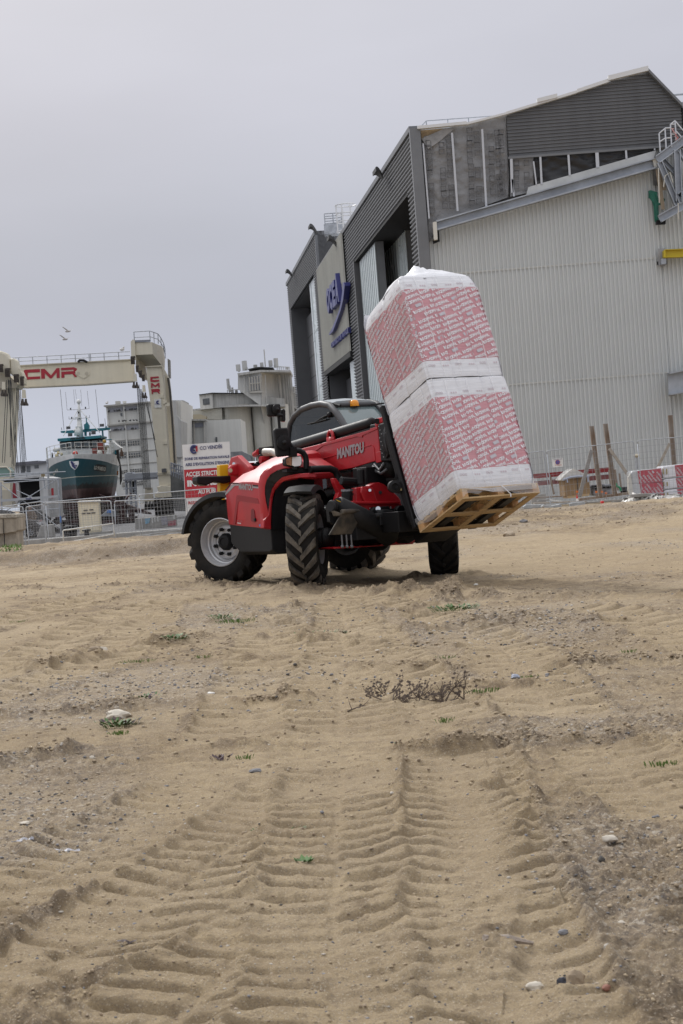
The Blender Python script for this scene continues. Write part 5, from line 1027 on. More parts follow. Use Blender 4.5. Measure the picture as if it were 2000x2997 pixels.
def face_pt(face, s, t, lvl, off=0.):
    """point on the outer surface. face 'f' (front, s across) or 'r' (right side, s back from the front edge)"""
    z0, hh = ((.0, H1), (H1 + .012, H2 - H1 - .012))[lvl]; lz = t / hh
    sp = .014 + .008 * sin(lz * pi); top = lvl == 1
    rg = max(0., (lz - .86) / .14) ** 2 * .045 if top else 0.
    lo = max(0., (.10 - lz) / .10) ** 2 * .035 if lvl == 0 else max(0., (.04 - lz) / .04) ** 2 * .006
    hi = max(0., (lz - .965) / .035) ** 2 * .007 if lvl == 0 else 0
    seam = 0.
    for q in ((.345, .68) if face == 'f' else (.47,)):
        d = abs(s / (LWd if face == 'f' else LDp) - q) * 1.18; seam += .016 * math.exp(-(d / .018) ** 2)
    wv = .006 * sin(s * 9 + lvl * 2 + t * 3) + .005 * sin(t * 7 + s * 4)
    d = sp - rg - lo - hi - seam + wv + off; L_ = LWd if face == 'f' else LDp; cr = .07
    e0 = max(0., (cr - s) / cr); e1 = max(0., (s - (L_ - cr)) / cr); rd = cr * .55 * (e0 ** 2.2 + e1 ** 2.2); d -= rd
    ss = s + (sp - rg) * (-1 if s < L_ / 2 else 1) * (e0 ** .8 + e1 ** .8) * .9
    if face == 'f': return Vector((ss, -d, z0 + t))
    if face == 'r':
        droop = max(0., (s / L_ - .25)) * .13 * max(0, lz - .55) / .45 if top else 0
        return Vector((-d, ss, z0 + t - droop))
    if face == 'b': return Vector((ss, LDp + d, z0 + t))
    return Vector((LWd + d, ss, z0 + t))
for lvl in (0, 1):
    hh = (H1, H2 - H1 - .012)[lvl]; ra, rb = ((.165, .835) if lvl == 0 else (.165, .865))
    ra, rb = ra * hh, rb * hh; z0 = (.0, H1 + .012)[lvl]; rects = {}
    ts = sorted(set(list(np.linspace(0, hh, 34)) + [ra, rb]))
    for face, L_, cuts in (('f', LWd, (0, .345, .68, 1)), ('r', LDp, (0, .47, 1)), ('l', LDp, (0, .5, 1)), ('b', LWd, (0, .5, 1))):
        for ci in range(len(cuts) - 1):
            sa_, sb_ = cuts[ci] * L_, cuts[ci + 1] * L_; jig = .012 * ((ci * 7 + lvl * 3) % 3 - 1); nS = 14; mb = MB(); ss_ = np.linspace(sa_, sb_, nS); tsj = sorted(set(list(np.linspace(0, hh, 34)) + [ra + jig, rb + jig]))
            g_ = [[face_pt(face, s, t, lvl) for t in tsj] for s in ss_]; n = len(tsj); o = 0; mb.v = [tuple(p) for r in g_ for p in r]
            for i in range(nS - 1):
                for j in range(n - 1):
                    mid_ = (tsj[j] + tsj[j + 1]) / 2; mb.f.append((i * n + j, (i + 1) * n + j, (i + 1) * n + j + 1, i * n + j + 1)); mb.mi.append(1 if ra + jig < mid_ < rb + jig else 0)
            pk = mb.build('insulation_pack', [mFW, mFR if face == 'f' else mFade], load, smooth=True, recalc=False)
            if face in 'fr':
                w_, s_ = MB(), MB(); print_band(w_, s_, (lambda s, t: face_pt(face, s, t, lvl, .006)) if face == 'f' else (lambda s, t: face_pt(face, sa_ + sb_ - s, t, lvl, .006)), [(sa_ + .004, sb_ - .004, ra + jig + .006, rb + jig - .006)], seed=ci * 5 + lvl * 17 + (face == 'r') * 3)
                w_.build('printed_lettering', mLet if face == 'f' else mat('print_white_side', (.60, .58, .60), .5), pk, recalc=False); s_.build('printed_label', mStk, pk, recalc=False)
                q = MB()  # small symbols in the white margins
                rg_ = random.Random(ci + lvl * 9)
                for tt_ in (rb + jig + .055, ra + jig - .07):
                    for k in range(6):
                        s1 = sa_ + .06 + k * .035 + (.10 if k > 2 else 0)
                        if s1 > sb_ - .05: break
                        if k < 3:
                            pts_ = [face_pt(face, s1 + .014 * cos(a) , tt_ + .014 * sin(a), lvl, .006) for a in np.linspace(0, 2 * pi, 10)]; q.path(pts_, .0022, 4)
                        else: q.add([face_pt(face, s1 + dx, tt_ + dz - .015, lvl, .007) for dx, dz in ((0, 0), (.018, 0), (.018, .022), (0, .022))], [(0, 1, 2, 3)])
                if q.v: q.build('printed_symbol', mat('symbol_print', (.58, .48, .52), .6), pk, recalc=False)
mFoldHi = mat('fold_highlight', (.86, .86, .88), .25, alpha=.45)  # pale translucent strips painted on as highlights along the film folds
for face, L_ in (('f', LWd), ('r', LDp)):
    for q_, w_ in ((.19, .02), (.44, .014), (.80, .018)):
        mb = MB()
        for lvl in (0, 1):
            hh = (H1, H2 - H1 - .012)[lvl]; mb.loft([[face_pt(face, q_ * L_ + .02 * sin(t * 2.3 + q_ * 9) + k * w_ * (.5 + .5 * abs(sin(t * 3))), t, lvl, .010) for k in (0, 1)] for t in np.linspace(.01, hh - .01, 24)], closed=False, cap=False)
        mb.build('fold_highlight', mFoldHi, load, smooth=True, recalc=False)
# top cover with the gathered film peak
mb = MB(); nx = 22; g_ = []
for i in range(nx + 1):
    row = []
    for j in range(nx + 1):
        u, v = i / nx, j / nx; s, t = u * LWd, v * LDp; hh = H2 - H1 - .012; dr = max(0., (v - .25)) * .13 * (1 - u) ** 1.2
        edge = min(u, 1 - u, v, 1 - v); z = H2 - dr - (.075 * max(0., (.07 - edge) / .07) ** 2)
        pk_ = .30 * math.exp(-abs((u - .46) / .26) ** 1.4 - ((v - .34) / .22) ** 2) + .15 * math.exp(-((u - .78) / .18) ** 2 - ((v - .34) / .25) ** 2)
        z += pk_ * (1 + .12 * sin(9 * atan2(v - .34, u - .42))); ins_ = .075
        x = .075 - .0 + (LWd - .15) * u if True else s; y = ins_ + (LDp - 2 * ins_) * v
        x = .026 + (LWd - .052) * u; y = .026 + (LDp - .052) * v
        row.append(Vector((x, y, z + .030)))
    g_.append(row)
mb.loft(g_, closed=False, cap=False); mb.build('film_top', mFW, load, smooth=True)
MB().b2((.06, .06, .0), (LWd - .06, LDp - .06, H2 - .45)).build('core', mFW, load)
# loose film round the pallet
mfilm = mat('clear_film', (.8, .8, .82), .25, alpha=.22); mfilm.node_tree.nodes['Principled BSDF'].inputs['Specular IOR Level'].default_value = .8
mb = MB(); g_ = []
for i in range(25):
    u = i / 24; lo = -.13 + .07 * sin(u * 5) + (.03 * sin(u * 23)); lo = max(-.145, lo); g_.append([Vector((LWd * u, -.035 - .02 * sin(u * 9), .05)), Vector((LWd * u, -.04, .0)), Vector((LWd * u, -.028 + .012 * sin(u * 31), lo * .5)), Vector((LWd * u, -.02, lo))])
mb.loft(g_, closed=False, cap=False); g_ = []
for i in range(25):
    u = i / 24; lo = -.07 + .05 * sin(u * 6 + 1); g_.append([Vector((-.03, LDp * u, .05)), Vector((-.035, LDp * u, .0)), Vector((-.02, LDp * u, lo))])
mb.loft(g_, closed=False, cap=False); mb.build('film_skirt', mfilm, load, smooth=True, recalc=False)
mb = MB(); mb.path([Vector((.60, -.05, -.02)), Vector((.66, -.06, -.10)), Vector((.70, -.06, -.15)), Vector((.69, -.06, -.19))], .008, 5)
for k in range(7): mb.path([Vector((.02 + .05 * k, -.035, -.01 - .008 * k)), Vector((.45, -.05, -.05 - .008 * k)), Vector((1.15, -.04, -.02 - .012 * k))], .0025, 4)
mb.build('film_tail', mat('film_strand', (.7, .7, .72), .3), load)
# ------------------------------------------------------------------ yard behind the left fences
mConc = mat('concrete', (.33, .32, .30), .85, var=.25, vscale=2, bump=.01, bscale=12, streak=.3); mAsph = mat('yard_asphalt', (.10, .10, .105), .9, var=.2, vscale=.6)
YZ = -.62
yd = MB(); yd.b2((-160, 79.6, YZ - .3), (3.0, 420, YZ)); tag(yd.build('yard_pavement', mAsph), kind='structure')
kb = MB(); k0, k1 = at('C5', 260, 955, 79), at('C5', 1568, 858, 79); kt = (k0.z + k1.z) / 2
kb.b2((-40, 78.6, kt - .30), (2.6, 79.6, kt)); kw = empty('quay_kerb', (-10, 79, kt), 'long grey concrete kerb beam over a green stained wall behind the left mesh fences', 'kerb wall'); KW = Loc(kw); KW.b(kb, 'kerb_beam', mConc, bevel=.03)
KW.b(MB().b2((-40, 78.75, -1.6), (2.6, 79.5, kt - .30)), 'stained_wall', mat('green_stained', (.30, .29, .25), .9, col2=(.12, .13, .05), vscale=1.2, stretch=(1, 1, .2)))
def thing(name, P, label, cat, group=None): e = empty(name, P, label, cat, group); return e, Loc(e)
def slabs(L_, name, z, pts, D, T, m, **k): return L_.b(slab(z, pts, D, T), name, m, **k)
# mesh fences -----------------------------------------------------------
mWire = mat('fence_wire', (.34, .35, .37), .5, .4)
def panel(z, TL, TR, BR, BL, D, label, group='mesh fence panels', D2=None, wires=True, rad=.11, pr=.027, name='mesh_fence_panel', m=None, nv=22, nh=9):
    D2 = D2 or D; q = [at(z, *TL, D), at(z, *TR, D2), at(z, *BR, D2), at(z, *BL, D)]; e, L_ = thing(name, q[3], label, 'fence', group)
    c = []
    for i in range(4):
        a, b, d = q[i - 1], q[i], q[(i + 1) % 4]; u = (a - b).normalized() * rad; v = (d - b).normalized() * rad
        if i in (2, 3) : c += [b + (u + v) * .05]
        else: c += [b + u, b + u * .3 + v * .08, b + v * .3 + u * .08, b + v]
    L_.b(MB().path(c + [c[0]], pr, 6), 'frame', m or M['steel'], smooth=True)
    if wires:
        w = MB()
        for i in range(1, nv): t = i / nv; w.tube(q[0].lerp(q[1], t), q[3].lerp(q[2], t), .0045, 3, cap=False)
        for i in range(1, nh): t = i / nh; w.tube(q[0].lerp(q[3], t), q[1].lerp(q[2], t), .0045, 3, cap=False)
        L_.b(w, 'wire_mesh', mWire)
    for p in (q[2], q[3]): L_.b(MB().box(p + Vector((0, 0, -.04)), (.62, .24, .12)), 'foot_block', mConc, bevel=.02)
    return e
panel('C5', (-120, 470), (350, 432), (412, 1095), (-60, 1120), 74.6, 'mesh fence panel at the far left in front of the dark pickup')
panel('C5', (398, 440), (662, 400), (722, 1075), (448, 1098), 74.4, 'narrow mesh fence panel between the pickup and the scaffold')
panel('A3', (405, 1605), (978, 1585), (1012, 1925), (435, 1990), 74.0, 'mesh fence panel in front of the beige electrical cabinet')
panel('A3', (1012, 1588), (1640, 1562), (1680, 1860), (1022, 1925), 73.6, 'sagging mesh fence panel left of the loader rear wheel')
panel('A3', (380, 1600), (1205, 1530), (1245, 1900), (420, 1975), 76.6, 'longer mesh fence panel standing behind the cabinet fence')
panel('A3', (1228, 1532), (1900, 1472), (1930, 1790), (1262, 1890), 76.4, 'mesh fence panel behind the loader wheel and the site sign')
panel('A3', (-150, 1660), (372, 1590), (412, 1990), (-120, 2040), 77.0, 'mesh fence panel behind the far left panel')
mWR = mat('worn_white_rail', (.60, .60, .58), .6, var=.3, vscale=14)
e, L_ = thing('crowd_barrier', at('C5', 985, 1110, 72.5), 'low worn white tube barrier leaning at the mesh fence below the cabinet', 'barrier')
p = [at('C5', X, Y, 72.5) for X, Y in ((992, 1120), (962, 795), (1568, 752))] + [at('A3', 1000, 1785, 72.5), at('A3', 1012, 1900, 72.5)]
L_.b(MB().path([p[0], p[0].lerp(p[1], .97), p[1] + (p[2] - p[1]).normalized() * .05, p[3], p[4]], .028, 8), 'frame', mWR, smooth=True)
L_.b(MB().tube(at('C5', 985, 985, 72.5), at('A3', 1005, 1905, 72.5) + Vector((0, 0, .12)), .026, 8), 'rail', mWR, smooth=True)
# concrete block at the left edge
e, L_ = thing('concrete_block', at('C5', 100, 1150, 59), 'ribbed beige concrete block in two tiers at the left edge of the site', 'concrete block')
mBl = mat('ribbed_concrete', (.42, .37, .30), .9, var=.22, vscale=3, bump=.02, bscale=9, streak=.5)
slabs(L_, 'lower_tier', 'C5', [(-260, 830), (248, 815), (268, 1135), (-240, 1175)], 59, 1.3, mBl, bevel=.02)
q0 = at('C5', -260, 560, 58.9)
slabs(L_, 'upper_tier', 'C5', [(-260, 615), (262, 600), (272, 795), (240, 820), (150, 828), (100, 842), (-260, 870)], 58.85, 1.55, mBl, bevel=.015); slabs(L_, 'rough_cap', 'C5', [(-260, 560), (60, 555), (150, 548), (256, 552), (262, 600), (-260, 618)], 58.8, 1.6, mat('rough_cap', (.36, .33, .28), .95, var=.4, vscale=12, bump=.05, bscale=12))
jt = MB()
for (X0, Y0, X1, Y1) in ((45, 620, 55, 850), (-40, 860, -30, 1150), (60, 850, 75, 1150)): jt.prism([at('C5', X0, Y0, 58.8), at('C5', X0 + 5, Y0, 58.8), at('C5', X1 + 5, Y1, 58.8), at('C5', X1, Y1, 58.8)], (0, .1, 0))
L_.b(jt, 'joint_groove', mDark)
e, L_ = thing('rubber_mat', at('C5', 190, 1140, 57.5), 'curled piece of black rubber on the grass beside the beige block', 'rubber scrap'); slabs(L_, 'strip', 'C5', [(85, 1120), (180, 1108), (300, 1125), (310, 1150), (200, 1160), (90, 1140)], 57.5, .6, BLK, bevel=.02)
# electrical cabinet -----------------------------------------------------
mCab = mat('cabinet_beige', (.62, .56, .42), .5, var=.06, vscale=2); e, L_ = thing('electrical_cabinet', at('A3', 800, 1875, 80), 'tall beige electrical cabinet with five small dark vents behind the mesh fence', 'cabinet')
slabs(L_, 'body', 'A3', [(687, 1600), (870, 1592), (890, 1858), (706, 1882)], 80.3, .6, mCab, bevel=.03); slabs(L_, 'cap', 'A3', [(680, 1604), (684, 1592), (700, 1585), (860, 1578), (872, 1582), (874, 1596)], 80.2, .8, mat('cabinet_top', (.70, .67, .60), .5), bevel=.02)
slabs(L_, 'door', 'A3', [(708, 1622), (862, 1614), (880, 1845), (722, 1862)], 80.28, .02, mat('cabinet_door', (.66, .60, .46), .45), bevel=.01)
for X, Y in ((738, 1665), (790, 1660), (722, 1692), (765, 1690), (808, 1686)): slabs(L_, 'vent', 'A3', [(X, Y), (X + 34, Y - 2), (X + 35, Y + 10), (X + 1, Y + 12)], 80.25, .03, mat('vent_dark', (.07, .06, .05), .7))
slabs(L_, 'plinth', 'A3', [(700, 1875), (980, 1850), (980, 1870), (702, 1898)], 80.25, .7, mConc)
e, L_ = thing('mooring_bollard', at('C5', 1325, 865, 79.0), 'small dark mushroom shaped bollard on the kerb before the cabinet', 'bollard'); b0 = Vector((at('C5', 1325, 865, 79.0).x, 79.1, kt)); L_.b(MB().lathe([(.0, 0), (.13, 0), (.10, .18), (.22, .22), (.20, .27), (.08, .31), (0, .31)], b0, (0, 0, 1), 16), 'bollard_body', BLK, auto=40)
# pickup ------------------------------------------------------------------
mPk = mat('dark_car_paint', (.018, .019, .022), .25, coat=.8); DP = 106
e, L_ = thing('pickup_truck', (at('C5', 400, 940, DP).x, DP, YZ), 'dark grey pickup truck parked behind the far left mesh fence with only its front showing', 'pickup')
body = [(-500, 640), (-60, 560), (270, 625), (560, 640), (620, 665), (655, 700), (672, 745), (680, 800), (672, 835), (600, 865), (582, 870), (575, 800), (545, 745), (465, 720), (380, 735), (330, 790), (320, 880), (280, 900), (-500, 940)]
slabs(L_, 'body', 'C5', body, DP, 1.75, mPk, bevel=.04); slabs(L_, 'cabin', 'C5', [(-500, 500), (0, 490), (100, 505), (190, 545), (280, 625), (-500, 640)], DP + .15, 1.45, glassy('car_glass', (.03, .035, .04), .06)); 
L_.b(MB().path([at('C5', X, Y, DP + .05) for X, Y in ((-60, 488), (100, 500), (195, 545), (300, 626))], .05, 6), 'pillar', mPk); slabs(L_, 'headlamp', 'C5', [(548, 665), (625, 668), (640, 700), (632, 725), (575, 690)], DP - .03, .1, mat('car_lamp', (.55, .56, .58), .15, .3)); slabs(L_, 'bumper', 'C5', [(575, 780), (680, 770), (680, 830), (610, 868), (585, 868)], DP - .05, 1.85, RUB, bevel=.03)
L_.b(MB().path([at('C5', X, Y, DP - .06) for X, Y in ((318, 880), (325, 790), (375, 725), (465, 705), (550, 730), (582, 790), (588, 860))], .05, 6), 'arch_trim', RUB)
for dy, yy_ in ((0, DP - .02), (1.5, DP + 1.45)):
    c = at('C5', 462, 862, DP); c = Vector((c.x, yy_, YZ + .37)); t_ = MB(); t_.lathe([(.21, .24), (.33, .25), (.37, .2), (.37, .05), (.33, 0), (.21, .01)], c + Vector((0, .12, 0)), (0, 1, 0), 28, closed=True); w_ = L_.b(t_, 'wheel', M['tyre'], smooth=True)
    if dy == 0:
        r_ = MB(); r_.lathe([(.22, .1), (.21, 0), (.19, .01), (.18, .08)], c + Vector((0, .10, 0)), (0, 1, 0), 24)
        for k in range(6): a = k * pi / 3 + .3; r_.tube(c + Vector((.03 * cos(a), .13, .03 * sin(a))), c + Vector((.2 * cos(a), .12, .2 * sin(a))), .03, 5)
        o = L_.b(r_, 'rim', mat('alloy', (.40, .41, .43), .3, .5)); o.parent = w_
# truck with open dark box ------------------------------------------------
DT = 118; mTw = mat('truck_white', (.52, .52, .52), .55, var=.15, vscale=1, streak=.4)
e, L_ = thing('box_truck', (at('A3', 260, 1700, DT).x, DT, YZ), 'white box truck seen from behind with its dark cargo body open', 'truck')
slabs(L_, 'box_frame', 'A3', [(28, 1392), (350, 1362), (352, 1378), (30, 1408)], DT, 6, mTw); slabs(L_, 'dark_interior', 'A3', [(165, 1408), (350, 1380), (358, 1700), (178, 1725)], DT + 1.5, .3, mDark); slabs(L_, 'side_wall', 'A3', [(345, 1370), (418, 1382), (428, 1560), (440, 1738), (366, 1728)], DT, 6, mTw, bevel=.03)
slabs(L_, 'curtain', 'A3', [(118, 1430), (165, 1420), (180, 1560), (150, 1610), (100, 1560)], DT + .2, .5, mat('curtain', (.50, .48, .47), .7, var=.3, vscale=2)); slabs(L_, 'red_curtain', 'A3', [(118, 1430), (135, 1428), (140, 1500), (150, 1560), (115, 1560), (110, 1500)], DT + .1, .08, mat('dull_red', (.22, .02, .03), .6)); slabs(L_, 'roof_frame', 'A3', [(20, 1400), (345, 1372), (340, 1385), (250, 1400), (40, 1420)], DT + .3, 5.5, mDark); slabs(L_, 'tail_lift', 'A3', [(165, 1690), (360, 1668), (445, 1735), (445, 1760), (165, 1790)], DT, .4, BLK)
slabs(L_, 'red_stripe', 'A3', [(452, 1475), (472, 1473), (475, 1560), (455, 1565)], DT + 1, .1, mat('red_stripe', (.5, .05, .06), .5)); slabs(L_, 'white_stripe', 'A3', [(443, 1476), (453, 1475), (456, 1565), (447, 1565)], DT + 1, .1, M['white'])
for dx in (0, .9, 1.9): L_.b(MB().lathe([(.25, 0), (.5, 0), (.5, .3), (.25, .3)], Vector((at('A3', 240, 1700, DT).x + dx, DT + .8, YZ + .5)), (0, 1, 0), 18, closed=True), 'wheel', M['tyre'])
# scaffold -----------------------------------------------------------------
DS = 108; e, L_ = thing('scaffold', (at('A3', 520, 1890, DS).x, DS, YZ), 'open tube scaffold with diagonal braces and a silver beam before the truck', 'scaffold')
mb = MB(); mb.tube(at('C5', 893, 0, DS), at('C5', 940, 890, DS), .055, 8); mb.tube(at('C5', 15, 60, DS), at('C5', 40, 700, DS), .05, 8); mb.tube(at('A3', 420, 1220, DS + 3), at('A3', 432, 1480, DS + 3), .07, 6); mb.tube(at('A3', 380, 1350, DS + .5), at('A3', 400, 1480, DS + .5), .04, 6); L_.b(mb, 'upright', M['steel'])
mb = MB()
for a, b_ in (((20, 95), (920, 760)), ((870, 20), (60, 520)), ((250, 180), (740, 400))): mb.tube(at('C5', *a, DS), at('C5', *b_, DS), .03, 6)
L_.b(mb, 'diagonal_brace', M['steel'])
mb = MB()
for a, b_ in (((60, 70), (880, 10)), ((0, 25), (880, 15)), ((160, 520), (900, 460))): mb.tube(at('C5', *a, DS), at('C5', *b_, DS), .035, 6)
mb.tube(at('A3', 0, 1352, DS), at('A3', 580, 1328, DS), .035, 6); mb.tube(at('A3', 0, 1374, DS), at('A3', 470, 1338, DS), .03, 6); mb.tube(at('A3', 234, 1330, DS), at('A3', 238, 1372, DS), .03, 6); L_.b(mb, 'ledger_tube', M['steel'])
bt = slabs(L_, 'platform_beam', 'C5', [(8, 325), (895, 255), (900, 290), (10, 362)], DS - .1, .2, mat('alu_beam', (.46, .47, .48), .4, .4)); 
def wtext(L_, s, z, p0, p1, ph, D, m, nm, bold=.03, ext=None):
    a, b, c = at(z, *p0, D), at(z, *p1, D), at(z, *ph, D); q = MB(); put_text(q, s, a, b - a, c - a, (b - a).length, (c - a).length, bold, ext=ext); return L_.b(q, nm, m, recalc=False)
wtext(L_, 'Doorle', 'C5', (398, 325), (485, 318), (396, 302), DS - .12, mBlue, 'beam_lettering', .05)
slabs(L_, 'blue_sleeve', 'C5', [(915, 575), (935, 575), (942, 675), (922, 675)], DS - .08, .1, mat('sleeve_blue', (.08, .2, .5), .5)); slabs(L_, 'tan_board', 'A3', [(362, 1335), (395, 1330), (398, 1372), (366, 1375)], DS + .3, .05, mat('tan_board', (.28, .22, .13), .8))
# crouching worker: skinned body ---------------------------------------------
def skinned(name, verts, edges, radii, m, parent, sub=1):
    me = bpy.data.meshes.new(name); me.from_pydata(verts, edges, []); me.materials.append(m); o = bpy.data.objects.new(name, me); COL.objects.link(o); o.parent = parent
    sk = o.modifiers.new('skin', 'SKIN'); 
    for i, r in enumerate(radii): me.skin_vertices[0].data[i].radius = (r, r * .9) if False else (r, r)
    me.skin_vertices[0].data[0].use_root = True; ss = o.modifiers.new('sub', 'SUBSURF'); ss.levels = sub; ss.render_levels = sub; return o
def ensure_skin(me):
    if not me.skin_vertices: pass
DW = 113; pw = at('C5', 470, 465, DW); e = empty('person', (pw.x, DW, YZ), 'person in a brown work jacket bending over behind the mesh fence near the truck', 'person')
hz_ = pw.z - YZ   # head height above the yard
def person(e, hz_):
    k = hz_ / 1.5
    V = [(0, 0, .80), (.02, -.05, 1.0), (.0, -.10, 1.22), (.0, -.12, 1.36), (.0, -.15, 1.45), (.0, -.17, 1.52),
         (-.12, 0, .74), (-.14, -.12, .42), (-.14, 0, .06), (-.14, -.12, .03), (.12, 0, .74), (.15, -.10, .42), (.15, 0, .06), (.15, -.12, .03),
         (-.20, -.10, 1.28), (-.28, -.16, 1.02), (-.22, -.36, .88), (-.20, -.44, .86), (.20, -.10, 1.28), (.29, -.14, 1.02), (.26, -.34, .86), (.25, -.42, .84)]
    E_ = [(0, 1), (1, 2), (2, 3), (3, 4), (4, 5), (0, 6), (6, 7), (7, 8), (8, 9), (0, 10), (10, 11), (11, 12), (12, 13), (2, 14), (14, 15), (15, 16), (16, 17), (2, 18), (18, 19), (19, 20), (20, 21)]
    Rr = [.15, .15, .17, .075, .085, .075, .10, .075, .05, .045, .10, .075, .05, .045, .08, .055, .04, .035, .08, .055, .04, .035]
    me = bpy.data.meshes.new('body'); me.from_pydata([(x * k, y * k, z * k) for x, y, z in V], E_, []); o = bpy.data.objects.new('body', me); COL.objects.link(o); o.parent = e; me.materials.append(mat('brown_jacket', (.16, .11, .075), .85, var=.2, vscale=8))
    o.modifiers.new('skin', 'SKIN')
    for i, r in enumerate(Rr): me.skin_vertices[0].data[i].radius = (r * k, r * k)
    me.skin_vertices[0].data[0].use_root = True; ss = o.modifiers.new('sub', 'SUBSURF'); ss.levels = 1; ss.render_levels = 2
    h = MB().sphere((0, -.17 * k, 1.56 * k), .10 * k, 14, 10, (.85, 1, 1.15)); h.sphere((0, -.28 * k, 1.55 * k), .018 * k, 6, 5); h.build('head', mat('skin', (.36, .22, .16), .6), e, smooth=True)
    MB().sphere((0, -.15 * k, 1.60 * k), .106 * k, 14, 8, (.9, 1, .95)).build('hair', mat('hair', (.10, .07, .05), .8), e, smooth=True)
person(e, hz_)
# ------------------------------------------------------------------ boat
mTeal = bpy.data.materials.new('hull_paint'); mTeal.use_nodes = True
def hullmat(m, upper, name):
    t = m.node_tree; b = t.nodes['Principled BSDF']; N = t.nodes.new; lk = t.links.new; b.inputs['Roughness'].default_value = .45
    g = N('ShaderNodeNewGeometry'); sp = N('ShaderNodeSeparateXYZ'); lk(g.outputs['Position'], sp.inputs[0])
    mp_ = N('ShaderNodeMapping'); mp_.inputs['Scale'].default_value = (1.6, 1.6, .55); lk(g.outputs['Position'], mp_.inputs[0]); n = N('ShaderNodeTexNoise'); n.inputs['Scale'].default_value = 1.6; n.inputs['Detail'].default_value = 8; n.inputs['Roughness'].default_value = .7; lk(mp_.outputs[0], n.inputs[0])
    a = N('ShaderNodeMath'); a.operation = 'MULTIPLY_ADD'; lk(n.outputs[0], a.inputs[0]); a.inputs[1].default_value = 1.15; lk(sp.outputs[2], a.inputs[2])
    r = N('ShaderNodeValToRGB'); mr = N('ShaderNodeMapRange'); mr.inputs[1].default_value = 2.0; mr.inputs[2].default_value = 6.0; lk(a.outputs[0], mr.inputs[0]); lk(mr.outputs[0], r.inputs[0]); q = r.color_ramp.elements; q[0].position = 0; q[0].color = (.008, .01, .012, 1); q[1].position = .355; q[1].color = (.008, .075, .095, 1); z = q.new(.335); z.color = (.008, .01, .012, 1); z = q.new(.95); z.color = (.009, .08, .105, 1)
    mx_ = N('ShaderNodeMix'); mx_.data_type = 'RGBA'; st = N('ShaderNodeMath'); st.operation = 'GREATER_THAN'; lk(sp.outputs[2], st.inputs[0]); st.inputs[1].default_value = 2.45; lk(st.outputs[0], mx_.inputs[0])
    n3 = N('ShaderNodeTexNoise'); n3.inputs['Scale'].default_value = 1.2; n3.inputs['Detail'].default_value = 7; lk(mp_.outputs[0], n3.inputs[0]); r3 = N('ShaderNodeValToRGB'); lk(n3.outputs[0], r3.inputs[0]); r3.color_ramp.elements[0].position = .35; r3.color_ramp.elements[0].color = (.06, .025, .025, 1); r3.color_ramp.elements[1].position = .7; r3.color_ramp.elements[1].color = (.13, .062, .058, 1)
    lk(r3.outputs[0], mx_.inputs[6]); lk(r.outputs[0], mx_.inputs[7]); lk(mx_.outputs[2], b.inputs['Base Color'])
hullmat(mTeal, None, ''); mBW = mat('boat_white', (.76, .76, .74), .5, var=.08, vscale=1.5, streak=.12); mTl = mat('boat_teal', (.02, .17, .21), .5, var=.15); mBlk = mat('boat_black', (.014, .015, .017), .4)
BX = at('B5', 618, 1700, 140).x; bo = Vector((BX, 140, 0)); AF = Vector((-.080, 1, 0)).normalized(); SB = Vector((AF.y, -AF.x, 0))
e = empty('fishing_boat', (BX, 150, 0), 'teal and white fishing trawler propped ashore bow on under the boat hoist', 'fishing boat'); BL = Loc(e)
def hb_(s): return 3.0 * (1 - (1 - min(s / 8., 1)) ** 2.1) * (1 - .1 * max(0, (s - 13) / 5) ** 2)
def hsec(s, z, sg):
    b = hb_(s); p = 1.15 - .95 * min(s / 8., 1); f = max(0., (z - (.35 if s > 1 else .35)) / 4.85) ** max(.18, p); rake = .0 - .55 * max(0, (z - 2.4) / 2.8) * (1 if s < 1 else 0)
    return bo + AF * (s - .75 * max(0, (z - .4) / 4.8) * max(0, 1 - s / 5)) + SB * (sg * b * f) + Vector((0, 0, z))
def ztl(s): return 4.95 - .62 * min(s / 7., 1) ** 1.2
def zsh(s): return 5.28 - .10 * min(s / 7, 1) + .15 * max(0, (s - 9) / 8)
def hullrows(s): return [.35, .8, 1.3, 1.9, 2.45, 2.46, 3.0, 3.40, 3.46, 4.0, ztl(s), ztl(s) + .001, zsh(s)]
SS = [0, .15, .4, .8, 1.3, 2, 2.8, 3.8, 5, 6.5, 8, 10, 12, 14, 16, 18]
hm = MB()
for sg in (-1, 1):
    g_ = [[hsec(s, z, sg) for z in hullrows(s)] for s in SS]; n = 13; o = len(hm.v); hm.v += [tuple(p) for r in g_ for p in r]
    for i in range(len(SS) - 1):
        for j in range(n - 1): hm.f.append((o + i * n + j, o + (i + 1) * n + j, o + (i + 1) * n + j + 1, o + i * n + j + 1)); hm.mi.append(1 if j == 7 else (2 if j >= 10 else 0))
g_ = [hsec(18, z, -1) for z in hullrows(18)]; g2_ = [hsec(18, z, 1) for z in hullrows(18)]; hm.m = 0; hm.loft([g_, g2_], closed=False)
hm.loft([[hsec(s, zsh(s) - .5, -1), hsec(s, zsh(s) - .5, 1)] for s in SS], closed=False)
hull = BL.b(hm, 'hull', [mTeal, mat('hull_line', (.58, .56, .46), .5), mBW], recalc=True)
def hullpt(s, z, sg, off=.03): return hsec(s, z, sg) + SB * sg * off - AF * .02
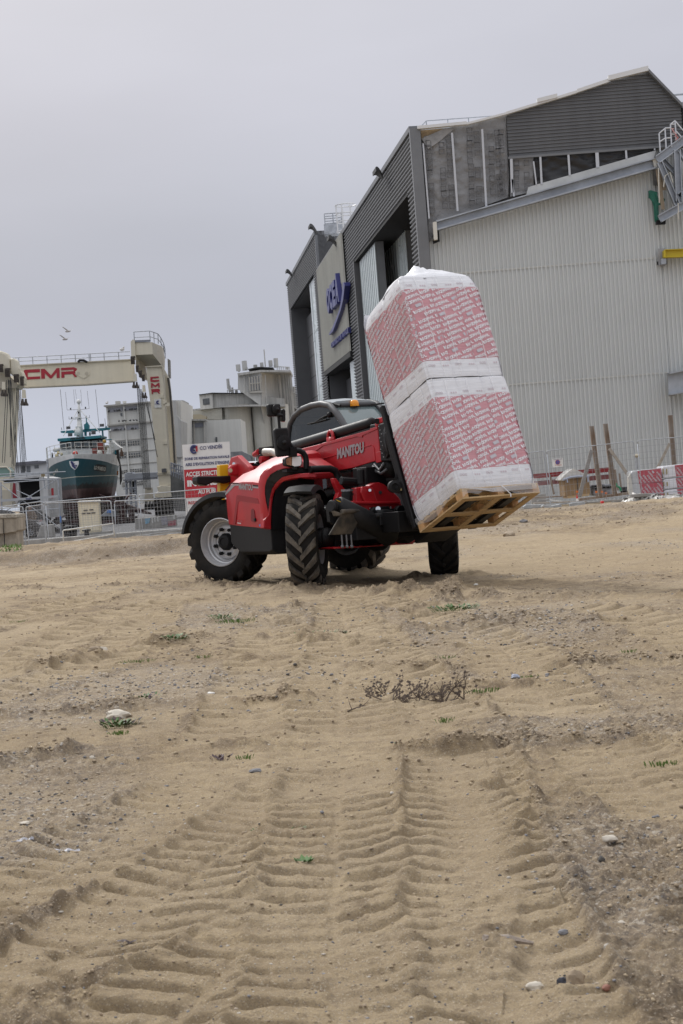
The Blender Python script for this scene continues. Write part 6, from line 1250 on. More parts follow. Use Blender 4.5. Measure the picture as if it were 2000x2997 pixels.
def place_on_hull(nm, m, quad, txt=None, tm_=None):
    """quad of (s,z,sg)"""
    P = [hullpt(*q) for q in quad]; BL.b(MB().loft([[P[0].lerp(P[1], t), P[3].lerp(P[2], t)] for t in np.linspace(0, 1, 7)], closed=False), nm, m)
    if txt: a, b, c = P[0].lerp(P[2], .12), P[1].lerp(P[3], .12), P[3].lerp(P[1], .12); mb = MB(); o_ = -AF * .05 + SB * quad[0][2] * .03; put_text(mb, txt, a + o_ + (c - a) * .12, (b - a), (c - a), (b - a).length * .97, (c - a).length * .62, .04); BL.b(mb, nm.replace('plate', 'lettering'), tm_, recalc=False)
DB = 139.2
slabs(BL, 'shield_emblem', 'B5', [(487, 1232), (560, 1238), (650, 1228), (652, 1280), (625, 1340), (585, 1385), (530, 1345), (500, 1300)], DB, .06, mBW)
mb = MB(); 
for pts_ in ([(515, 1240), (545, 1250), (560, 1265), (530, 1290), (515, 1240)], [(545, 1265), (575, 1270), (560, 1300), (535, 1300)], [(530, 1310), (560, 1300), (600, 1300), (570, 1330), (540, 1320)], [(560, 1330), (585, 1365), (620, 1295)], [(530, 1245), (590, 1360)]): mb.path([at('B5', X, Y, DB - .03) for X, Y in pts_], .035, 5)
BL.b(mb, 'emblem_mark', mBlue)
def bowq(pts, sg):   # hull station for a pixel on the bow flank: march along s until the projection matches
    return pts
def hull_at(z, X, Y, sg=1, off=.05):
    r = ray(z, X, Y); best = None
    for i in range(400):
        s = i * .03; t = 0
        for _ in range(1):
            # height where the ray passes this station on the chosen side
            D = 140 + s
            p = CO + r * (D / r.y); h_ = hsec(s, min(5.2, max(.4, p.z)), sg); d = abs((p - h_).dot(SB)) + .3 * abs((p - h_).dot(AF))
            if best is None or d < best[0]: best = (d, s, p)
    p = best[2]; return CO + (p - CO) * (1 - off * 3 / 140)
def onhull(pts, sg, m, nm): P = [hull_at('B5', X, Y, sg) for X, Y in pts]; mb = MB(); n = len(P); mb.add(P + [p + Vector((0, .15, 0)) for p in P], [tuple(range(n)), tuple(range(n, 2 * n))]); return BL.b(mb, nm, m), P
_, P = onhull([(893, 1335), (930, 1282), (1030, 1292), (1125, 1312), (1120, 1425), (1020, 1408), (900, 1385), (885, 1365)], 1, mBlk, 'number_plate')
a, b_, c = hull_at('B5', 915, 1372, 1, .15), hull_at('B5', 1110, 1402, 1, .15), hull_at('B5', 920, 1308, 1, .15); mb = MB(); put_text(mb, 'LS 918513', a, b_ - a, c - a, (b_ - a).length, (c - a).length, .04); BL.b(mb, 'number_lettering', mat('plate_letter', (.62, .6, .52), .5), recalc=False)
_, P = onhull([(205, 1405), (265, 1345), (318, 1375), (300, 1425), (230, 1480), (210, 1470)], -1, mBlk, 'number_plate'); a, b_, c = hull_at('B5', 222, 1478, -1, .15), hull_at('B5', 300, 1410, -1, .15), hull_at('B5', 205, 1425, -1, .15); mb = MB(); put_text(mb, 'LS 918', a, b_ - a, c - a, (b_ - a).length, (c - a).length, .04); BL.b(mb, 'number_lettering', mat('plate_letter', (.62, .6, .52), .5), recalc=False)
# superstructure
DH = 146.5
def bs_(nm, pts, D, T, m, **k): return slabs(BL, nm, 'B5', pts, D, T, m, **k)
bs_('deckhouse', [(330, 1000), (1000, 975), (1010, 1160), (345, 1180)], DH + .2, 5, mBW); whs = bs_('wheelhouse', [(318, 900), (1000, 862), (1030, 980), (990, 990), (335, 1020)], DH, 3.0, mBlk, bevel=.04)
bs_('visor', [(285, 843), (1005, 788), (1042, 795), (1040, 825), (1005, 838), (330, 897), (288, 888)], DH - .5, 3.6, mTl, bevel=.03)
for a, b_, c, d in (((333, 918), (430, 910), (438, 1000), (343, 1006)), ((468, 905), (572, 898), (578, 990), (478, 996)), ((600, 898), (705, 892), (712, 984), (608, 988)), ((735, 888), (840, 882), (846, 978), (744, 982)), ((878, 880), (975, 872), (985, 965), (888, 972))):
    w_ = bs_('window', [a, b_, c, d], DH - .04, .03, mat('boat_frame', (.42, .42, .40), .5)); ins_ = [tuple(Vector(p).lerp(Vector((sum(q[0] for q in (a, b_, c, d)) / 4, sum(q[1] for q in (a, b_, c, d)) / 4)), .14)) for p in (a, b_, c, d)]; g__ = bs_('pane', ins_, DH - .07, .03, glassy('boat_pane', (.05, .07, .075), .08)); g__.parent = w_; g__.location = (0, 0, 0)
wtext(BL, 'ARUNDEL', 'B5', (500, 868), (768, 848), (498, 828), DH - .56, mBlk, 'name_lettering', .05)
mb = MB(); mb.tube(at('B5', 672, 810, DH + 1), at('B5', 662, 480, DH + 1), .32, 12, .17); mb.tube(at('B5', 662, 480, DH + 1), at('B5', 652, 240, DH + 1), .15, 10, .09); mb.tube(at('B5', 640, 800, DH + 1), at('B5', 655, 640, DH + 1), .35, 10, .3); BL.b(mb, 'mast', mBW, smooth=True)
mb = MB(); mb.sphere(at('B5', 652, 208, DH + 1), .17 * 1.0, 14, 10, (1, 1, 1.15)); mb.sphere(at('B5', 652, 212, DH + 1), .19, 14, 10); mb.sphere(at('B5', 573, 700, DH - .3), .09, 10, 8); mb.sphere(at('B5', 1198, 706, DH + 1), .09, 10, 8); BL.b(mb, 'radar_dome', mBW, smooth=True)
mb = MB(); mb.box(at('B5', 643, 485, DH + .9), (.50, .4, .12)); mb.box(at('B5', 650, 645, DH + .9), (.50, .4, .12)); BL.b(mb, 'radar_bar', mBW)
mb = MB()
for a, b_, r in (((450, 352), (635, 345), .02), ((680, 345), (835, 328), .02), ((480, 508), (600, 505), .02), ((690, 495), (840, 485), .02), ((452, 352), (425, 45), .016), ((832, 328), (798, 25), .016), ((483, 508), (483, 465), .02), ((838, 485), (836, 440), .02), ((400, 700), (335, 0), .022), ((1012, 750), (940, 0), .02), ((585, 260), (562, 0), .014), ((615, 160), (590, 0), .012), ((706, 290), (685, 0), .014), ((362, 700), (356, 655), .03), ((1118, 650), (1100, 500), .02)): mb.tube(at('B5', *a, DH + .8), at('B5', *b_, DH + .8), r, 5)
BL.b(mb, 'antenna', mat('antenna_grey', (.25, .25, .26), .5))
mb = MB(); mb.tube(at('B5', 385, 800, DH), at('B5', 650, 330, DH + 1), .035, 6); mb.tube(at('B5', 1005, 730, DH), at('B5', 660, 330, DH + 1), .035, 6); mb.tube(at('B5', 500, 500, DH + 1), at('B5', 780, 545, DH + 1), .015, 5); BL.b(mb, 'mast_stay', mBW)
mb = MB()
for X, Y in ((513, 332), (768, 314), (532, 487), (780, 468), (645, 395)): mb.tube(at('B5', X, Y - 16, DH + .8), at('B5', X, Y + 16, DH + .8), .055, 8)
BL.b(mb, 'deck_light', mBlk)
bs_('gallows_beam', [(338, 715), (470, 705), (630, 690), (695, 690), (900, 672), (1180, 655), (1187, 690), (1000, 712), (700, 735), (500, 752), (345, 745)], DH + 2.0, .5, mTl)
mb = MB(); mb.tube(at('B5', 1060, 705, DH + 2.2), at('B5', 1075, 870, DH + 2.2), .08, 6); mb.tube(at('B5', 768, 720, DH + 2.2), at('B5', 770, 800, DH + 2.2), .12, 6); mb.tube(at('B5', 1005, 868, DH + 2), at('B5', 1220, 862, DH + 2), .05, 6); mb.prism([at('B5', X, Y, DH + 1.8) for X, Y in ((740, 600), (765, 590), (785, 550), (808, 585), (828, 620), (825, 680), (745, 685))], (0, .5, 0)); mb.tube(at('B5', 783, 480, DH + 2), at('B5', 785, 560, DH + 2), .05, 6); mb.prism([at('B5', X, Y, DH + 1.8) for X, Y in ((1100, 656), (1118, 622), (1142, 654))], (0, .3, 0)); BL.b(mb, 'gallows_block', mTl)
for X, Y, w, h in ((468, 658, 66, 46), (500, 780, 70, 55), (902, 740, 70, 66), (1047, 615, 70, 48), (840, 765, 26, 60), (1020, 815, 36, 60), (640, 797, 30, 30)): bs_('floodlight', [(X - w / 2, Y - h / 2), (X + w / 2, Y - h / 2 - 3), (X + w / 2, Y + h / 2 - 3), (X - w / 2, Y + h / 2)], DH - .3, .3, mat('flood_grey', (.10, .10, .105), .5, var=.6, vscale=9), bevel=.02)
# bow rail
mb = MB(); R_ = []
for sg in (-1, 1):
    for lv in (0, .32, .64, .98): mb.path([hsec(s, zsh(s), sg) * 1 + Vector((0, 0, lv)) - SB * sg * .12 for s in (0.35, .8, 1.6, 2.8, 4.4, 6.2, 8)], .026 if lv > .9 else .018, 5)
    for s in (.35, 1.0, 1.9, 3.0, 4.2, 5.5, 7, 8): p = hsec(s, zsh(s), sg) - SB * sg * .12; mb.tube(p, p + Vector((0, 0, 1.0)), .024, 5)
BL.b(mb, 'bow_rail', mat('rail_white', (.66, .66, .62), .5))
for X, Y, r, c, nm in ((592, 1105, .30, (.50, .07, .05), 'red_buoy'), (300, 1090, .16, (.55, .42, .16), 'yellow_float'), (350, 1115, .18, (.52, .45, .28), 'pale_float'), (275, 1140, .22, (.55, .53, .46), 'pale_float'), (1015, 1090, .30, (.58, .56, .52), 'white_float'), (1095, 892, .2, (.45, .28, .05), 'orange_float')): BL.b(MB().sphere(at('B5', X, Y, DH - 2.2), r * .8, 12, 9), nm, mat(nm, c, .5, var=.2), smooth=True)
mb = MB(); 
for k, (X, Y) in enumerate(((940, 1100), (960, 1130), (1010, 1110), (1050, 1080), (1060, 1120), (1030, 1000))): mb.box(at('B5', X, Y, DH - 1.0 + k * .1), (.45, .5, .9))
BL.b(mb, 'deck_gear', mat('gear_red', (.30, .06, .045), .7, col2=(.10, .05, .04), vscale=3)); mb = MB()
rg = np.random.default_rng(8)
for k in range(22):
    x0, y0 = 1065 + 90 * rg.random(), 950 + 60 * rg.random(); mb.path([at('B5', x0 + 60 * (t - .5) + 8 * sin(t * 9 + k), y0 + 60 * (t - .4) ** 2 * 3, DH - .5) for t in np.linspace(0, 1, 6)], .022, 4)
BL.b(mb, 'net_heap', mat('net_green', (.22, .25, .18), .9, col2=(.35, .3, .2), vscale=5)); bs_('dark_gear', [(280, 1150), (350, 1140), (350, 1185), (290, 1190)], DH - 3.4, .5, mBlk); bs_('anchor_winch', [(785, 1110), (870, 1105), (875, 1155), (790, 1158)], DH - 3.6, .6, mBlk, bevel=.05); bs_('deck_box', [(1140, 1010), (1175, 1005), (1180, 1150), (1145, 1155)], DH - .8, .6, mBW)
bs_('side_raft', [(198, 1010), (230, 1000), (320, 1000), (320, 1060), (200, 1075)], DH + 1, 1.2, mBW, bevel=.2, seg=3)
bs_('white_awning', [(1215, 870), (1260, 920), (1375, 1005), (1365, 1015), (1260, 1055), (1215, 1040)], DH + 4, 2, mBW); bs_('aft_post', [(1240, 1050), (1335, 1035), (1345, 1180), (1385, 1400), (1390, 1560), (1360, 1640), (1350, 1290), (1300, 1150), (1245, 1110)], DH + 3.4, .4, mat('aft_dark', (.05, .045, .04), .8, var=.5, vscale=2)); bs_('teal_post', [(1240, 1050), (1290, 1045), (1295, 1110), (1245, 1115)], DH + 3.2, .3, mTl)
mb = MB(); mb.tube(at('B5', 1388, 1000, DH), at('B5', 1388, 1050, DH), .02, 5); mb.lathe([(0, .0), (.16, .02), (.14, .35), (.05, .6), (0, .62)], at('B5', 1395, 1150, DH), (0, 0, 1), 10); BL.b(mb, 'hanging_weight', mat('rusty', (.10, .06, .04), .8)); bs_('rust_patch', [(1308, 1400), (1335, 1400), (1332, 1470), (1308, 1472)], DH - .6, .08, mat('rust_orange', (.22, .09, .03), .85)); bs_('side_dark', [(185, 1080), (205, 1110), (200, 1215), (182, 1225)], DH + 1, .3, mBlk)
# cradle and ramp under the boat ----------------------------------------------
e, L_ = thing('slipway_cradle', (BX + 1, 138, YZ), 'rusty dark red steel cradle beams and ramp beneath the fishing boat', 'boat cradle'); mRu = mat('rust_steel', (.055, .02, .02), .75, col2=(.018, .014, .014), vscale=1.5)
rg = np.random.default_rng(5)
for pts_ in ([(500, 1600), (690, 1600), (690, 1660), (540, 1640)], [(880, 1560), (960, 1560), (1320, 1690), (1330, 1705), (1200, 1690), (900, 1600)], [(900, 1760), (1200, 1720), (1200, 1830), (900, 1850)], [(540, 1760), (690, 1740), (690, 1790), (550, 1800)], [(480, 1600), (520, 1600), (530, 1790), (490, 1790)], [(560, 1650), (600, 1640), (690, 1720), (690, 1750)], [(1050, 1620), (1100, 1600), (1110, 1800), (1060, 1810)], [(1130, 1640), (1170, 1640), (1180, 1760), (1140, 1770)]):
    slabs(L_, 'steel_member', 'A3', pts_, 136.5 + rg.random() * 2, 1.2, mRu)
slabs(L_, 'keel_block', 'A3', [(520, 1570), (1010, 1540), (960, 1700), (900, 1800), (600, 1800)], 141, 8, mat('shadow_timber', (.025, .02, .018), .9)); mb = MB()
for k in range(26): x, y = 500 + 700 * rg.random(), 1570 + 230 * rg.random(); mb.tube(at('A3', x, y, 136.2), at('A3', x + rg.uniform(-120, 120), y + rg.uniform(-60, 60), 136.4), .05 + .05 * rg.random(), 5)
L_.b(mb, 'loose_tubes', mRu); e, L_ = thing('covered_bin', at('A3', 940, 1750, 128), 'grey tarpaulin covered bin with blue panel below the boat', 'bin'); slabs(L_, 'bin_cover', 'A3', [(885, 1720), (950, 1665), (1005, 1668), (1010, 1725)], 128, 1.2, mat('tarp_grey', (.28, .30, .32), .6, var=.2), bevel=.03); slabs(L_, 'blue_panel', 'A3', [(950, 1665), (985, 1665), (990, 1690), (945, 1692)], 127.9, .1, mat('sleeve_blue', (.08, .2, .5), .5)); e, L_ = thing('rubbish_bin', at('A3', 625, 1890, 84), 'dark round bin standing on the kerb left of the beige cabinet', 'bin'); L_.b(MB().lathe([(0, 0), (.30, 0), (.34, .85), (.30, .9), (0, .9)], Vector((at('A3', 625, 1890, 84).x, 84, YZ)), (0, 0, 1), 16), 'bin_body', BLK, auto=40)
# boat hoist (large gantry) -----------------------------------------------------
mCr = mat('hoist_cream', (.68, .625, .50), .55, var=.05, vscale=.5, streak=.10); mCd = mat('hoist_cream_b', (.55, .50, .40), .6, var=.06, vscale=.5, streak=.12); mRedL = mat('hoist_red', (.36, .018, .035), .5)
DC = 150; e = empty('boat_hoist', (at('A3', 700, 500, DC).x, DC, YZ), 'cream gantry boat hoist with red letters on its crossbeam and leg standing over the trawler', 'boat hoist'); e.location.z = YZ; HO = Loc(e)
def ho(nm, pts, D, T, m=mCr, z='A3', **k): return slabs(HO, nm, z, pts, D, T, m, **k)
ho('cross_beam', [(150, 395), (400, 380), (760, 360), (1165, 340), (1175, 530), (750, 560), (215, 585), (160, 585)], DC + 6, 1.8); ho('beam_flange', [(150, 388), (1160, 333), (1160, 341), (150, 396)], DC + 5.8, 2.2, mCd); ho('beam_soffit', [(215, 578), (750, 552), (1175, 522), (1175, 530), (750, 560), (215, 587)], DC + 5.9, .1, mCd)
ho('splice_plate', [(665, 445), (690, 420), (740, 405), (792, 435), (792, 470), (740, 508), (672, 470)], DC + 5.93, .07); 
for X in (692, 768): HO.b(MB().tube(at('A3', X, 460, DC + 5.9), at('A3', X, 460, DC + 6), .16, 12), 'splice_bolt', mCd)
# letters on the beam
def poly_t(pts): return ho('painted_letter', pts, DC + 5.95, .05, mRedL)
poly_t([(212, 435), (222, 428), (352, 422), (354, 450), (245, 455), (247, 492), (355, 486), (356, 508), (232, 516), (218, 510)]); poly_t([(362, 422), (394, 420), (452, 478), (500, 415), (526, 413), (528, 500), (502, 502), (500, 452), (458, 504), (442, 505), (396, 458), (398, 506), (366, 508)])
poly_t([(540, 412), (655, 406), (678, 418), (684, 445), (660, 462), (680, 490), (662, 494), (640, 466), (568, 470), (570, 498), (543, 500), (542, 446), (650, 440), (650, 428), (541, 434)])
for ps in ([(1328, 492), (1400, 487), (1404, 500), (1345, 505), (1346, 520), (1405, 517), (1406, 532), (1340, 537), (1328, 530)], [(1333, 548), (1346, 547), (1370, 566), (1396, 545), (1408, 544), (1411, 583), (1398, 584), (1397, 564), (1372, 583), (1347, 566), (1348, 588), (1335, 588)], [(1335, 600), (1402, 595), (1412, 604), (1412, 618), (1400, 622), (1416, 638), (1402, 639), (1390, 624), (1350, 627), (1351, 642), (1340, 643), (1338, 614), (1396, 610), (1337, 613)]): ho('painted_letter', ps, DC + .44, .05, mRedL)
mb = MB()
for X in (170, 292, 418, 543, 668, 790, 802, 922, 1050): y0 = 388 - (X - 150) * .0545; mb.tube(at('A3', X, y0, DC + 6), at('A3', X - 4, y0 - 66, DC + 6), .045, 5)
for dy in (-66, -32): mb.tube(at('A3', 110, 390 + dy, DC + 6), at('A3', 1150, 334 + dy, DC + 6), .04, 5)
HO.b(mb, 'guard_rail', M['steel']); HO.b(MB().path([at('A3', X, Y, DC + 5.7) for X, Y in ((690, 362), (705, 345), (740, 345), (770, 362))], .12, 6), 'beam_bracket', BLK)
# right head and legs
ho('head_block', [(1188, 185), (1342, 185), (1350, 292), (1200, 298)], DC, 3); ho('head_nose', [(1155, 180), (1175, 160), (1190, 170), (1200, 340), (1160, 330)], DC - .2, 1.2)
def hx3(nm, pts, m): # pts with own depth
    P = [at('A3', X, Y, D) for X, Y, D in pts]; mb = MB(); mb.prism(P, (0, .25, 0)); HO.b(mb, nm, m)
hx3('head_side', [(1342, 185, DC), (1425, 220, DC + 7), (1440, 235, DC + 12), (1455, 330, DC + 12), (1452, 440, DC + 12), (1430, 395, DC + 7), (1350, 292, DC)], mCd); hx3('head_soffit', [(1200, 298, DC), (1350, 292, DC), (1430, 392, DC + 6), (1285, 398, DC + 6)], mat('hoist_under_shade', (.40, .37, .30), .7)); hx3('head_inner', [(1200, 298, DC), (1285, 398, DC + 6), (1300, 525, DC + 6), (1240, 500, DC + 4), (1200, 420, DC + 1)], mCd)  # soffit cream is darkened to carry the shade under the head
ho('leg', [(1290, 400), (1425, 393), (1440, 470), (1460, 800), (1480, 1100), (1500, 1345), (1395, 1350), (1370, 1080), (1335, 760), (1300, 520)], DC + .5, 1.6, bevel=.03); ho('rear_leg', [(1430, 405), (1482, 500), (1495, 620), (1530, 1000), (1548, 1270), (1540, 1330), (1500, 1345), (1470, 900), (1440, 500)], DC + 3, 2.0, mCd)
ho('leg_cap', [(1280, 398), (1430, 388), (1485, 490), (1440, 470), (1428, 400), (1285, 406)], DC + .3, .4, mCd); ho('leg_foot', [(1395, 1350), (1500, 1345), (1512, 1450), (1408, 1455)], DC + .45, 1.7, bevel=.02); ho('leg_flange', [(1388, 1342), (1506, 1336), (1508, 1352), (1390, 1358)], DC + .3, 2.0, mCd); ho('bogie_frame', [(1385, 1460), (1430, 1450), (1530, 1455), (1568, 1500), (1540, 1545), (1470, 1565), (1370, 1555), (1368, 1520), (1400, 1500)], DC, 2.4, bevel=.05); ho('side_cabinet', [(1480, 330), (1498, 340), (1502, 500), (1485, 500)], DC + 8, 1, mat('grille_grey', (.30, .29, .27), .6, var=.4, vscale=4)); ho('white_plate', [(1362, 690), (1422, 683), (1427, 762), (1366, 765)], DC + .42, .05, M['white'])
wtext(HO, 'CCI VENDEE', 'A3', (1372, 738), (1416, 735), (1372, 730), DC + .40, mBlue, 'plate_lettering', .02); HO.b(MB().path([at('A3', 1394 + 9 * cos(a), 716 - 11 * sin(a), DC + .40) for a in np.linspace(.7, 5.5, 12)], .06, 5), 'plate_logo', mBlue)
mb = MB(); mb.path([at('A3', X, Y, DC + 3) for X, Y in ((1484, 500), (1500, 600), (1520, 850), (1535, 1100), (1545, 1290))], .10, 6); HO.b(mb, 'cable_trunk', mat('trunk_dark', (.09, .085, .08), .7)); mb = MB()
for X, Y in ((1428, 662), (1460, 1070), (1480, 735), (1455, 715)): mb.box(at('A3', X, Y, DC + .5), (.35, .2, .3))
HO.b(mb, 'junction_box', mCr); HO.b(MB().box(at('A3', 1450, 1318, DC + .2), (.4, .3, .35)), 'work_lamp', mat('flood_grey', (.10, .10, .105), .5, var=.6, vscale=9))
mb = MB(); tp = [(1183, 95, DC), (1320, 86, DC), (1358, 98, DC + 3), (1395, 112, DC + 6), (1420, 145, DC + 8), (1445, 195, DC + 12), (1458, 250, DC + 13)]; bt_ = [(1188, 185, DC), (1328, 180, DC), (1362, 190, DC + 3), (1398, 200, DC + 6), (1425, 232, DC + 8), (1448, 270, DC + 12), (1460, 330, DC + 13)]
mb.path([at('A3', *p) for p in tp], .04, 5); mb.path([at('A3', (a[0] + b[0]) / 2, (a[1] + b[1]) / 2 + 4, a[2]) for a, b in zip(tp, bt_)], .035, 5)
for a, b in zip(tp, bt_): mb.tube(at('A3', *a), at('A3', *b), .04, 5)
HO.b(mb, 'platform_rail', M['steel']); ho('platform_edge', [(1188, 168), (1325, 163), (1326, 182), (1188, 187)], DC - .1, .1, mat('plat_grey', (.22, .23, .26), .6))
# pulleys, ropes, lifting slings
def pulley(x, y, n, w, h, D, nm='pulley_block'):
    mb = MB()
    for k in range(n): mb.box(at('A3', x + k * w / n, y, D), (w / n / 3.015 / (5000 / D) * .62, .5, h / 3.015 / (5000 / D)))
    mb.box(at('A3', x + w * .4, y - h * .55, D), (w / 3.015 / (5000 / D), .45, h * .25 / 3.015 / (5000 / D))); HO.b(mb, nm, mat('greasy_steel', (.07, .055, .045), .6, var=.4, vscale=6))
for a in ((1160, 350, 4, 36, 60), (1205, 425, 3, 22, 50), (1232, 470, 3, 26, 50), (1258, 505, 3, 24, 50), (2, 420, 3, 30, 60), (52, 460, 4, 44, 66), (130, 510, 4, 42, 62), (186, 535, 3, 30, 70)): pulley(*a, DC - .8)
ho('left_housing', [(-60, 260), (10, 262), (60, 280), (82, 330), (90, 440), (70, 470), (-60, 440)], DC - .4, 1.4, bevel=.2); ho('left_housing', [(90, 330), (125, 325), (148, 350), (165, 420), (165, 490), (140, 500), (95, 470)], DC - .2, 1.4, bevel=.2); ho('left_housing', [(150, 440), (190, 440), (215, 500), (215, 560), (160, 560)], DC + .6, 1.4, bevel=.1)
ho('left_girder', [(-60, 440), (70, 470), (165, 560), (140, 590), (-60, 590)], DC + 1, 3, mCd); ho('left_leg', [(-80, 585), (136, 590), (128, 800), (108, 1200), (92, 1330), (90, 1500), (-80, 1500)], DC + 2, 2.0, bevel=.03); ho('left_foot', [(-80, 1490), (95, 1490), (110, 1640), (-80, 1640)], DC + 1.5, 2.5, mCd)
for X0, Y0, X1, Y1 in ((60, 520, 22, 1250), (78, 520, 42, 1250), (72, 510, 125, 1280), (90, 520, 150, 1340), (100, 530, 165, 1345), (82, 520, 110, 1260), (148, 590, 190, 1340), (158, 590, 205, 1340), (168, 590, 215, 1330), (180, 600, 225, 1320), (190, 740, 232, 1230), (150, 600, 130, 1100), (96, 500, 92, 1200),
    (1210, 560, 1272, 1480), (1218, 560, 1282, 1480), (1228, 560, 1292, 1480), (1238, 600, 1302, 1490), (1247, 600, 1312, 1490), (1256, 620, 1322, 1490), (1268, 640, 1332, 1490), (1290, 660, 1390, 1200), (1275, 660, 1370, 1050)): HO.b(MB().tube(at('A3', X0, Y0, DC - 1), at('A3', X1, Y1, DC - 1), .028, 4), 'hoist_rope', mat('rope_dark', (.05, .05, .05), .7))
def hook(x, y, s=1., D=DC - 1.2):
    mb = MB(); mb.prism([at('A3', x + a * s, y + b * s, D) for a, b in ((-12, -95), (14, -95), (22, -20), (-14, -20))], (0, .25, 0)); HO.b(mb, 'hook_plate', mCr)
    for dx in (-10, 18): mb = MB(); mb.prism([at('A3', x + (dx + a) * s, y + b * s, D) for a, b in ((-6, -14), (6, -14), (9, 14), (22, 36), (20, 48), (-14, 46), (-16, 30), (-8, 10))], (0, .35, 0)); HO.b(mb, 'sling_shackle', mat('greasy_steel', (.07, .055, .045), .6, var=.4, vscale=6))
hook(208, 698); hook(1190, 548, .9); hook(1268, 640, .8); hook(30, 620, .9)
for X in (1290, 1322, 1352): ho('sling_weight', [(X - 14, 1630), (X - 6, 1590), (X + 8, 1590), (X + 14, 1630), (X + 12, 1660), (X - 12, 1662)], DC - 1, .6, BLK)
ho('lower_block', [(1280, 1470), (1340, 1468), (1345, 1520), (1355, 1590), (1275, 1592), (1280, 1520)], DC - 1, .6, mCd)
# access platform beside the leg, operator cab at the far left
mb = MB(); 
for X in (1500, 1530, 1560): mb.tube(at('A3', X, 1340, DC + 1), at('A3', X - 3, 1265, DC + 1), .04, 5)
mb.tube(at('A3', 1497, 1270, DC + 1), at('A3', 1600, 1262, DC + 1), .04, 5); mb.tube(at('A3', 1498, 1300, DC + 1), at('A3', 1600, 1294, DC + 1), .03, 5); HO.b(mb, 'access_rail', M['steel']); ho('access_platform', [(1505, 1340), (1600, 1330), (1600, 1352), (1510, 1362)], DC + 1, 1.5, mat('plat_grey', (.22, .23, .26), .6)); ho('engine_pack', [(1512, 1365), (1600, 1355), (1620, 1500), (1560, 1520), (1520, 1470)], DC + 1.2, 2, mat('pack_dark', (.035, .035, .03), .7, var=.4, vscale=2))
ho('operator_cab', [(-60, 1292), (60, 1288), (92, 1320), (95, 1372), (-60, 1380)], DC - 8, 1.8, glassy('green_glass', (.16, .27, .22), .1)); HO.b(MB().path([at('A3', X, Y, DC - 8.1) for X, Y in ((-60, 1290), (60, 1286), (94, 1322), (96, 1374))], .07, 6), 'cab_frame', mCr)
for i, (X0, X1) in enumerate(((1372, 1442), (1455, 1530))):
    c = at('A3', (X0 + X1) / 2, 1632, DC + .3); r = (X1 - X0) / 2 / 3.015 / (5000 / DC); mb = MB(); mb.lathe([(r * .5, -.02), (r * .95, 0), (r * 1.0, .15), (r * 1.0, .9), (r * .5, 1.0)], Vector((c.x, DC - .3, YZ + r * 1.55)), (0, 1, 0), 22); mb.b2((c.x - r, DC - .3, YZ + .1), (c.x + r, DC + 1, YZ + 1.8)); HO.b(mb, 'hoist_wheel', M['tyre'])
# grey service gantry right of the trawler
e, L_ = thing('service_platform', at('A3', 1180, 1500, 165), 'grey steel service platform on posts between the trawler and the hoist leg', 'platform'); mGp = mat('grey_platform', (.33, .35, .39), .6, var=.15, vscale=1)
slabs(L_, 'housing', 'A3', [(1100, 1350), (1120, 1335), (1170, 1330), (1170, 1342), (1400, 1330), (1400, 1375), (1100, 1400)], 165, 2, mGp, bevel=.05); slabs(L_, 'deck_beam', 'A3', [(1085, 1398), (1370, 1378), (1370, 1392), (1090, 1412)], 164.8, 2.4, mat('plat_grey', (.22, .23, .26), .6)); mb = MB()
for X in (1115, 1150, 1195): mb.tube(at('A3', X, 1400, 165.5), at('A3', X + 12, 1700, 165.5), .14, 6)
for k in range(9): mb.tube(at('A3', 1150, 1470 + k * 22, 165), at('A3', 1205, 1466 + k * 22, 165), .04, 4)
mb.tube(at('A3', 1090, 1480, 165), at('A3', 1210, 1472, 165), .05, 4); mb.tube(at('A3', 1110, 1440, 165), at('A3', 1160, 1400, 165), .06, 4); L_.b(mb, 'post', mGp); slabs(L_, 'dark_door', 'A3', [(1165, 1412), (1195, 1410), (1202, 1520), (1172, 1525)], 165.8, .3, mDark)
# jersey barrier
e, L_ = thing('concrete_barrier', at('A3', 1370, 1840, 108), 'grey concrete road barrier with blue and red paint marks behind the fence', 'concrete barrier'); slabs(L_, 'barrier_body', 'A3', [(1190, 1742), (1552, 1708), (1560, 1808), (1192, 1850)], 108, .6, mConc, bevel=.05)
for pts_, c in (([(1275, 1745), (1325, 1738), (1318, 1780), (1285, 1790), (1280, 1765)], (.22, .38, .50)), ([(1335, 1735), (1350, 1734), (1355, 1780), (1345, 1780)], (.55, .55, .53)), ([(1360, 1733), (1372, 1732), (1376, 1775), (1366, 1776)], (.55, .55, .53)), ([(1385, 1730), (1398, 1728), (1402, 1770), (1392, 1772)], (.55, .55, .53)), ([(1420, 1728), (1470, 1720), (1490, 1790), (1430, 1800)], (.28, .27, .30)), ([(1480, 1770), (1555, 1755), (1556, 1800), (1485, 1808)], (.34, .12, .14)), ([(1528, 1712), (1545, 1710), (1548, 1745), (1530, 1748)], (.55, .55, .53))): slabs(L_, 'paint_mark', 'A3', pts_, 107.96, .03, mat('mark%.2f%.2f' % c[:2], c, .8, var=.3, vscale=6))
e, L_ = thing('kerb_block', at('C5', 730, 900, 84), 'short grey concrete block on the kerb between pickup and scaffold', 'concrete block'); slabs(L_, 'block_body', 'C5', [(625, 720), (800, 700), (818, 900), (620, 905), (560, 905)], 90, .8, mConc, bevel=.05)
e, L_ = thing('concrete_ledge', at('A3', 1130, 1880, 81), 'pale concrete base behind the fence below the barrier', 'concrete block'); slabs(L_, 'block_body', 'A3', [(1075, 1905), (1235, 1880), (1560, 1860), (1560, 1905), (1240, 1935), (1080, 1945)], 78.3, .3, mConc)
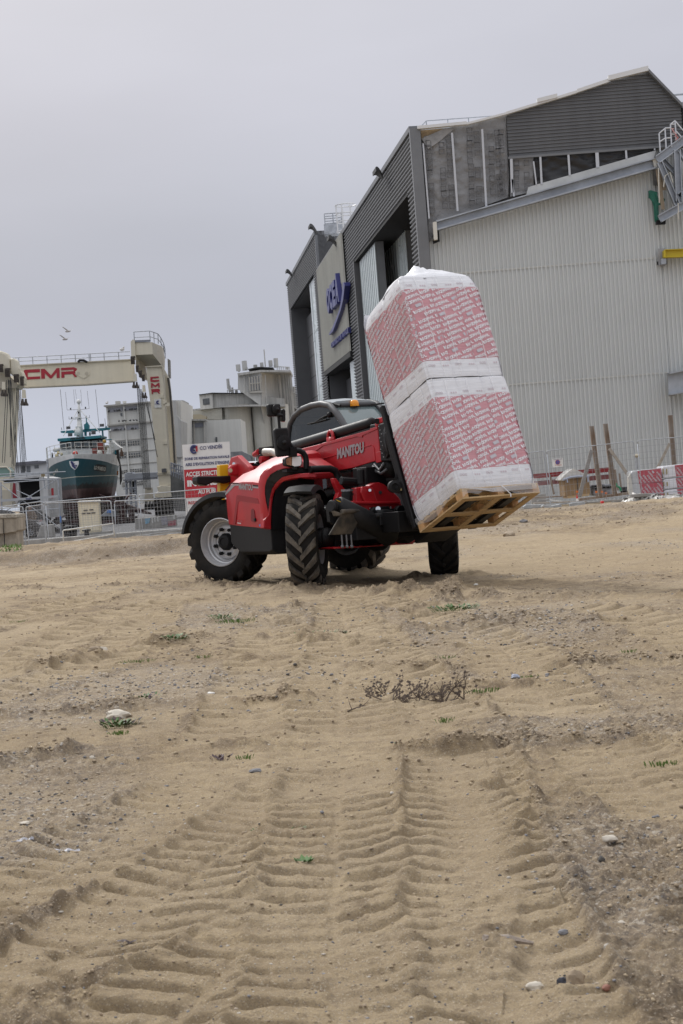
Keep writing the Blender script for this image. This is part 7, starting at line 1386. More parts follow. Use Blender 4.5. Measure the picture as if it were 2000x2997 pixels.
# ------------------------------------------------------------------ far buildings
mFW1 = mat('far_white_wall', (.60, .60, .57), .8, var=.05, vscale=.15, streak=.12); mFG = mat('far_grey_wall', (.43, .43, .415), .85, var=.12, vscale=.15, streak=.4); mWin = mat('far_window', (.13, .14, .15), .4, var=.5, vscale=1.2); mLouv = mat('louvre_grey', (.33, .34, .37), .6, var=.1); mTrim = mat('far_trim', (.40, .39, .36), .8); mBird = mat('bird_dark', (.05, .05, .05), .8)
D1 = 250; e, L_ = thing('white_warehouse', (at('A3', 1100, 1400, D1).x, D1, YZ), 'tall white factory building with rows of grey windows behind the trawler', 'building')
slabs(L_, 'wall', 'A3', [(935, 755), (1330, 712), (1600, 700), (1600, 1600), (1040, 1620)], D1, 20, mFW1); slabs(L_, 'cornice', 'A3', [(917, 742), (1340, 705), (1540, 700), (1540, 712), (1340, 716), (917, 755)], D1 - .8, 21, mTrim); slabs(L_, 'string_course', 'A3', [(945, 912), (1345, 878), (1345, 890), (948, 925)], D1 - .5, .5, mTrim)
mb = MB()
for X, Y in ((935, 755), (1085, 745), (1210, 735)): q = [at('A3', X + 2, Y, D1 - .35), at('A3', X + 14, Y, D1 - .35), at('A3', X + 82, Y + 860, D1 - .35), at('A3', X + 70, Y + 860, D1 - .35)]; mb.prism(q, (0, .35, 0))
L_.b(mb, 'pilaster', mFW1); mb = MB()
for Y in (1045, 1150, 1260, 1370): mb.prism([at('A3', 960 + (Y - 900) * .09, Y + 12, D1 - .15), at('A3', 1400, Y - 22, D1 - .15), at('A3', 1400, Y - 17, D1 - .15), at('A3', 960 + (Y - 900) * .09, Y + 17, D1 - .15)], (0, .2, 0))
L_.b(mb, 'floor_line', mTrim)
for X0, Y0, X1, h in ((950, 770, 1080, 36), (1100, 757, 1208, 36), (962, 937, 1095, 36), (1112, 925, 1222, 36)): slabs(L_, 'louvre', 'A3', [(X0, Y0), (X1, Y0 - 11), (X1 + 3, Y0 - 11 + h), (X0 + 3, Y0 + h)], D1 - .1, .2, mLouv)
for X0, Y0, X1, h in ((1020, 1070, 1105, 34), (1125, 1062, 1232, 38), (1050, 1172, 1115, 40), (1132, 1168, 1242, 38), (1070, 1320, 1125, 26), (1145, 1308, 1252, 26), (1080, 1425, 1110, 38), (1208, 1415, 1262, 34)):
    w_ = slabs(L_, 'window', 'A3', [(X0, Y0), (X1, Y0 - 9), (X1 + 3, Y0 - 9 + h), (X0 + 3, Y0 + h)], D1 - .1, .2, mWin); f_ = MB(); n = max(3, int((X1 - X0) / 20))
    for k in range(n + 1): X = X0 + (X1 - X0) * k / n; Y = Y0 - 9 * k / n; f_.tube(at('A3', X, Y, D1 - .15), at('A3', X + 3, Y + h, D1 - .15), .06, 4)
    f_.tube(at('A3', X0, Y0 + h * .55, D1 - .15), at('A3', X1, Y0 - 9 + h * .55, D1 - .15), .05, 4); o = L_.b(f_, 'window_frame', mTrim); o.parent = w_
slabs(L_, 'small_window', 'A3', [(1063, 812), (1080, 810), (1083, 836), (1066, 838)], D1 - .1, .2, mWin); slabs(L_, 'roof_vent', 'A3', [(1018, 706), (1055, 704), (1055, 728), (1020, 732)], D1 + 3, 1.5, mTrim); slabs(L_, 'roof_vent', 'A3', [(1082, 706), (1108, 704), (1104, 722), (1086, 724)], D1 + 3, 1.5, mFW1)
slabs(L_, 'grey_annex', 'A3', [(1515, 700), (1552, 698), (1560, 830), (1600, 880), (1600, 1200), (1540, 1200), (1515, 900)], D1 - 2, 10, mFG)
def birds(z, line, D, n, label, seed, grp='pigeons on the ledges'):
    rg = random.Random(seed); (xa_, ya_), (xb_, yb_) = line; p0 = None
    for k in range(n):
        t = rg.random(); p = at(z, xa_ + (xb_ - xa_) * t, ya_ + (yb_ - ya_) * t, D); mb = MB(); mb.sphere((0, 0, .14), .14, 7, 5, (1.3, .8, .8)); mb.sphere((.13, 0, .28), .07, 6, 4); o = mb.build('pigeon', mBird, smooth=True); o.location = p; o.rotation_euler.z = rg.random() * 6; tag(o, label, 'bird', grp)
birds('A3', ((950, 804), (1080, 795)), D1 - .5, 7, 'pigeon on the upper left louvre ledge of the white factory', 1); birds('A3', ((1100, 792), (1208, 783)), D1 - .5, 7, 'pigeon on the upper middle louvre ledge of the white factory', 2); birds('A3', ((1050, 892), (1210, 882)), D1 - .9, 8, 'pigeon on the string course of the white factory', 3); birds('A3', ((965, 972), (1222, 955)), D1 - .5, 11, 'pigeon on the lower louvre ledge of the white factory', 4)
D2_ = 225; e, L_ = thing('low_white_house', (at('A3', 280, 1350, D2_).x, D2_, YZ), 'low white house with flat dark roof behind the hoist ropes', 'house'); slabs(L_, 'wall', 'A3', [(100, 1268), (480, 1235), (480, 1400), (100, 1400)], D2_, 8, mat('house_white', (.56, .57, .58), .7)); slabs(L_, 'roof', 'A3', [(100, 1250), (335, 1230), (340, 1240), (480, 1222), (480, 1236), (340, 1258), (100, 1278)], D2_ - .5, 9, mat('slate_roof', (.13, .13, .15), .7))
for q in ([(192, 1282), (222, 1280), (222, 1338), (193, 1340)], [(236, 1280), (268, 1278), (268, 1334), (237, 1336)], [(305, 1274), (342, 1270), (343, 1296), (306, 1300)]): slabs(L_, 'window', 'A3', q, D2_ - .1, .2, mWin)
# grain silos and mill ------------------------------------------------------
D3 = 300; e, L_ = thing('grain_mill', (at('A4', 800, 900, D3).x, D3, YZ), 'weathered concrete silo complex with antenna topped tower behind the loader', 'building')
def s4(nm, pts, D, T, m, **k): return slabs(L_, nm, 'A4', pts, D, T, m, **k)
mT = mat('tower_concrete', (.55, .55, .53), .85, var=.10, vscale=.2, streak=.25); mT2 = mat('tower_concrete_dark', (.44, .44, .425), .9, var=.18, vscale=.2, streak=.5); mSil = mat('silo_wall', (.56, .565, .54), .85, var=.08, vscale=.08, col2=(.42, .40, .34), streak=.2)  # tower and silo colours are paled to stand for distance haze
# upper tower with eight-sided corner
def tower(nm, xs, ytop, ybot, D, m):
    L_.b(MB().loft([[at('A4', X, yt, D + d) for (X, d), yt in zip(xs, yt_)] for yt_ in (ytop, ybot)], closed=False, cap=False), nm, m)
tower('tower_wall', [(735, 0), (985, -1), (1105, 5), (1300, 9)], (360, 335, 325, 322), (520, 700, 1300, 1300), D3 - 4, mT); s4('tower_core', [(745, 360), (1300, 322), (1400, 1300), (1000, 1300), (760, 540)], D3 + 8, 12, mT2); s4('tower_cornice', [(728, 345), (985, 308), (1310, 312), (1308, 335), (1100, 330), (985, 332), (735, 372)], D3 - 5.5, 14, mT2); s4('tower_coping', [(840, 298), (960, 275), (1120, 280), (1110, 296), (960, 292), (850, 306)], D3 - 5, 10, mDark)
w_ = s4('tower_window', [(858, 388), (975, 375), (985, 528), (868, 540)], D3 - 5.3, .3, mat('tower_glass', (.22, .23, .25), .4, var=.3, vscale=.6)); mb = MB()
for k in range(5): mb.tube(at('A4', 858 + k * 29, 386 - k * 3, D3 - 5.4), at('A4', 868 + k * 29, 540 - k * 3, D3 - 5.4), .14, 4)
mb.tube(at('A4', 860, 462, D3 - 5.4), at('A4', 980, 452, D3 - 5.4), .12, 4); o = L_.b(mb, 'window_bar', mTrim); o.parent = w_; s4('window_sill', [(862, 545), (1000, 530), (1000, 556), (862, 560)], D3 - 5.5, .4, mTrim)
mb = MB()
for X0, X1, Y0 in ((800, 806, 380), (1030, 1046, 365), (850, 852, 370), (985, 992, 350)): mb.prism([at('A4', X0, Y0, D3 - 5.2), at('A4', X0 + 7, Y0, D3 - 5.2), at('A4', X1 + 7, 560 if X0 < 900 else 700, D3 - 5.2), at('A4', X1, 560 if X0 < 900 else 700, D3 - 5.2)], (0, .4, 0))
for X in (1165, 1220, 1250, 1275, 1295): mb.tube(at('A4', X, 340, D3 + 1), at('A4', X + (75 if X > 1200 else 40), 1250 if X > 1200 else 700, D3 + 1), .45 if X > 1200 else .2, 6)
L_.b(mb, 'pipe_run', mT2)
# gallery with dark stained side
s4('silo_back', [(165, 775), (560, 730), (1290, 700), (1300, 1260), (170, 1260)], D3 - .8, 1, mSil)
s4('gallery_end', [(312, 578), (455, 560), (465, 728), (325, 742)], D3 - 3, 8, mT); s4('gallery_side', [(455, 560), (1000, 568), (1040, 600), (1240, 620), (1240, 712), (850, 700), (700, 702), (465, 728)], D3 - 2.5, 8, mT2); s4('gallery_roof', [(308, 576), (455, 556), (1000, 562), (1000, 572), (455, 566), (310, 584)], D3 - 3.4, 9, mDark); s4('gallery_window', [(350, 625), (422, 617), (428, 685), (356, 692)], D3 - 3.1, .2, mWin); s4('annex_top', [(157, 745), (325, 728), (330, 745), (235, 760), (160, 772)], D3 - 2, 8, mT2); s4('ribbed_roof', [(235, 758), (560, 725), (565, 850), (400, 850), (230, 800)], D3 - 2, 6, mat('ribbed_pale', (.50, .49, .43), .7, var=.1)); s4('annex_wall', [(160, 768), (240, 762), (240, 850), (165, 850)], D3 - 1.8, 5, mT)
s4('tan_unit', [(158, 800), (320, 792), (385, 815), (385, 845), (160, 848)], D3 - 6, 3, mat('tan_unit', (.40, .35, .25), .7)); s4('tan_window', [(220, 810), (238, 808), (240, 835), (222, 836)], D3 - 6.1, .2, mWin)
# round silos
for X0, X1, yt_ in ((560, 850, 705), (855, 1055, 702), (1062, 1250, 702)):
    c0 = at('A4', X0, 900, D3 - 1.5); c1 = at('A4', X1, 900, D3 - 1.5); r = (c1 - c0).length / 2; ct = at('A4', (X0 + X1) / 2, yt_, D3 + 2); cb = at('A4', (X0 + X1) / 2 + 30, 1260, D3 + 2); L_.b(MB().tube((ct.x + .6, D3 - 1.5, YZ), (ct.x + .6, D3 - 1.5, ct.z), r, 28), 'silo', mSil, auto=40)
s4('silo_cornice', [(560, 702), (700, 688), (1250, 684), (1250, 708), (850, 706), (570, 716)], D3 - 5.2, 3, mT2)
# front low blocks
s4('white_block', [(380, 860), (762, 845), (790, 1250), (390, 1250)], D3 - 30, 14, mat('block_pale', (.56, .565, .545), .8, var=.05, vscale=.2, streak=.15)); s4('block_window', [(488, 1043), (508, 1042), (510, 1095), (490, 1096)], D3 - 30.2, .3, mWin); s4('office_wall', [(20, 865), (382, 855), (392, 1250), (20, 1250)], D3 - 31, 10, mat('office_grey', (.46, .47, .46), .8, var=.08, vscale=.2, streak=.2)); s4('office_roof', [(15, 852), (385, 846), (385, 862), (15, 866)], D3 - 32, 12, mT2)
for X0, X1 in ((28, 122), (142, 240), (258, 352)): s4('office_window', [(X0, 890), (X1, 884), (X1 + 3, 932), (X0 + 3, 938)], D3 - 31.2, .3, mat('office_glass', (.17, .18, .22), .4))
for X in (130, 248): s4('office_pier', [(X, 868), (X + 10, 868), (X + 24, 1240), (X + 12, 1240)], D3 - 31.4, .5, mTrim)
s4('corner_pipe', [(358, 870), (372, 868), (378, 1110), (362, 1110)], D3 - 31.5, .5, mT2); s4('left_block', [(-20, 645), (118, 645), (132, 850), (-20, 860)], D3 - 20, 8, mFG); s4('left_roof', [(-20, 640), (140, 640), (140, 655), (-20, 657)], D3 - 21, 10, mT2)
s4('right_annex', [(1300, 640), (1325, 575), (1395, 568), (1420, 760), (1440, 1250), (1330, 1250), (1300, 800)], D3 + 4, 8, mFG); s4('conveyor', [(1290, 655), (1330, 690), (1425, 745), (1425, 765), (1330, 712), (1290, 680)], D3 + 2, 2, mT); s4('top_block', [(1325, 492), (1360, 490), (1372, 560), (1330, 565)], D3 + 10, 3, mT)
mb = MB()
for X, Y, h, r in ((735, 250, 70, .45), (803, 210, 105, .5), (993, 228, 50, .35), (1088, 205, 68, .4), (1146, 182, 100, .45), (623, 405, 110, .3), (640, 480, 70, .25), (672, 500, 60, .2), (1350, 490, 60, .3)): mb.tube(at('A4', X, Y, D3), at('A4', X + h * .09, Y + h, D3), r, 6)
mb.tube(at('A4', 1020, 85, D3), at('A4', 1035, 275, D3), .1, 4); L_.b(mb, 'antenna', mat('antenna_pale', (.45, .45, .44), .6)); mb = MB()
for X, Y, w, h in ((925, 270, 40, 34), (718, 542, 28, 30), (830, 290, 20, 20), (1275, 292, 26, 24), (745, 318, 18, 22), (1140, 270, 26, 24)): mb.box(at('A4', X, Y, D3 - 1), (w * .016, 1, h * .016))
L_.b(mb, 'roof_equipment', mT2); mb = MB()
for X in range(1165, 1300, 22): mb.tube(at('A4', X, 308, D3 - 2), at('A4', X - 1, 276, D3 - 2), .06, 4)
mb.tube(at('A4', 1160, 272, D3 - 2), at('A4', 1300, 278, D3 - 2), .06, 4); 
for X in range(620, 740, 22): mb.tube(at('A4', X, 560, D3 - 2), at('A4', X - 1, 530, D3 - 2), .06, 4)
mb.tube(at('A4', 615, 528, D3 - 2), at('A4', 850, 520, D3 - 2), .06, 4); L_.b(mb, 'roof_rail', mT2)
# dark warehouse / conveyor piece right of the sign (behind the exhaust)
e, L_ = thing('netted_shed', (at('A4', 760, 1300, 130).x, 130, YZ), 'grey netted shed behind the exhaust pipe of the loader', 'shed'); slabs(L_, 'netting', 'A4', [(655, 1205), (780, 1198), (870, 1240), (900, 1400), (655, 1400)], 130, 3, mat('shed_net', (.17, .175, .18), .7, col2=(.34, .34, .35), vscale=1.2))
# stairs and machinery behind the sign
e, L_ = thing('steel_stair', at('A4', 60, 1400, 140), 'grey steel stair and railing left of the site sign', 'stair'); mb = MB()
for k in range(6): mb.tube(at('A1', 5 + k * 22, 740 + k * 8, 140), at('A1', 5 + k * 22, 850 + k * 10, 140), .05, 4)
for dy in (0, 40, 80): mb.tube(at('A1', 0, 735 + dy, 140), at('A1', 120, 775 + dy, 140), .05, 4)
L_.b(mb, 'railing', mat('plat_grey', (.22, .23, .26), .6)); slabs(L_, 'stair_flight', 'A1', [(0, 830), (60, 830), (130, 900), (140, 1180), (40, 1180), (0, 1000)], 142, 2, mat('stair_dark', (.12, .12, .115), .8, var=.4, vscale=1)); 
# ------------------------------------------------------------------ site sign
DG = 78.1; e, L_ = thing('site_sign', at('A1', 350, 1200, DG), 'white and red board with French notices at the yard entrance behind the fence', 'sign'); mSW = mat('sign_white', (.68, .68, .69), .45, var=.04); mSR = mat('sign_red', (.42, .022, .035), .45); mSB = mat('sign_navy', (.03, .035, .13), .5)
def sg(nm, pts, m, d=0., T=.02): return slabs(L_, nm, 'A1', pts, DG - d, T, m)
sg('board', [(105, 570), (540, 540), (572, 1190), (140, 1230)], mSW, 0, .05); sg('red_panel', [(122, 800), (553, 772), (560, 1030), (137, 1060)], mSR, .012, .01)
for i in range(2): L_.b(MB().tube(at('A1', 180 + i * 320, 600, DG + .12), at('A1', 215 + i * 320, 1400, DG + .12), .05, 8), 'post', M['steel'])
def sgt(s, p0, p1, ph, m, b=.03): wtext(L_, s, 'A1', p0, p1, ph, DG - .03, m, 'sign_lettering', b)
sgt('CCI VENDÉE', (268, 618), (475, 600), (266, 586), mSB, .02); sgt('ZONE DE REPARATION NAVALE', (126, 714), (540, 688), (125, 690), mSB); sgt("AIRE D'EVOLUTION D'ENGINS", (136, 768), (540, 742), (134, 740), mSB); sgt('ACCES STRICTEMENT', (140, 864), (552, 836), (138, 822), mSW); sgt('INTERDIT', (154, 955), (520, 930), (150, 898), mSW, .06); sgt('AU PUBLIC', (252, 1022), (470, 1008), (250, 982), mSW); sgt('RISQUE DE POIDS', (162, 1118), (540, 1092), (160, 1090), mSR)
mb = MB(); mb.path([at('A1', 215 + 28 * cos(a), 612 - 33 * sin(a), DG - .04) for a in np.linspace(.9, 5.4, 16)], .055, 6); mb.path([at('A1', 217 + 12 * cos(a), 608 - 14 * sin(a), DG - .04) for a in np.linspace(.9, 5.3, 12)], .035, 6); L_.b(mb, 'logo_ring', mSB); mb = MB(); mb.path([at('A1', X, Y, DG - .04) for X, Y in ((240, 592), (240, 632))], .04, 6); mb.path([at('A1', X, Y, DG - .04) for X, Y in ((228, 600), (243, 580))], .03, 6); L_.b(mb, 'logo_bar', mSR)
# ------------------------------------------------------------------ right side: fence, posts, boxes, packs
panel('A7', (524, 1358), (1186, 1284), (1226, 1690), (565, 1772), 62.0, 'wide mesh fence panel in front of the cardboard box and the steel posts', 'mesh fence panels right', pr=.019)
panel('A7', (1216, 1280), (1900, 1222), (1930, 1640), (1252, 1690), 62.3, 'mesh fence panel behind the insulation packs at the right edge', 'mesh fence panels right', pr=.019)
panel('A7', (330, 1380), (502, 1358), (556, 1772), (372, 1800), 62.2, 'mesh fence panel partly hidden behind the raised pallet', 'mesh fence panels right', pr=.019)
e, L_ = thing('no_parking_sign', at('A7', 608, 1445, 61.8), 'small white notice with a blue and red no parking disc on the fence', 'sign'); slabs(L_, 'board', 'A7', [(566, 1418), (648, 1411), (650, 1478), (572, 1484)], 61.85, .02, M['white'])
def disc(L_, nm, z, X, Y, r, D, m): c = at(z, X, Y, D); L_.b(MB().tube(c, c + Vector((0, .01, 0)), r, 24), nm, m)
disc(L_, 'disc_rim', 'A7', 608, 1444, .085, 61.83, mSR); disc(L_, 'disc_face', 'A7', 608, 1444, .065, 61.81, mat('sign_blue', (.05, .15, .45), .5)); L_.b(MB().tube(at('A7', 602, 1437, 61.80), at('A7', 614, 1451, 61.80), .012, 6), 'disc_slash', mSR); wtext(L_, 'ACCES DE SECOURS', 'A7', (575, 1428), (640, 1422), (575, 1422), 61.8, mSB, 'sign_lettering', .02); wtext(L_, 'STATIONNEMENT', 'A7', (585, 1472), (640, 1467), (585, 1467), 61.8, mSR, 'sign_lettering', .02)
mRust = mat('rusty_steel', (.19, .12, .075), .8, col2=(.30, .27, .24), vscale=2.5, stretch=(1, 1, .4))
def hpost(pts, D, label, name='steel_post'):
    (x0, y0), (x1, y1) = pts; a, b_ = at('A7', x0, y0, D), at('A7', x1, y1, D); e, L_ = thing(name, b_, label, 'steel post', 'rusty upright steel posts'); w = .14; mb = MB()
    ax = (a - b_); X_ = Vector((1, 0, 0)); Y_ = Vector((0, 1, 0))
    for o1, sz in (((-w / 2, 0), (.03, w)), ((w / 2, 0), (.03, w)), ((0, 0), (w, .03))):
        c = b_ + X_ * o1[0]; mb.prism([c + X_ * sx * sz[0] / 2 + Y_ * sy * sz[1] / 2 for sx, sy in ((-1, -1), (1, -1), (1, 1), (-1, 1))], ax)
    L_.b(mb, 'h_profile', mRust); return e
hpost(((866, 1168), (936, 1700)), 66, 'left rusty steel post standing beside the cardboard box'); hpost(((972, 1150), (1046, 1695)), 66.5, 'rusty steel post second from the left with a timber brace on its right'); hpost(((1468, 1085), (1500, 1470)), 68, 'rusty steel post at the right edge above the insulation packs')
def brace(pts, D, label, m, r=.07):
    e, L_ = thing('brace', at('A7', *pts[1], D), label, 'brace'); a, b_ = at('A7', *pts[0], D), at('A7', *pts[1], D); n = (b_ - a).normalized().cross(Vector((0, 1, 0))) * r; L_.b(MB().prism([a - n, a + n, b_ + n, b_ - n], (0, .1, 0)), 'bar', m)
mTim = mat('grey_timber', (.36, .32, .27), .85, var=.2, vscale=5); brace(((868, 1352), (775, 1712)), 65.7, 'grey steel brace leaning in front of the cardboard box', mat('dull_steel', (.25, .24, .23), .6, .2, var=.2)); brace(((1005, 1340), (1160, 1560)), 66.2, 'pale timber brace running down right from the second post', mTim, .055); brace(((1466, 1300), (1370, 1495)), 67.8, 'pale timber brace left of the right hand post', mTim, .05)
# cardboard box with plastic over it
e, L_ = thing('cardboard_box', at('A7', 755, 1700, 70), 'large brown cardboard box draped with clear plastic behind the fence', 'box'); mCb = mat('cardboard', (.29, .20, .115), .85, var=.08, vscale=3)
slabs(L_, 'box_body', 'A7', [(652, 1565), (848, 1550), (858, 1685), (665, 1708)], 70, 1.6, mCb, bevel=.02); slabs(L_, 'box_seam', 'A7', [(755, 1560), (759, 1560), (768, 1695), (763, 1696)], 69.97, .04, mDark)
P = [at('A7', X, Y, 69.9) for X, Y in ((628, 1582), (655, 1548), (700, 1510), (728, 1494), (765, 1508), (810, 1530), (850, 1545), (852, 1562), (790, 1556), (700, 1566), (650, 1588))]; mpl = mat('plastic_sheet', (.66, .65, .62), .4, col2=(.36, .34, .31), vscale=2.2, bump=.05, bscale=3); mb = MB(); mb.loft([[p + Vector((0, d, 0)) if True else p for p in P] for d in (0, .8, 1.7)]); L_.b(mb, 'plastic_cover', mpl); mb = MB(); mb.path([at('A7', X, Y, 69.8) for X, Y in ((650, 1580), (700, 1560), (760, 1552), (850, 1552))], .045, 6); mb.path([at('A7', X, Y, 69.8) for X, Y in ((680, 1570), (684, 1600))], .035, 6); mb.path([at('A7', X, Y, 69.8) for X, Y in ((838, 1555), (842, 1595))], .035, 6); L_.b(mb, 'tape', mat('blue_tape', (.36, .40, .50), .5)); slabs(L_, 'pallet_foot', 'A7', [(680, 1700), (850, 1682), (850, 1700), (680, 1722)], 70, 1.4, wood)
# red and white guard boards
for i, (a, b_, D, lab, c) in enumerate((((425, 1570), (1010, 1518), 74, 'upper red guard board running along the foot of the beige wall', (.22, .02, .022)), ((425, 1627), (1010, 1572), 74.2, 'lower faded red guard board along the foot of the beige wall', (.24, .09, .09)))):
    e, L_ = thing('guard_board', at('A7', *a, D), lab, 'guard board', 'red guard boards'); A0, B0 = at('A7', *a, D), at('A7', *b_, D); L_.b(MB().prism([A0, B0, B0 + Vector((0, 0, .20)), A0 + Vector((0, 0, .20))], (0, .04, 0)), 'board', mat('guard%d' % i, c, .7, var=.2, vscale=4))
for x0, y0, x1, y1, lab in ((548, 1540, 580, 1690, 'rusty guard rail stake right of the fence joint'), (1000, 1505, 1015, 1640, 'rusty stake between the second post and the red board end'), (1045, 1500, 1070, 1660, 'rusty stake right of the red board end'), (1080, 1530, 1095, 1650, 'thin rusty stake left of the white packs')): e, L_ = thing('steel_stake', at('A7', x1, y1, 74), lab, 'stake', 'rusty stakes'); L_.b(MB().tube(at('A7', x0, y0, 74), at('A7', x1, y1, 74), .045, 6), 'bar', mRust)
# wrapped bundle, dark clutter, flashing lamps
e, L_ = thing('wrapped_bundle', at('A7', 950, 1680, 71), 'plastic wrapped bundle of black hoses between the two rusty posts', 'bundle'); mbn = mat('bundle_wrap', (.33, .34, .37), .35, col2=(.06, .06, .065), vscale=4, bump=.03, bscale=6); slabs(L_, 'bundle', 'A7', [(865, 1640), (880, 1622), (940, 1612), (1025, 1610), (1030, 1695), (960, 1705), (870, 1700)], 71, 1.2, mbn, bevel=.08, seg=3); slabs(L_, 'dark_band', 'A7', [(862, 1640), (885, 1620), (1025, 1625), (1025, 1640), (880, 1650)], 70.95, .5, BLK, bevel=.03)
e, L_ = thing('ground_beam', at('A7', 960, 1700, 67), 'long rusty steel beam lying at the foot of the posts', 'steel beam'); slabs(L_, 'beam', 'A7', [(770, 1722), (1170, 1670), (1170, 1690), (770, 1742)], 66.8, .25, mRust)
e, L_ = thing('green_strap', at('A7', 1075, 1650, 70), 'green webbing strap hanging by the stakes left of the packs', 'strap'); L_.b(MB().path([at('A7', X, Y, 70) for X, Y in ((1050, 1608), (1065, 1630), (1085, 1640), (1090, 1665))], .05, 6), 'strap', mat('green_strap', (.02, .22, .10), .6)); e, L_ = thing('black_pipe', at('A7', 1120, 1655, 70.5), 'black plastic pipe lying left of the white packs', 'pipe'); L_.b(MB().tube(at('A7', 1090, 1660, 70.5), at('A7', 1175, 1652, 70.5), .13, 12), 'pipe', BLK)
e, L_ = thing('capped_post', at('A7', 1212, 1400, 75), 'thin post with a round yellowish cap before the beige wall', 'post'); L_.b(MB().tube(at('A7', 1212, 1398, 75), at('A7', 1218, 1500, 75), .035, 6), 'stem', M['steel']); L_.b(MB().sphere(at('A7', 1212, 1394, 75), .14, 10, 8, (1, 1, .6)), 'cap', mat('pale_cap', (.55, .50, .38), .5), smooth=True)
for X, Y, lab in ((757, 1670, 'orange tipped marker stake in front of the cardboard box'), (904, 1672, 'orange tipped marker stake beside the left rusty post'), (978, 1680, 'orange tipped marker stake right of the left rusty post'), (948, 1672, 'orange tipped marker stake at the left rusty post foot')): e, L_ = thing('marker_stake', at('A7', X + 3, Y + 40, 65), lab, 'stake', 'orange tipped marker stakes'); L_.b(MB().tube(at('A7', X, Y, 65), at('A7', X + 4, Y + 45, 65), .03, 6), 'stake', mRust); L_.b(MB().tube(at('A7', X, Y - 8, 65), at('A7', X, Y + 8, 65), .045, 6), 'orange_tip', mat('orange_paint', (.62, .16, .03), .5))
e, L_ = thing('traffic_cone', at('A7', 758, 1740, 64), 'small red and white cone at the foot of the cardboard box', 'cone'); c = at('A7', 758, 1742, 64); L_.b(MB().lathe([(.055, 0), (.038, .1)], c, (0, 0, 1), 14), 'white_band', M['white']); L_.b(MB().lathe([(.038, .1), (.015, .25), (0, .25)], c, (0, 0, 1), 14), 'red_cone', mat('cone_red', (.6, .03, .03), .5)); e, L_ = thing('red_block', at('A7', 951, 1750, 63), 'small bright red block on the dirt below the fence', 'block'); slabs(L_, 'block_body', 'A7', [(940, 1742), (962, 1740), (964, 1758), (944, 1762)], 63, .25, mat('cone_red', (.6, .03, .03), .5), bevel=.02)
for pts_, D, lab in (([(345, 1785), (365, 1770), (500, 1765), (515, 1775), (515, 1792), (350, 1800)], 60.5, 'grey concrete fence foot furthest left of the right fence'), ([(484, 1782), (500, 1770), (560, 1778), (625, 1765), (640, 1775), (638, 1790), (490, 1800)], 60, 'grey concrete fence foot at the fence joint'), ([(700, 1760), (720, 1755), (818, 1745), (820, 1772), (705, 1785)], 60, 'grey concrete block below the red and white cone')): e, L_ = thing('fence_foot', at('A7', *pts_[-1], D), lab, 'concrete foot', 'concrete fence feet'); slabs(L_, 'foot_body', 'A7', pts_, D, .3, mat('foot_concrete', (.36, .37, .37), .85, var=.2, vscale=6), bevel=.02)
e, L_ = thing('timber_stack', at('A7', 600, 1740, 68), 'low stack of planks and scraps on the gravel behind the fence', 'planks'); 
for k, (x0, y0, x1, y1, m) in enumerate(((430, 1755, 700, 1742, mTim), (560, 1728, 640, 1738, M['white']), (460, 1735, 600, 1722, mConc), (640, 1750, 830, 1738, mTim), (820, 1752, 1130, 1725, mConc), (430, 1712, 640, 1700, mRust), (1030, 1745, 1170, 1730, mConc))): slabs(L_, 'plank', 'A7', [(x0, y0), (x1, y1), (x1, y1 + 10), (x0, y0 + 10)], 67 + k * .3, .4, m)
mb = MB(); mb.box(at('A7', 460, 1735, 70), (.6, .4, .5)); L_.b(mb, 'socket_box', mConc, bevel=.03)
# insulation packs on the ground
def small_pack(L_, pts, D, T, red, m=mFW, seed=0, stripes=True):
    o = slabs(L_, 'pack', 'A7', pts, D, T, m, bevel=.07, seg=3); r = slabs(L_, 'printed_band', 'A7', red, D - .012, .03, mat('pack_red', (.42, .075, .10), .5, var=.1)); r.parent = o; r.location = (0, 0, 0)
    A0, B0, C0, D0 = [at('A7', X, Y, D - .02) for X, Y in red]; U_, V_ = (B0 - A0), (D0 - A0); w, h = U_.length, V_.length; U_.normalize(); V_.normalize(); mw, ms = MB(), MB()
    print_band(mw, ms, lambda s, t: A0 + U_ * s + V_ * (h - t), [(.02, w - .02, .02, h - .02)], row=.13, capn=.075, ang=-58 + 0, seed=seed) if False else print_band(mw, ms, lambda s, t: D0 + U_ * s - V_ * t, [(.02, w - .02, .02, h - .02)], row=.12, capn=.06, ang=-60, seed=seed)
    for q, nm, mm in ((mw, 'printed_lettering', mat('pack_print', (.55, .50, .52), .5)), (ms, 'printed_label', mStk)):
        if q.v: x = L_.b(q, nm, mm, recalc=False); x.parent = o; x.location = (0, 0, 0)
DK = 63.5
e, L_ = thing('insulation_stack', at('A7', 1290, 1700, DK), 'two grey wrapped red printed insulation packs lying left of the white trio', 'insulation packs')
mGy = film_mat('grey_film', (.46, .47, .48)); small_pack(L_, [(1165, 1530), (1180, 1510), (1395, 1490), (1405, 1595), (1180, 1618), (1170, 1600)], DK, 1.0, [(1218, 1512), (1398, 1490), (1408, 1592), (1234, 1612)], mGy, 3); small_pack(L_, [(1172, 1620), (1180, 1612), (1408, 1596), (1415, 1700), (1190, 1715)], DK, 1.0, [(1238, 1614), (1410, 1596), (1418, 1705), (1250, 1708)], mGy, 4)
slabs(L_, 'torn_film', 'A7', [(1150, 1560), (1165, 1530), (1180, 1620), (1190, 1720), (1170, 1715), (1150, 1660)], DK - .05, .3, mat('torn_film', (.55, .54, .50), .4, alpha=.85))
e, L_ = thing('insulation_stack', at('A7', 1500, 1700, DK), 'three white insulation packs with red printing stacked at the right edge', 'insulation packs')
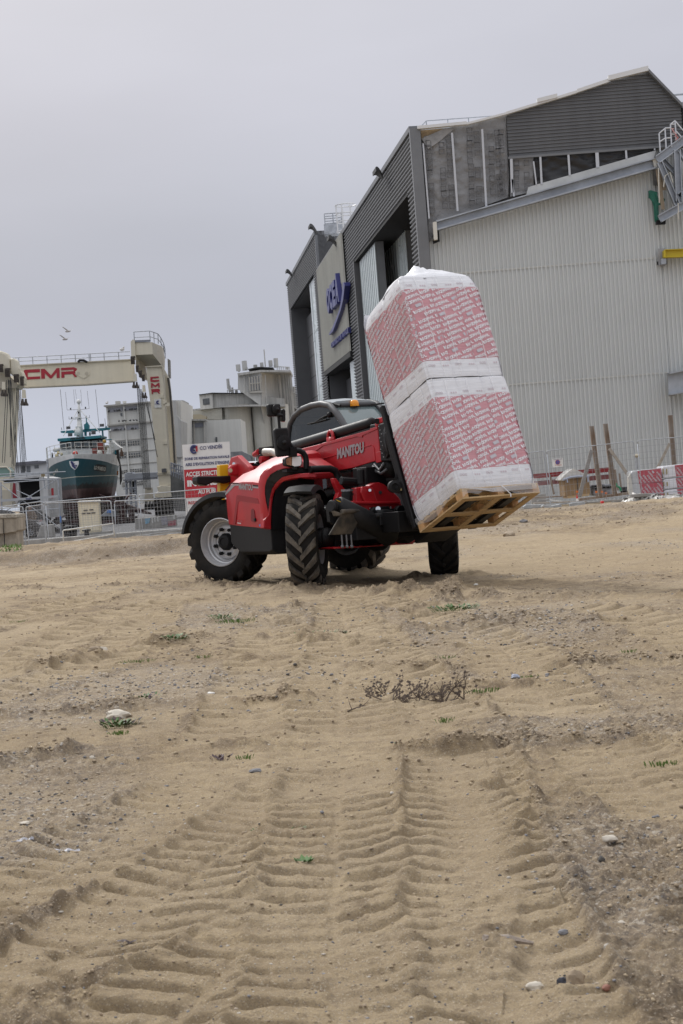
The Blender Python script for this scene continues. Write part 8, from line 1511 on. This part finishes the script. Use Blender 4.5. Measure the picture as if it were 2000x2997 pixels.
for k in range(3):
    yt = (1472, 1572, 1655)[k]; yb_ = (1566, 1650, 1730)[k]; small_pack(L_, [(1404 + k * 6, yt + 18), (1415 + k * 6, yt + 3), (1640, yt - 20), (1640, yb_ - 24), (1415 + k * 5, yb_)], DK + .1, 1.2, [(1503 + k * 9, yt - 4), (1640, yt - 18), (1640, yb_ - 26), (1515 + k * 9, yb_ - 12)], mFW, 10 + k)
    for X in (1412, 1438): slabs(L_, 'hand_hole', 'A7', [(X + k * 4, yt + 25), (X + 7 + k * 4, yt + 22), (X + 10 + k * 4, yt + 62 - k * 10), (X + 3 + k * 4, yt + 66 - k * 10)], DK + .05, .05, mat('hand_hole', (.34, .28, .14), .8))
e, L_ = thing('film_heap', at('A7', 1250, 1740, 62.5), 'crumpled white plastic film on the dirt below the insulation packs', 'plastic film'); mb = MB(); rg = np.random.default_rng(4)
P = [(1108, 1752), (1150, 1735), (1180, 1700), (1210, 1678), (1250, 1680), (1290, 1705), (1330, 1695), (1375, 1678), (1400, 1690), (1440, 1700), (1500, 1688), (1560, 1690), (1640, 1680)]
g_ = []
for i in range(40):
    t = i / 39 * (len(P) - 1); k = min(int(t), len(P) - 2); X = P[k][0] + (P[k + 1][0] - P[k][0]) * (t - k); Y = P[k][1] + (P[k + 1][1] - P[k][1]) * (t - k); tp_ = at('A7', X, Y + 6 * rg.random(), 62.4); bt = at('A7', X + 4, 1756 - max(0, (X - 1250)) * .09, 61.8); row = []
    for j in range(9): v = j / 8; p = bt.lerp(tp_, sin(v * pi / 2) if v < 1 else 1); p = p + Vector((.05 * rg.normal(), .5 * v + .10 * rg.normal(), .035 * rg.normal())); row.append(p)
    row.append(tp_ + Vector((0, 1.0, -.25))); g_.append(row)
mb.loft(g_, closed=False, cap=False); L_.b(mb, 'film', mat('heap_film', (.62, .60, .56), .45, bump=.03, bscale=7), smooth=True)
# roof rail far right
H2_ = Loc(hall); rr = MB(); rr.tube(gp(1500, 188, d=-4), gp(1600, 180, d=-4), .05, 5); rr.tube(gp(1540, 232, d=-4), gp(1600, 228, d=-4), .05, 5); H2_.b(rr, 'guard_rail', M['steel'])
# gulls ---------------------------------------------------------------------
for X, Y, D, lab in ((600, 90, 120, 'gull flying highest over the crossbeam of the hoist'), (575, 160, 120, 'gull gliding between the highest gull and the crossbeam')):
    mb = MB(); c = at('A3', X, Y, D); mb.sphere((0, 0, 0), .09, 8, 6, (2.2, .9, .8)); mb.prism([(-.05, 0, .03), (.08, 0, .03), (-.25, -.1, .30), (-.38, -.1, .34)], (0, .04, .01)); mb.prism([(0, 0, .02), (.12, 0, .02), (.35, .05, .12), (.25, .05, .10)], (0, .05, .01)); o = mb.build('gull', mat('gull', (.45, .42, .40), .7)); o.location = c; tag(o, lab, 'bird')
for X, Y, D, lab, z in ((1080, 258, 156, 'white gull standing on the guard rail at the right end of the crossbeam', 'A3'), (945, 725, 249, 'pale gull perched on the left roof corner of the white factory', 'A3')):
    mb = MB(); mb.sphere((0, 0, .18), .17, 8, 6, (1.3, .8, .9)); mb.sphere((.16, 0, .36), .09, 8, 6); mb.tube((0, 0, 0), (0, 0, .1), .02, 4); o = mb.build('gull', mat('gull_w', (.62, .60, .58), .7), smooth=True); o.location = at(z, X, Y + 8, D); tag(o, lab, 'bird')
# ------------------------------------------------------------------ plants, twigs, single stones, litter
mLeaf = mat('weed_leaf', (.075, .15, .035), .6, var=.35, vscale=40); mLeaf2 = mat('weed_leaf_bright', (.12, .20, .04), .6, var=.35, vscale=40); mTwig = mat('dead_twig', (.12, .09, .07), .85, var=.4, vscale=30); mPur = mat('purple_leaf', (.07, .04, .045), .7)
def groundp(u, v): x, y = gpx(u, v); return Vector((x, y, gz(x, y)))
def weed(u, v, r, n, m, label, h=.05, grass=False, group=None, mix=None):
    c = groundp(u, v); e = empty('grass_tuft' if grass else 'weed', c, label, 'grass tuft' if grass else 'weed', group); rg = random.Random(int(u * 3 + v)); mb = MB()
    for k in range(n):
        a = rg.random() * 6.28; d = r * rg.random() ** .6; b = Vector((d * cos(a) * 1.0, d * sin(a) * .6, 0)); L0 = h * (.3 + .7 * rg.random()) * (.6 if grass else 1); mb.m = 1 if mix and rg.random() < .4 else 0
        if grass:
            t = b + Vector((cos(a) * L0 * .5, sin(a) * L0 * .4, L0)); w = Vector((-sin(a), cos(a), 0)) * .0026; mb.add([b - w, b + w, (b + t) / 2 + w * .8 + Vector((0, 0, .01)), t, (b + t) / 2 - w * .8 + Vector((0, 0, .01))], [(0, 1, 2, 3, 4)])
        else:
            t = b + Vector((cos(a) * L0 * .7, sin(a) * L0 * .5, L0 * .8)); s_ = .010 + .014 * rg.random(); x = Vector((cos(a), sin(a), .5)).normalized(); y = Vector((-sin(a), cos(a), rg.uniform(-.4, .4))); mb.add([t - x * s_, t + y * s_ * .6 - x * s_ * .2, t + x * s_ + Vector((0, 0, .004)), t - y * s_ * .6 - x * s_ * .2], [(0, 1, 2, 3)]); mb.add([b, b + Vector((.003, 0, 0)), t], [(0, 1, 2)])
    mb.build('blades' if grass else 'leaves', [m, mix] if mix else m, e, recalc=False)
weed(810, 2420, .10, 70, mLeaf, 'leafy green weed in the rippled sand near the camera', .035); weed(1335, 1793, .26, 160, mLeaf, 'dark green low weed on the rut crest right of centre', .07); weed(940, 1852, .30, 150, mLeaf, 'long patch of dull green weed below the loader front wheel', .06, mix=mTwig); weed(695, 1838, .22, 130, mLeaf2, 'bright green grass tuft on the stony hump left of centre', .08, True); weed(655, 1830, .14, 60, mLeaf, 'small dark weed left of the bright tuft on the hump', .06)
weed(510, 1890, .16, 80, mLeaf, 'small dark green weed on the left rut ridge', .05); weed(402, 1942, .18, 70, mLeaf2, 'thin grass tuft on the left ruts', .05, True); weed(350, 2135, .13, 110, mLeaf, 'purple and green weed growing against the pale stone', .06, mix=mPur); weed(345, 2155, .07, 50, mLeaf2, 'bright little grass tuft in front of the pale stone', .04, True); weed(1412, 2050, .11, 60, mLeaf2, 'grass tuft right of the dead twigs', .05, True); weed(1542, 1990, .09, 40, mLeaf2, 'grass tuft beside the bluish stones', .05, True); weed(1300, 2127, .06, 26, mLeaf2, 'sparse grass blades below the dead twigs', .06, True); weed(1305, 1938, .10, 30, mLeaf2, 'grass tuft above the dead twigs', .05, True)
weed(720, 2228, .05, 22, mLeaf2, 'upright green shoot on the left cross rut', .05, True); weed(1932, 2252, .09, 50, mLeaf2, 'grass tuft at the right edge of the cross rut', .04, True); weed(1840, 1925, .08, 26, mLeaf2, 'grass tuft near the right edge by the dark clod', .05, True); weed(425, 2065, .11, 40, mPur, 'small purple weed on the left flat', .05, mix=mLeaf); weed(645, 2235, .06, 14, mPur, 'two purple shoots left of the green shoot', .04); weed(890, 2530, .04, 12, mLeaf, 'tiny green leaf in the centre wheel lane', .012); weed(60, 1837, .12, 30, mLeaf2, 'pale grass wisp at the left edge ruts', .05, True); weed(597, 1930, .08, 30, mLeaf2, 'faint grass wisp on the centre left flat', .05, True)
c = groundp(40, 1625); e = empty('grass_patch', (c.x, c.y, c.z), 'green grass patch at the foot of the beige block', 'grass'); mb = MB(); rg = random.Random(2)
for k in range(500):
    y = rg.uniform(46.5, 55); x = y * -.2 - .3 + rg.uniform(-1.2, .9) ; b = Vector((x, y, float(base_z(x, y)) + .02)); a = rg.random() * 6.28; L0 = .05 + .08 * rg.random(); w = Vector((-sin(a), cos(a), 0)) * .02; t = b + Vector((cos(a) * .08, sin(a) * .08, L0)); mb.add([b - w - Vector(c), b + w - Vector(c), t - Vector(c)], [(0, 1, 2)])
bpy.data.objects.remove(e); o = mb.build('grass_patch', mLeaf2, recalc=False); o.location = c; tag(o, 'green grass patch at the foot of the beige block', 'grass', kind='stuff')
# dead shrub
def twig(mb, p, d, L0, r, lv, rg):
    pts = [p]; 
    for k in range(4): d = (d + Vector((rg.uniform(-.35, .35), rg.uniform(-.35, .35), rg.uniform(-.2, .3)))).normalized(); pts.append(pts[-1] + d * L0 / 4)
    mb.path(pts, [r, r * .85, r * .7, r * .6, r * .4], 4)
    if lv: 
        for k in range(3): twig(mb, pts[1 + k], (d + Vector((rg.uniform(-1, 1), rg.uniform(-1, 1), rg.uniform(-.2, .8)))).normalized(), L0 * .55, r * .6, lv - 1, rg)
    else:
        for k in range(1): q = pts[-1 - k] + Vector((rg.uniform(-.01, .01), rg.uniform(-.01, .01), rg.uniform(0, .01))); s_ = .006 + .008 * rg.random(); mb.add([q, q + Vector((s_, 0, s_)), q + Vector((0, s_, s_ * 1.5)), q + Vector((-s_, 0, s_ * .6))], [(0, 1, 2, 3)])
def shrub(cx, cy, x0, x1, n, L0, label, seed, up=.3):
    c = groundp(cx, cy); e = empty('dead_shrub', c, label, 'dead shrub'); rg = random.Random(seed); mb = MB()
    for k in range(n): u = x0 + (x1 - x0) * (k + rg.random()) / n; g = groundp(u, cy + rg.uniform(-8, 8)); twig(mb, g - c, Vector((rg.uniform(-1, 1), rg.uniform(-.5, .5), rg.uniform(0, up))).normalized(), L0 * rg.uniform(.6, 1.3), .0045, 2, rg)
    mb.build('twigs', mTwig, e, recalc=False)
shrub(1200, 2055, 1085, 1330, 20, .11, 'flattened dead shrub of dark twigs lying on the sand right of centre', 4)
c = groundp(1305, 2060); e = empty('dead_twig', c, 'upright curved dead twig with withered leaves at the right end of the shrub', 'twig'); mb = MB(); rg = random.Random(9); twig(mb, Vector((0, 0, 0)), Vector((.45, 0, .9)), .22, .006, 2, rg); twig(mb, Vector((-.02, 0, 0)), Vector((-.1, 0, 1)), .12, .005, 1, rg); mb.build('twigs', mTwig, e, recalc=False)
c = groundp(1360, 2060); e = empty('dead_twig', c, 'small tangle of dead twigs right of the upright twig', 'twig'); mb = MB(); twig(mb, Vector((0, 0, 0)), Vector((.3, 0, .7)), .12, .005, 2, rg); twig(mb, Vector((0, 0, 0)), Vector((-.5, 0, .3)), .12, .005, 2, rg); mb.build('twigs', mTwig, e, recalc=False)
c = groundp(1045, 2088); e = empty('dead_twig', c, 'short dark dead stick left of and below the shrub', 'twig'); mb = MB(); twig(mb, Vector((-.06, 0, .005)), Vector((1, 0, .02)), .13, .005, 1, rg); mb.build('twigs', mTwig, e, recalc=False)
def stone(u, v, w, h, m, label, seed=1, name='stone', cat='stone', flat=1.):
    c = groundp(u, v); s = c.y / FPX; e = MB(); bm = bmesh.new(); bmesh.ops.create_icosphere(bm, subdivisions=3, radius=1); rg = np.random.default_rng(seed)
    V_ = [Vector(x.co) for x in bm.verts]; F_ = [tuple(q.index for q in f.verts) for f in bm.faces]; bm.free()
    W_, H_ = w * s / 2, h * s / 2; dsp = [1 + .35 * float(fbm(np.array([p.x * 1.3 + seed]), np.array([p.y * 1.3 + p.z * 1.7]), seed, 3)[0]) for p in V_]; e.add([Vector((p.x * W_ * d, p.y * W_ * .8 * d, p.z * H_ * d + H_ * .5)) for p, d in zip(V_, dsp)], F_); o = e.build(name, m, auto=28); o.location = c; tag(o, label, cat)
mPal = mat('pale_stone', (.55, .50, .42), .85, var=.15, vscale=20, bump=.004, bscale=60); mSt = stone_m
stone(345, 2108, 72, 34, mPal, 'large flat pale stone with a purple weed in front of it', 2); stone(1455, 2010, 34, 14, mat('blue_stone', (.32, .39, .42), .6), 'flat pale blue stone right of the dead shrub', 3); stone(1510, 1998, 26, 16, mat('blue_stone2', (.30, .33, .40), .6), 'bluish stone leaning right of the flat blue one', 4); stone(1787, 2474, 44, 26, mPal, 'whitish stone on the stony bank at the right', 5); stone(1760, 2512, 20, 20, mSt[5], 'dark stone below the whitish stone on the right bank', 6); stone(1565, 2880, 48, 30, mPal, 'pale rounded stone near the bottom edge', 7); stone(1645, 2868, 34, 40, mat('navy_stone', (.045, .05, .07), .5), 'dark angular stone beside the big clod at the bottom right', 8); stone(1685, 2875, 60, 62, clod_m[1], 'large brown dirt clod near the bottom right', 9, 'dirt_clod', 'clod'); stone(300, 1908, 30, 22, mPal, 'pale rounded stone on the left rut ridge', 10); stone(280, 1930, 44, 30, clod_m[1], 'brown crumbly clod left of the pale rut stone', 11, 'dirt_clod', 'clod'); stone(615, 2036, 30, 9, mat('white_flake', (.66, .64, .60), .6), 'white flat flake on the sand left of centre', 12); stone(1394, 1716, 13, 8, mat('white_flake', (.66, .64, .60), .6), 'small white scrap right of the loader front wheel', 13); stone(1490, 1570, 34, 20, mSt[3], 'tan rock on the churned ground under the pallet corner', 14); stone(1533, 1545, 24, 12, mSt[0], 'grey stone behind the pallet on the churned ground', 15); stone(272, 2236, 18, 16, mPal, 'round pale stone left of the cross rut', 16); stone(1775, 2903, 26, 20, mat('red_brick', (.32, .16, .12), .85), 'pinkish brick fragment near the bottom right corner', 17)
stone(1820, 2720, 20, 12, mPal, 'oval pale stone on the right bank', 18); stone(1780, 2800, 24, 24, mSt[1], 'pale angular stone on the right bank near the bottom', 19); stone(1650, 2750, 32, 16, mSt[2], 'bluish grey flat stone beside the right wheel lane', 20); stone(75, 2417, 34, 10, mPal, 'flat pale stone on the gravel at the left edge', 21); stone(145, 2242, 34, 8, mSt[2], 'flat grey slate at the left below the cross rut', 22); stone(750, 2275, 36, 14, mSt[2], 'flat grey slate in the middle below the cross rut', 23)
for pts_, D_, lab, z in (([(515, 1848), (545, 1840), (620, 1842), (628, 1850), (600, 1855), (520, 1860)], 52, 'scrap of white plastic on the dirt below the right fence', 'A7'),): e, L_ = thing('plastic_scrap', at(z, *pts_[0], D_), lab, 'plastic scrap'); slabs(L_, 'scrap', z, pts_, D_, .3, mat('heap_film', (.62, .60, .56), .45, bump=.03, bscale=7))
c = groundp(185, 2490)
for u, v, w, lab, sd_ in ((75, 2480, 50, 'torn grey plastic scrap at the left edge of the sand', 31), (195, 2486, 80, 'crumpled grey plastic scrap right of the left edge scrap', 32), (372, 2757, 54, 'dark leaf scrap on the sand at the lower left', 33)):
    g = groundp(u, v); rg = random.Random(sd_); s = g.y / FPX; mb = MB(); P = []
    for i in range(7): P.append([Vector(((i / 6 - .5) * w * s + rg.uniform(-.003, .003), (j / 2 - .5) * w * s * .6 + rg.uniform(-.004, .004), .006 + rg.random() * .014)) for j in range(3)])
    mb.loft(P, closed=False, cap=False); o = mb.build('litter_scrap', mat('scrap_grey', (.30, .30, .33), .5, var=.3, vscale=60) if sd_ != 33 else mat('leaf_dark', (.06, .04, .035), .7)); o.location = g; tag(o, lab, 'scrap')
g0, g1 = groundp(1420, 2790), groundp(1560, 2760); e = empty('wood_splinter', g0, 'weathered pale wood splinter in the right wheel lane', 'wood'); MB().path([Vector((0, 0, .006)), (g1 - g0) * .5 + Vector((0, 0, .012)), (g1 - g0) + Vector((0, 0, .006))], [.012, .014, .006], 6).build('splinter', mat('weathered_wood', (.38, .32, .27), .85, var=.3, vscale=30, stretch=(.2, 4, 4)), e)
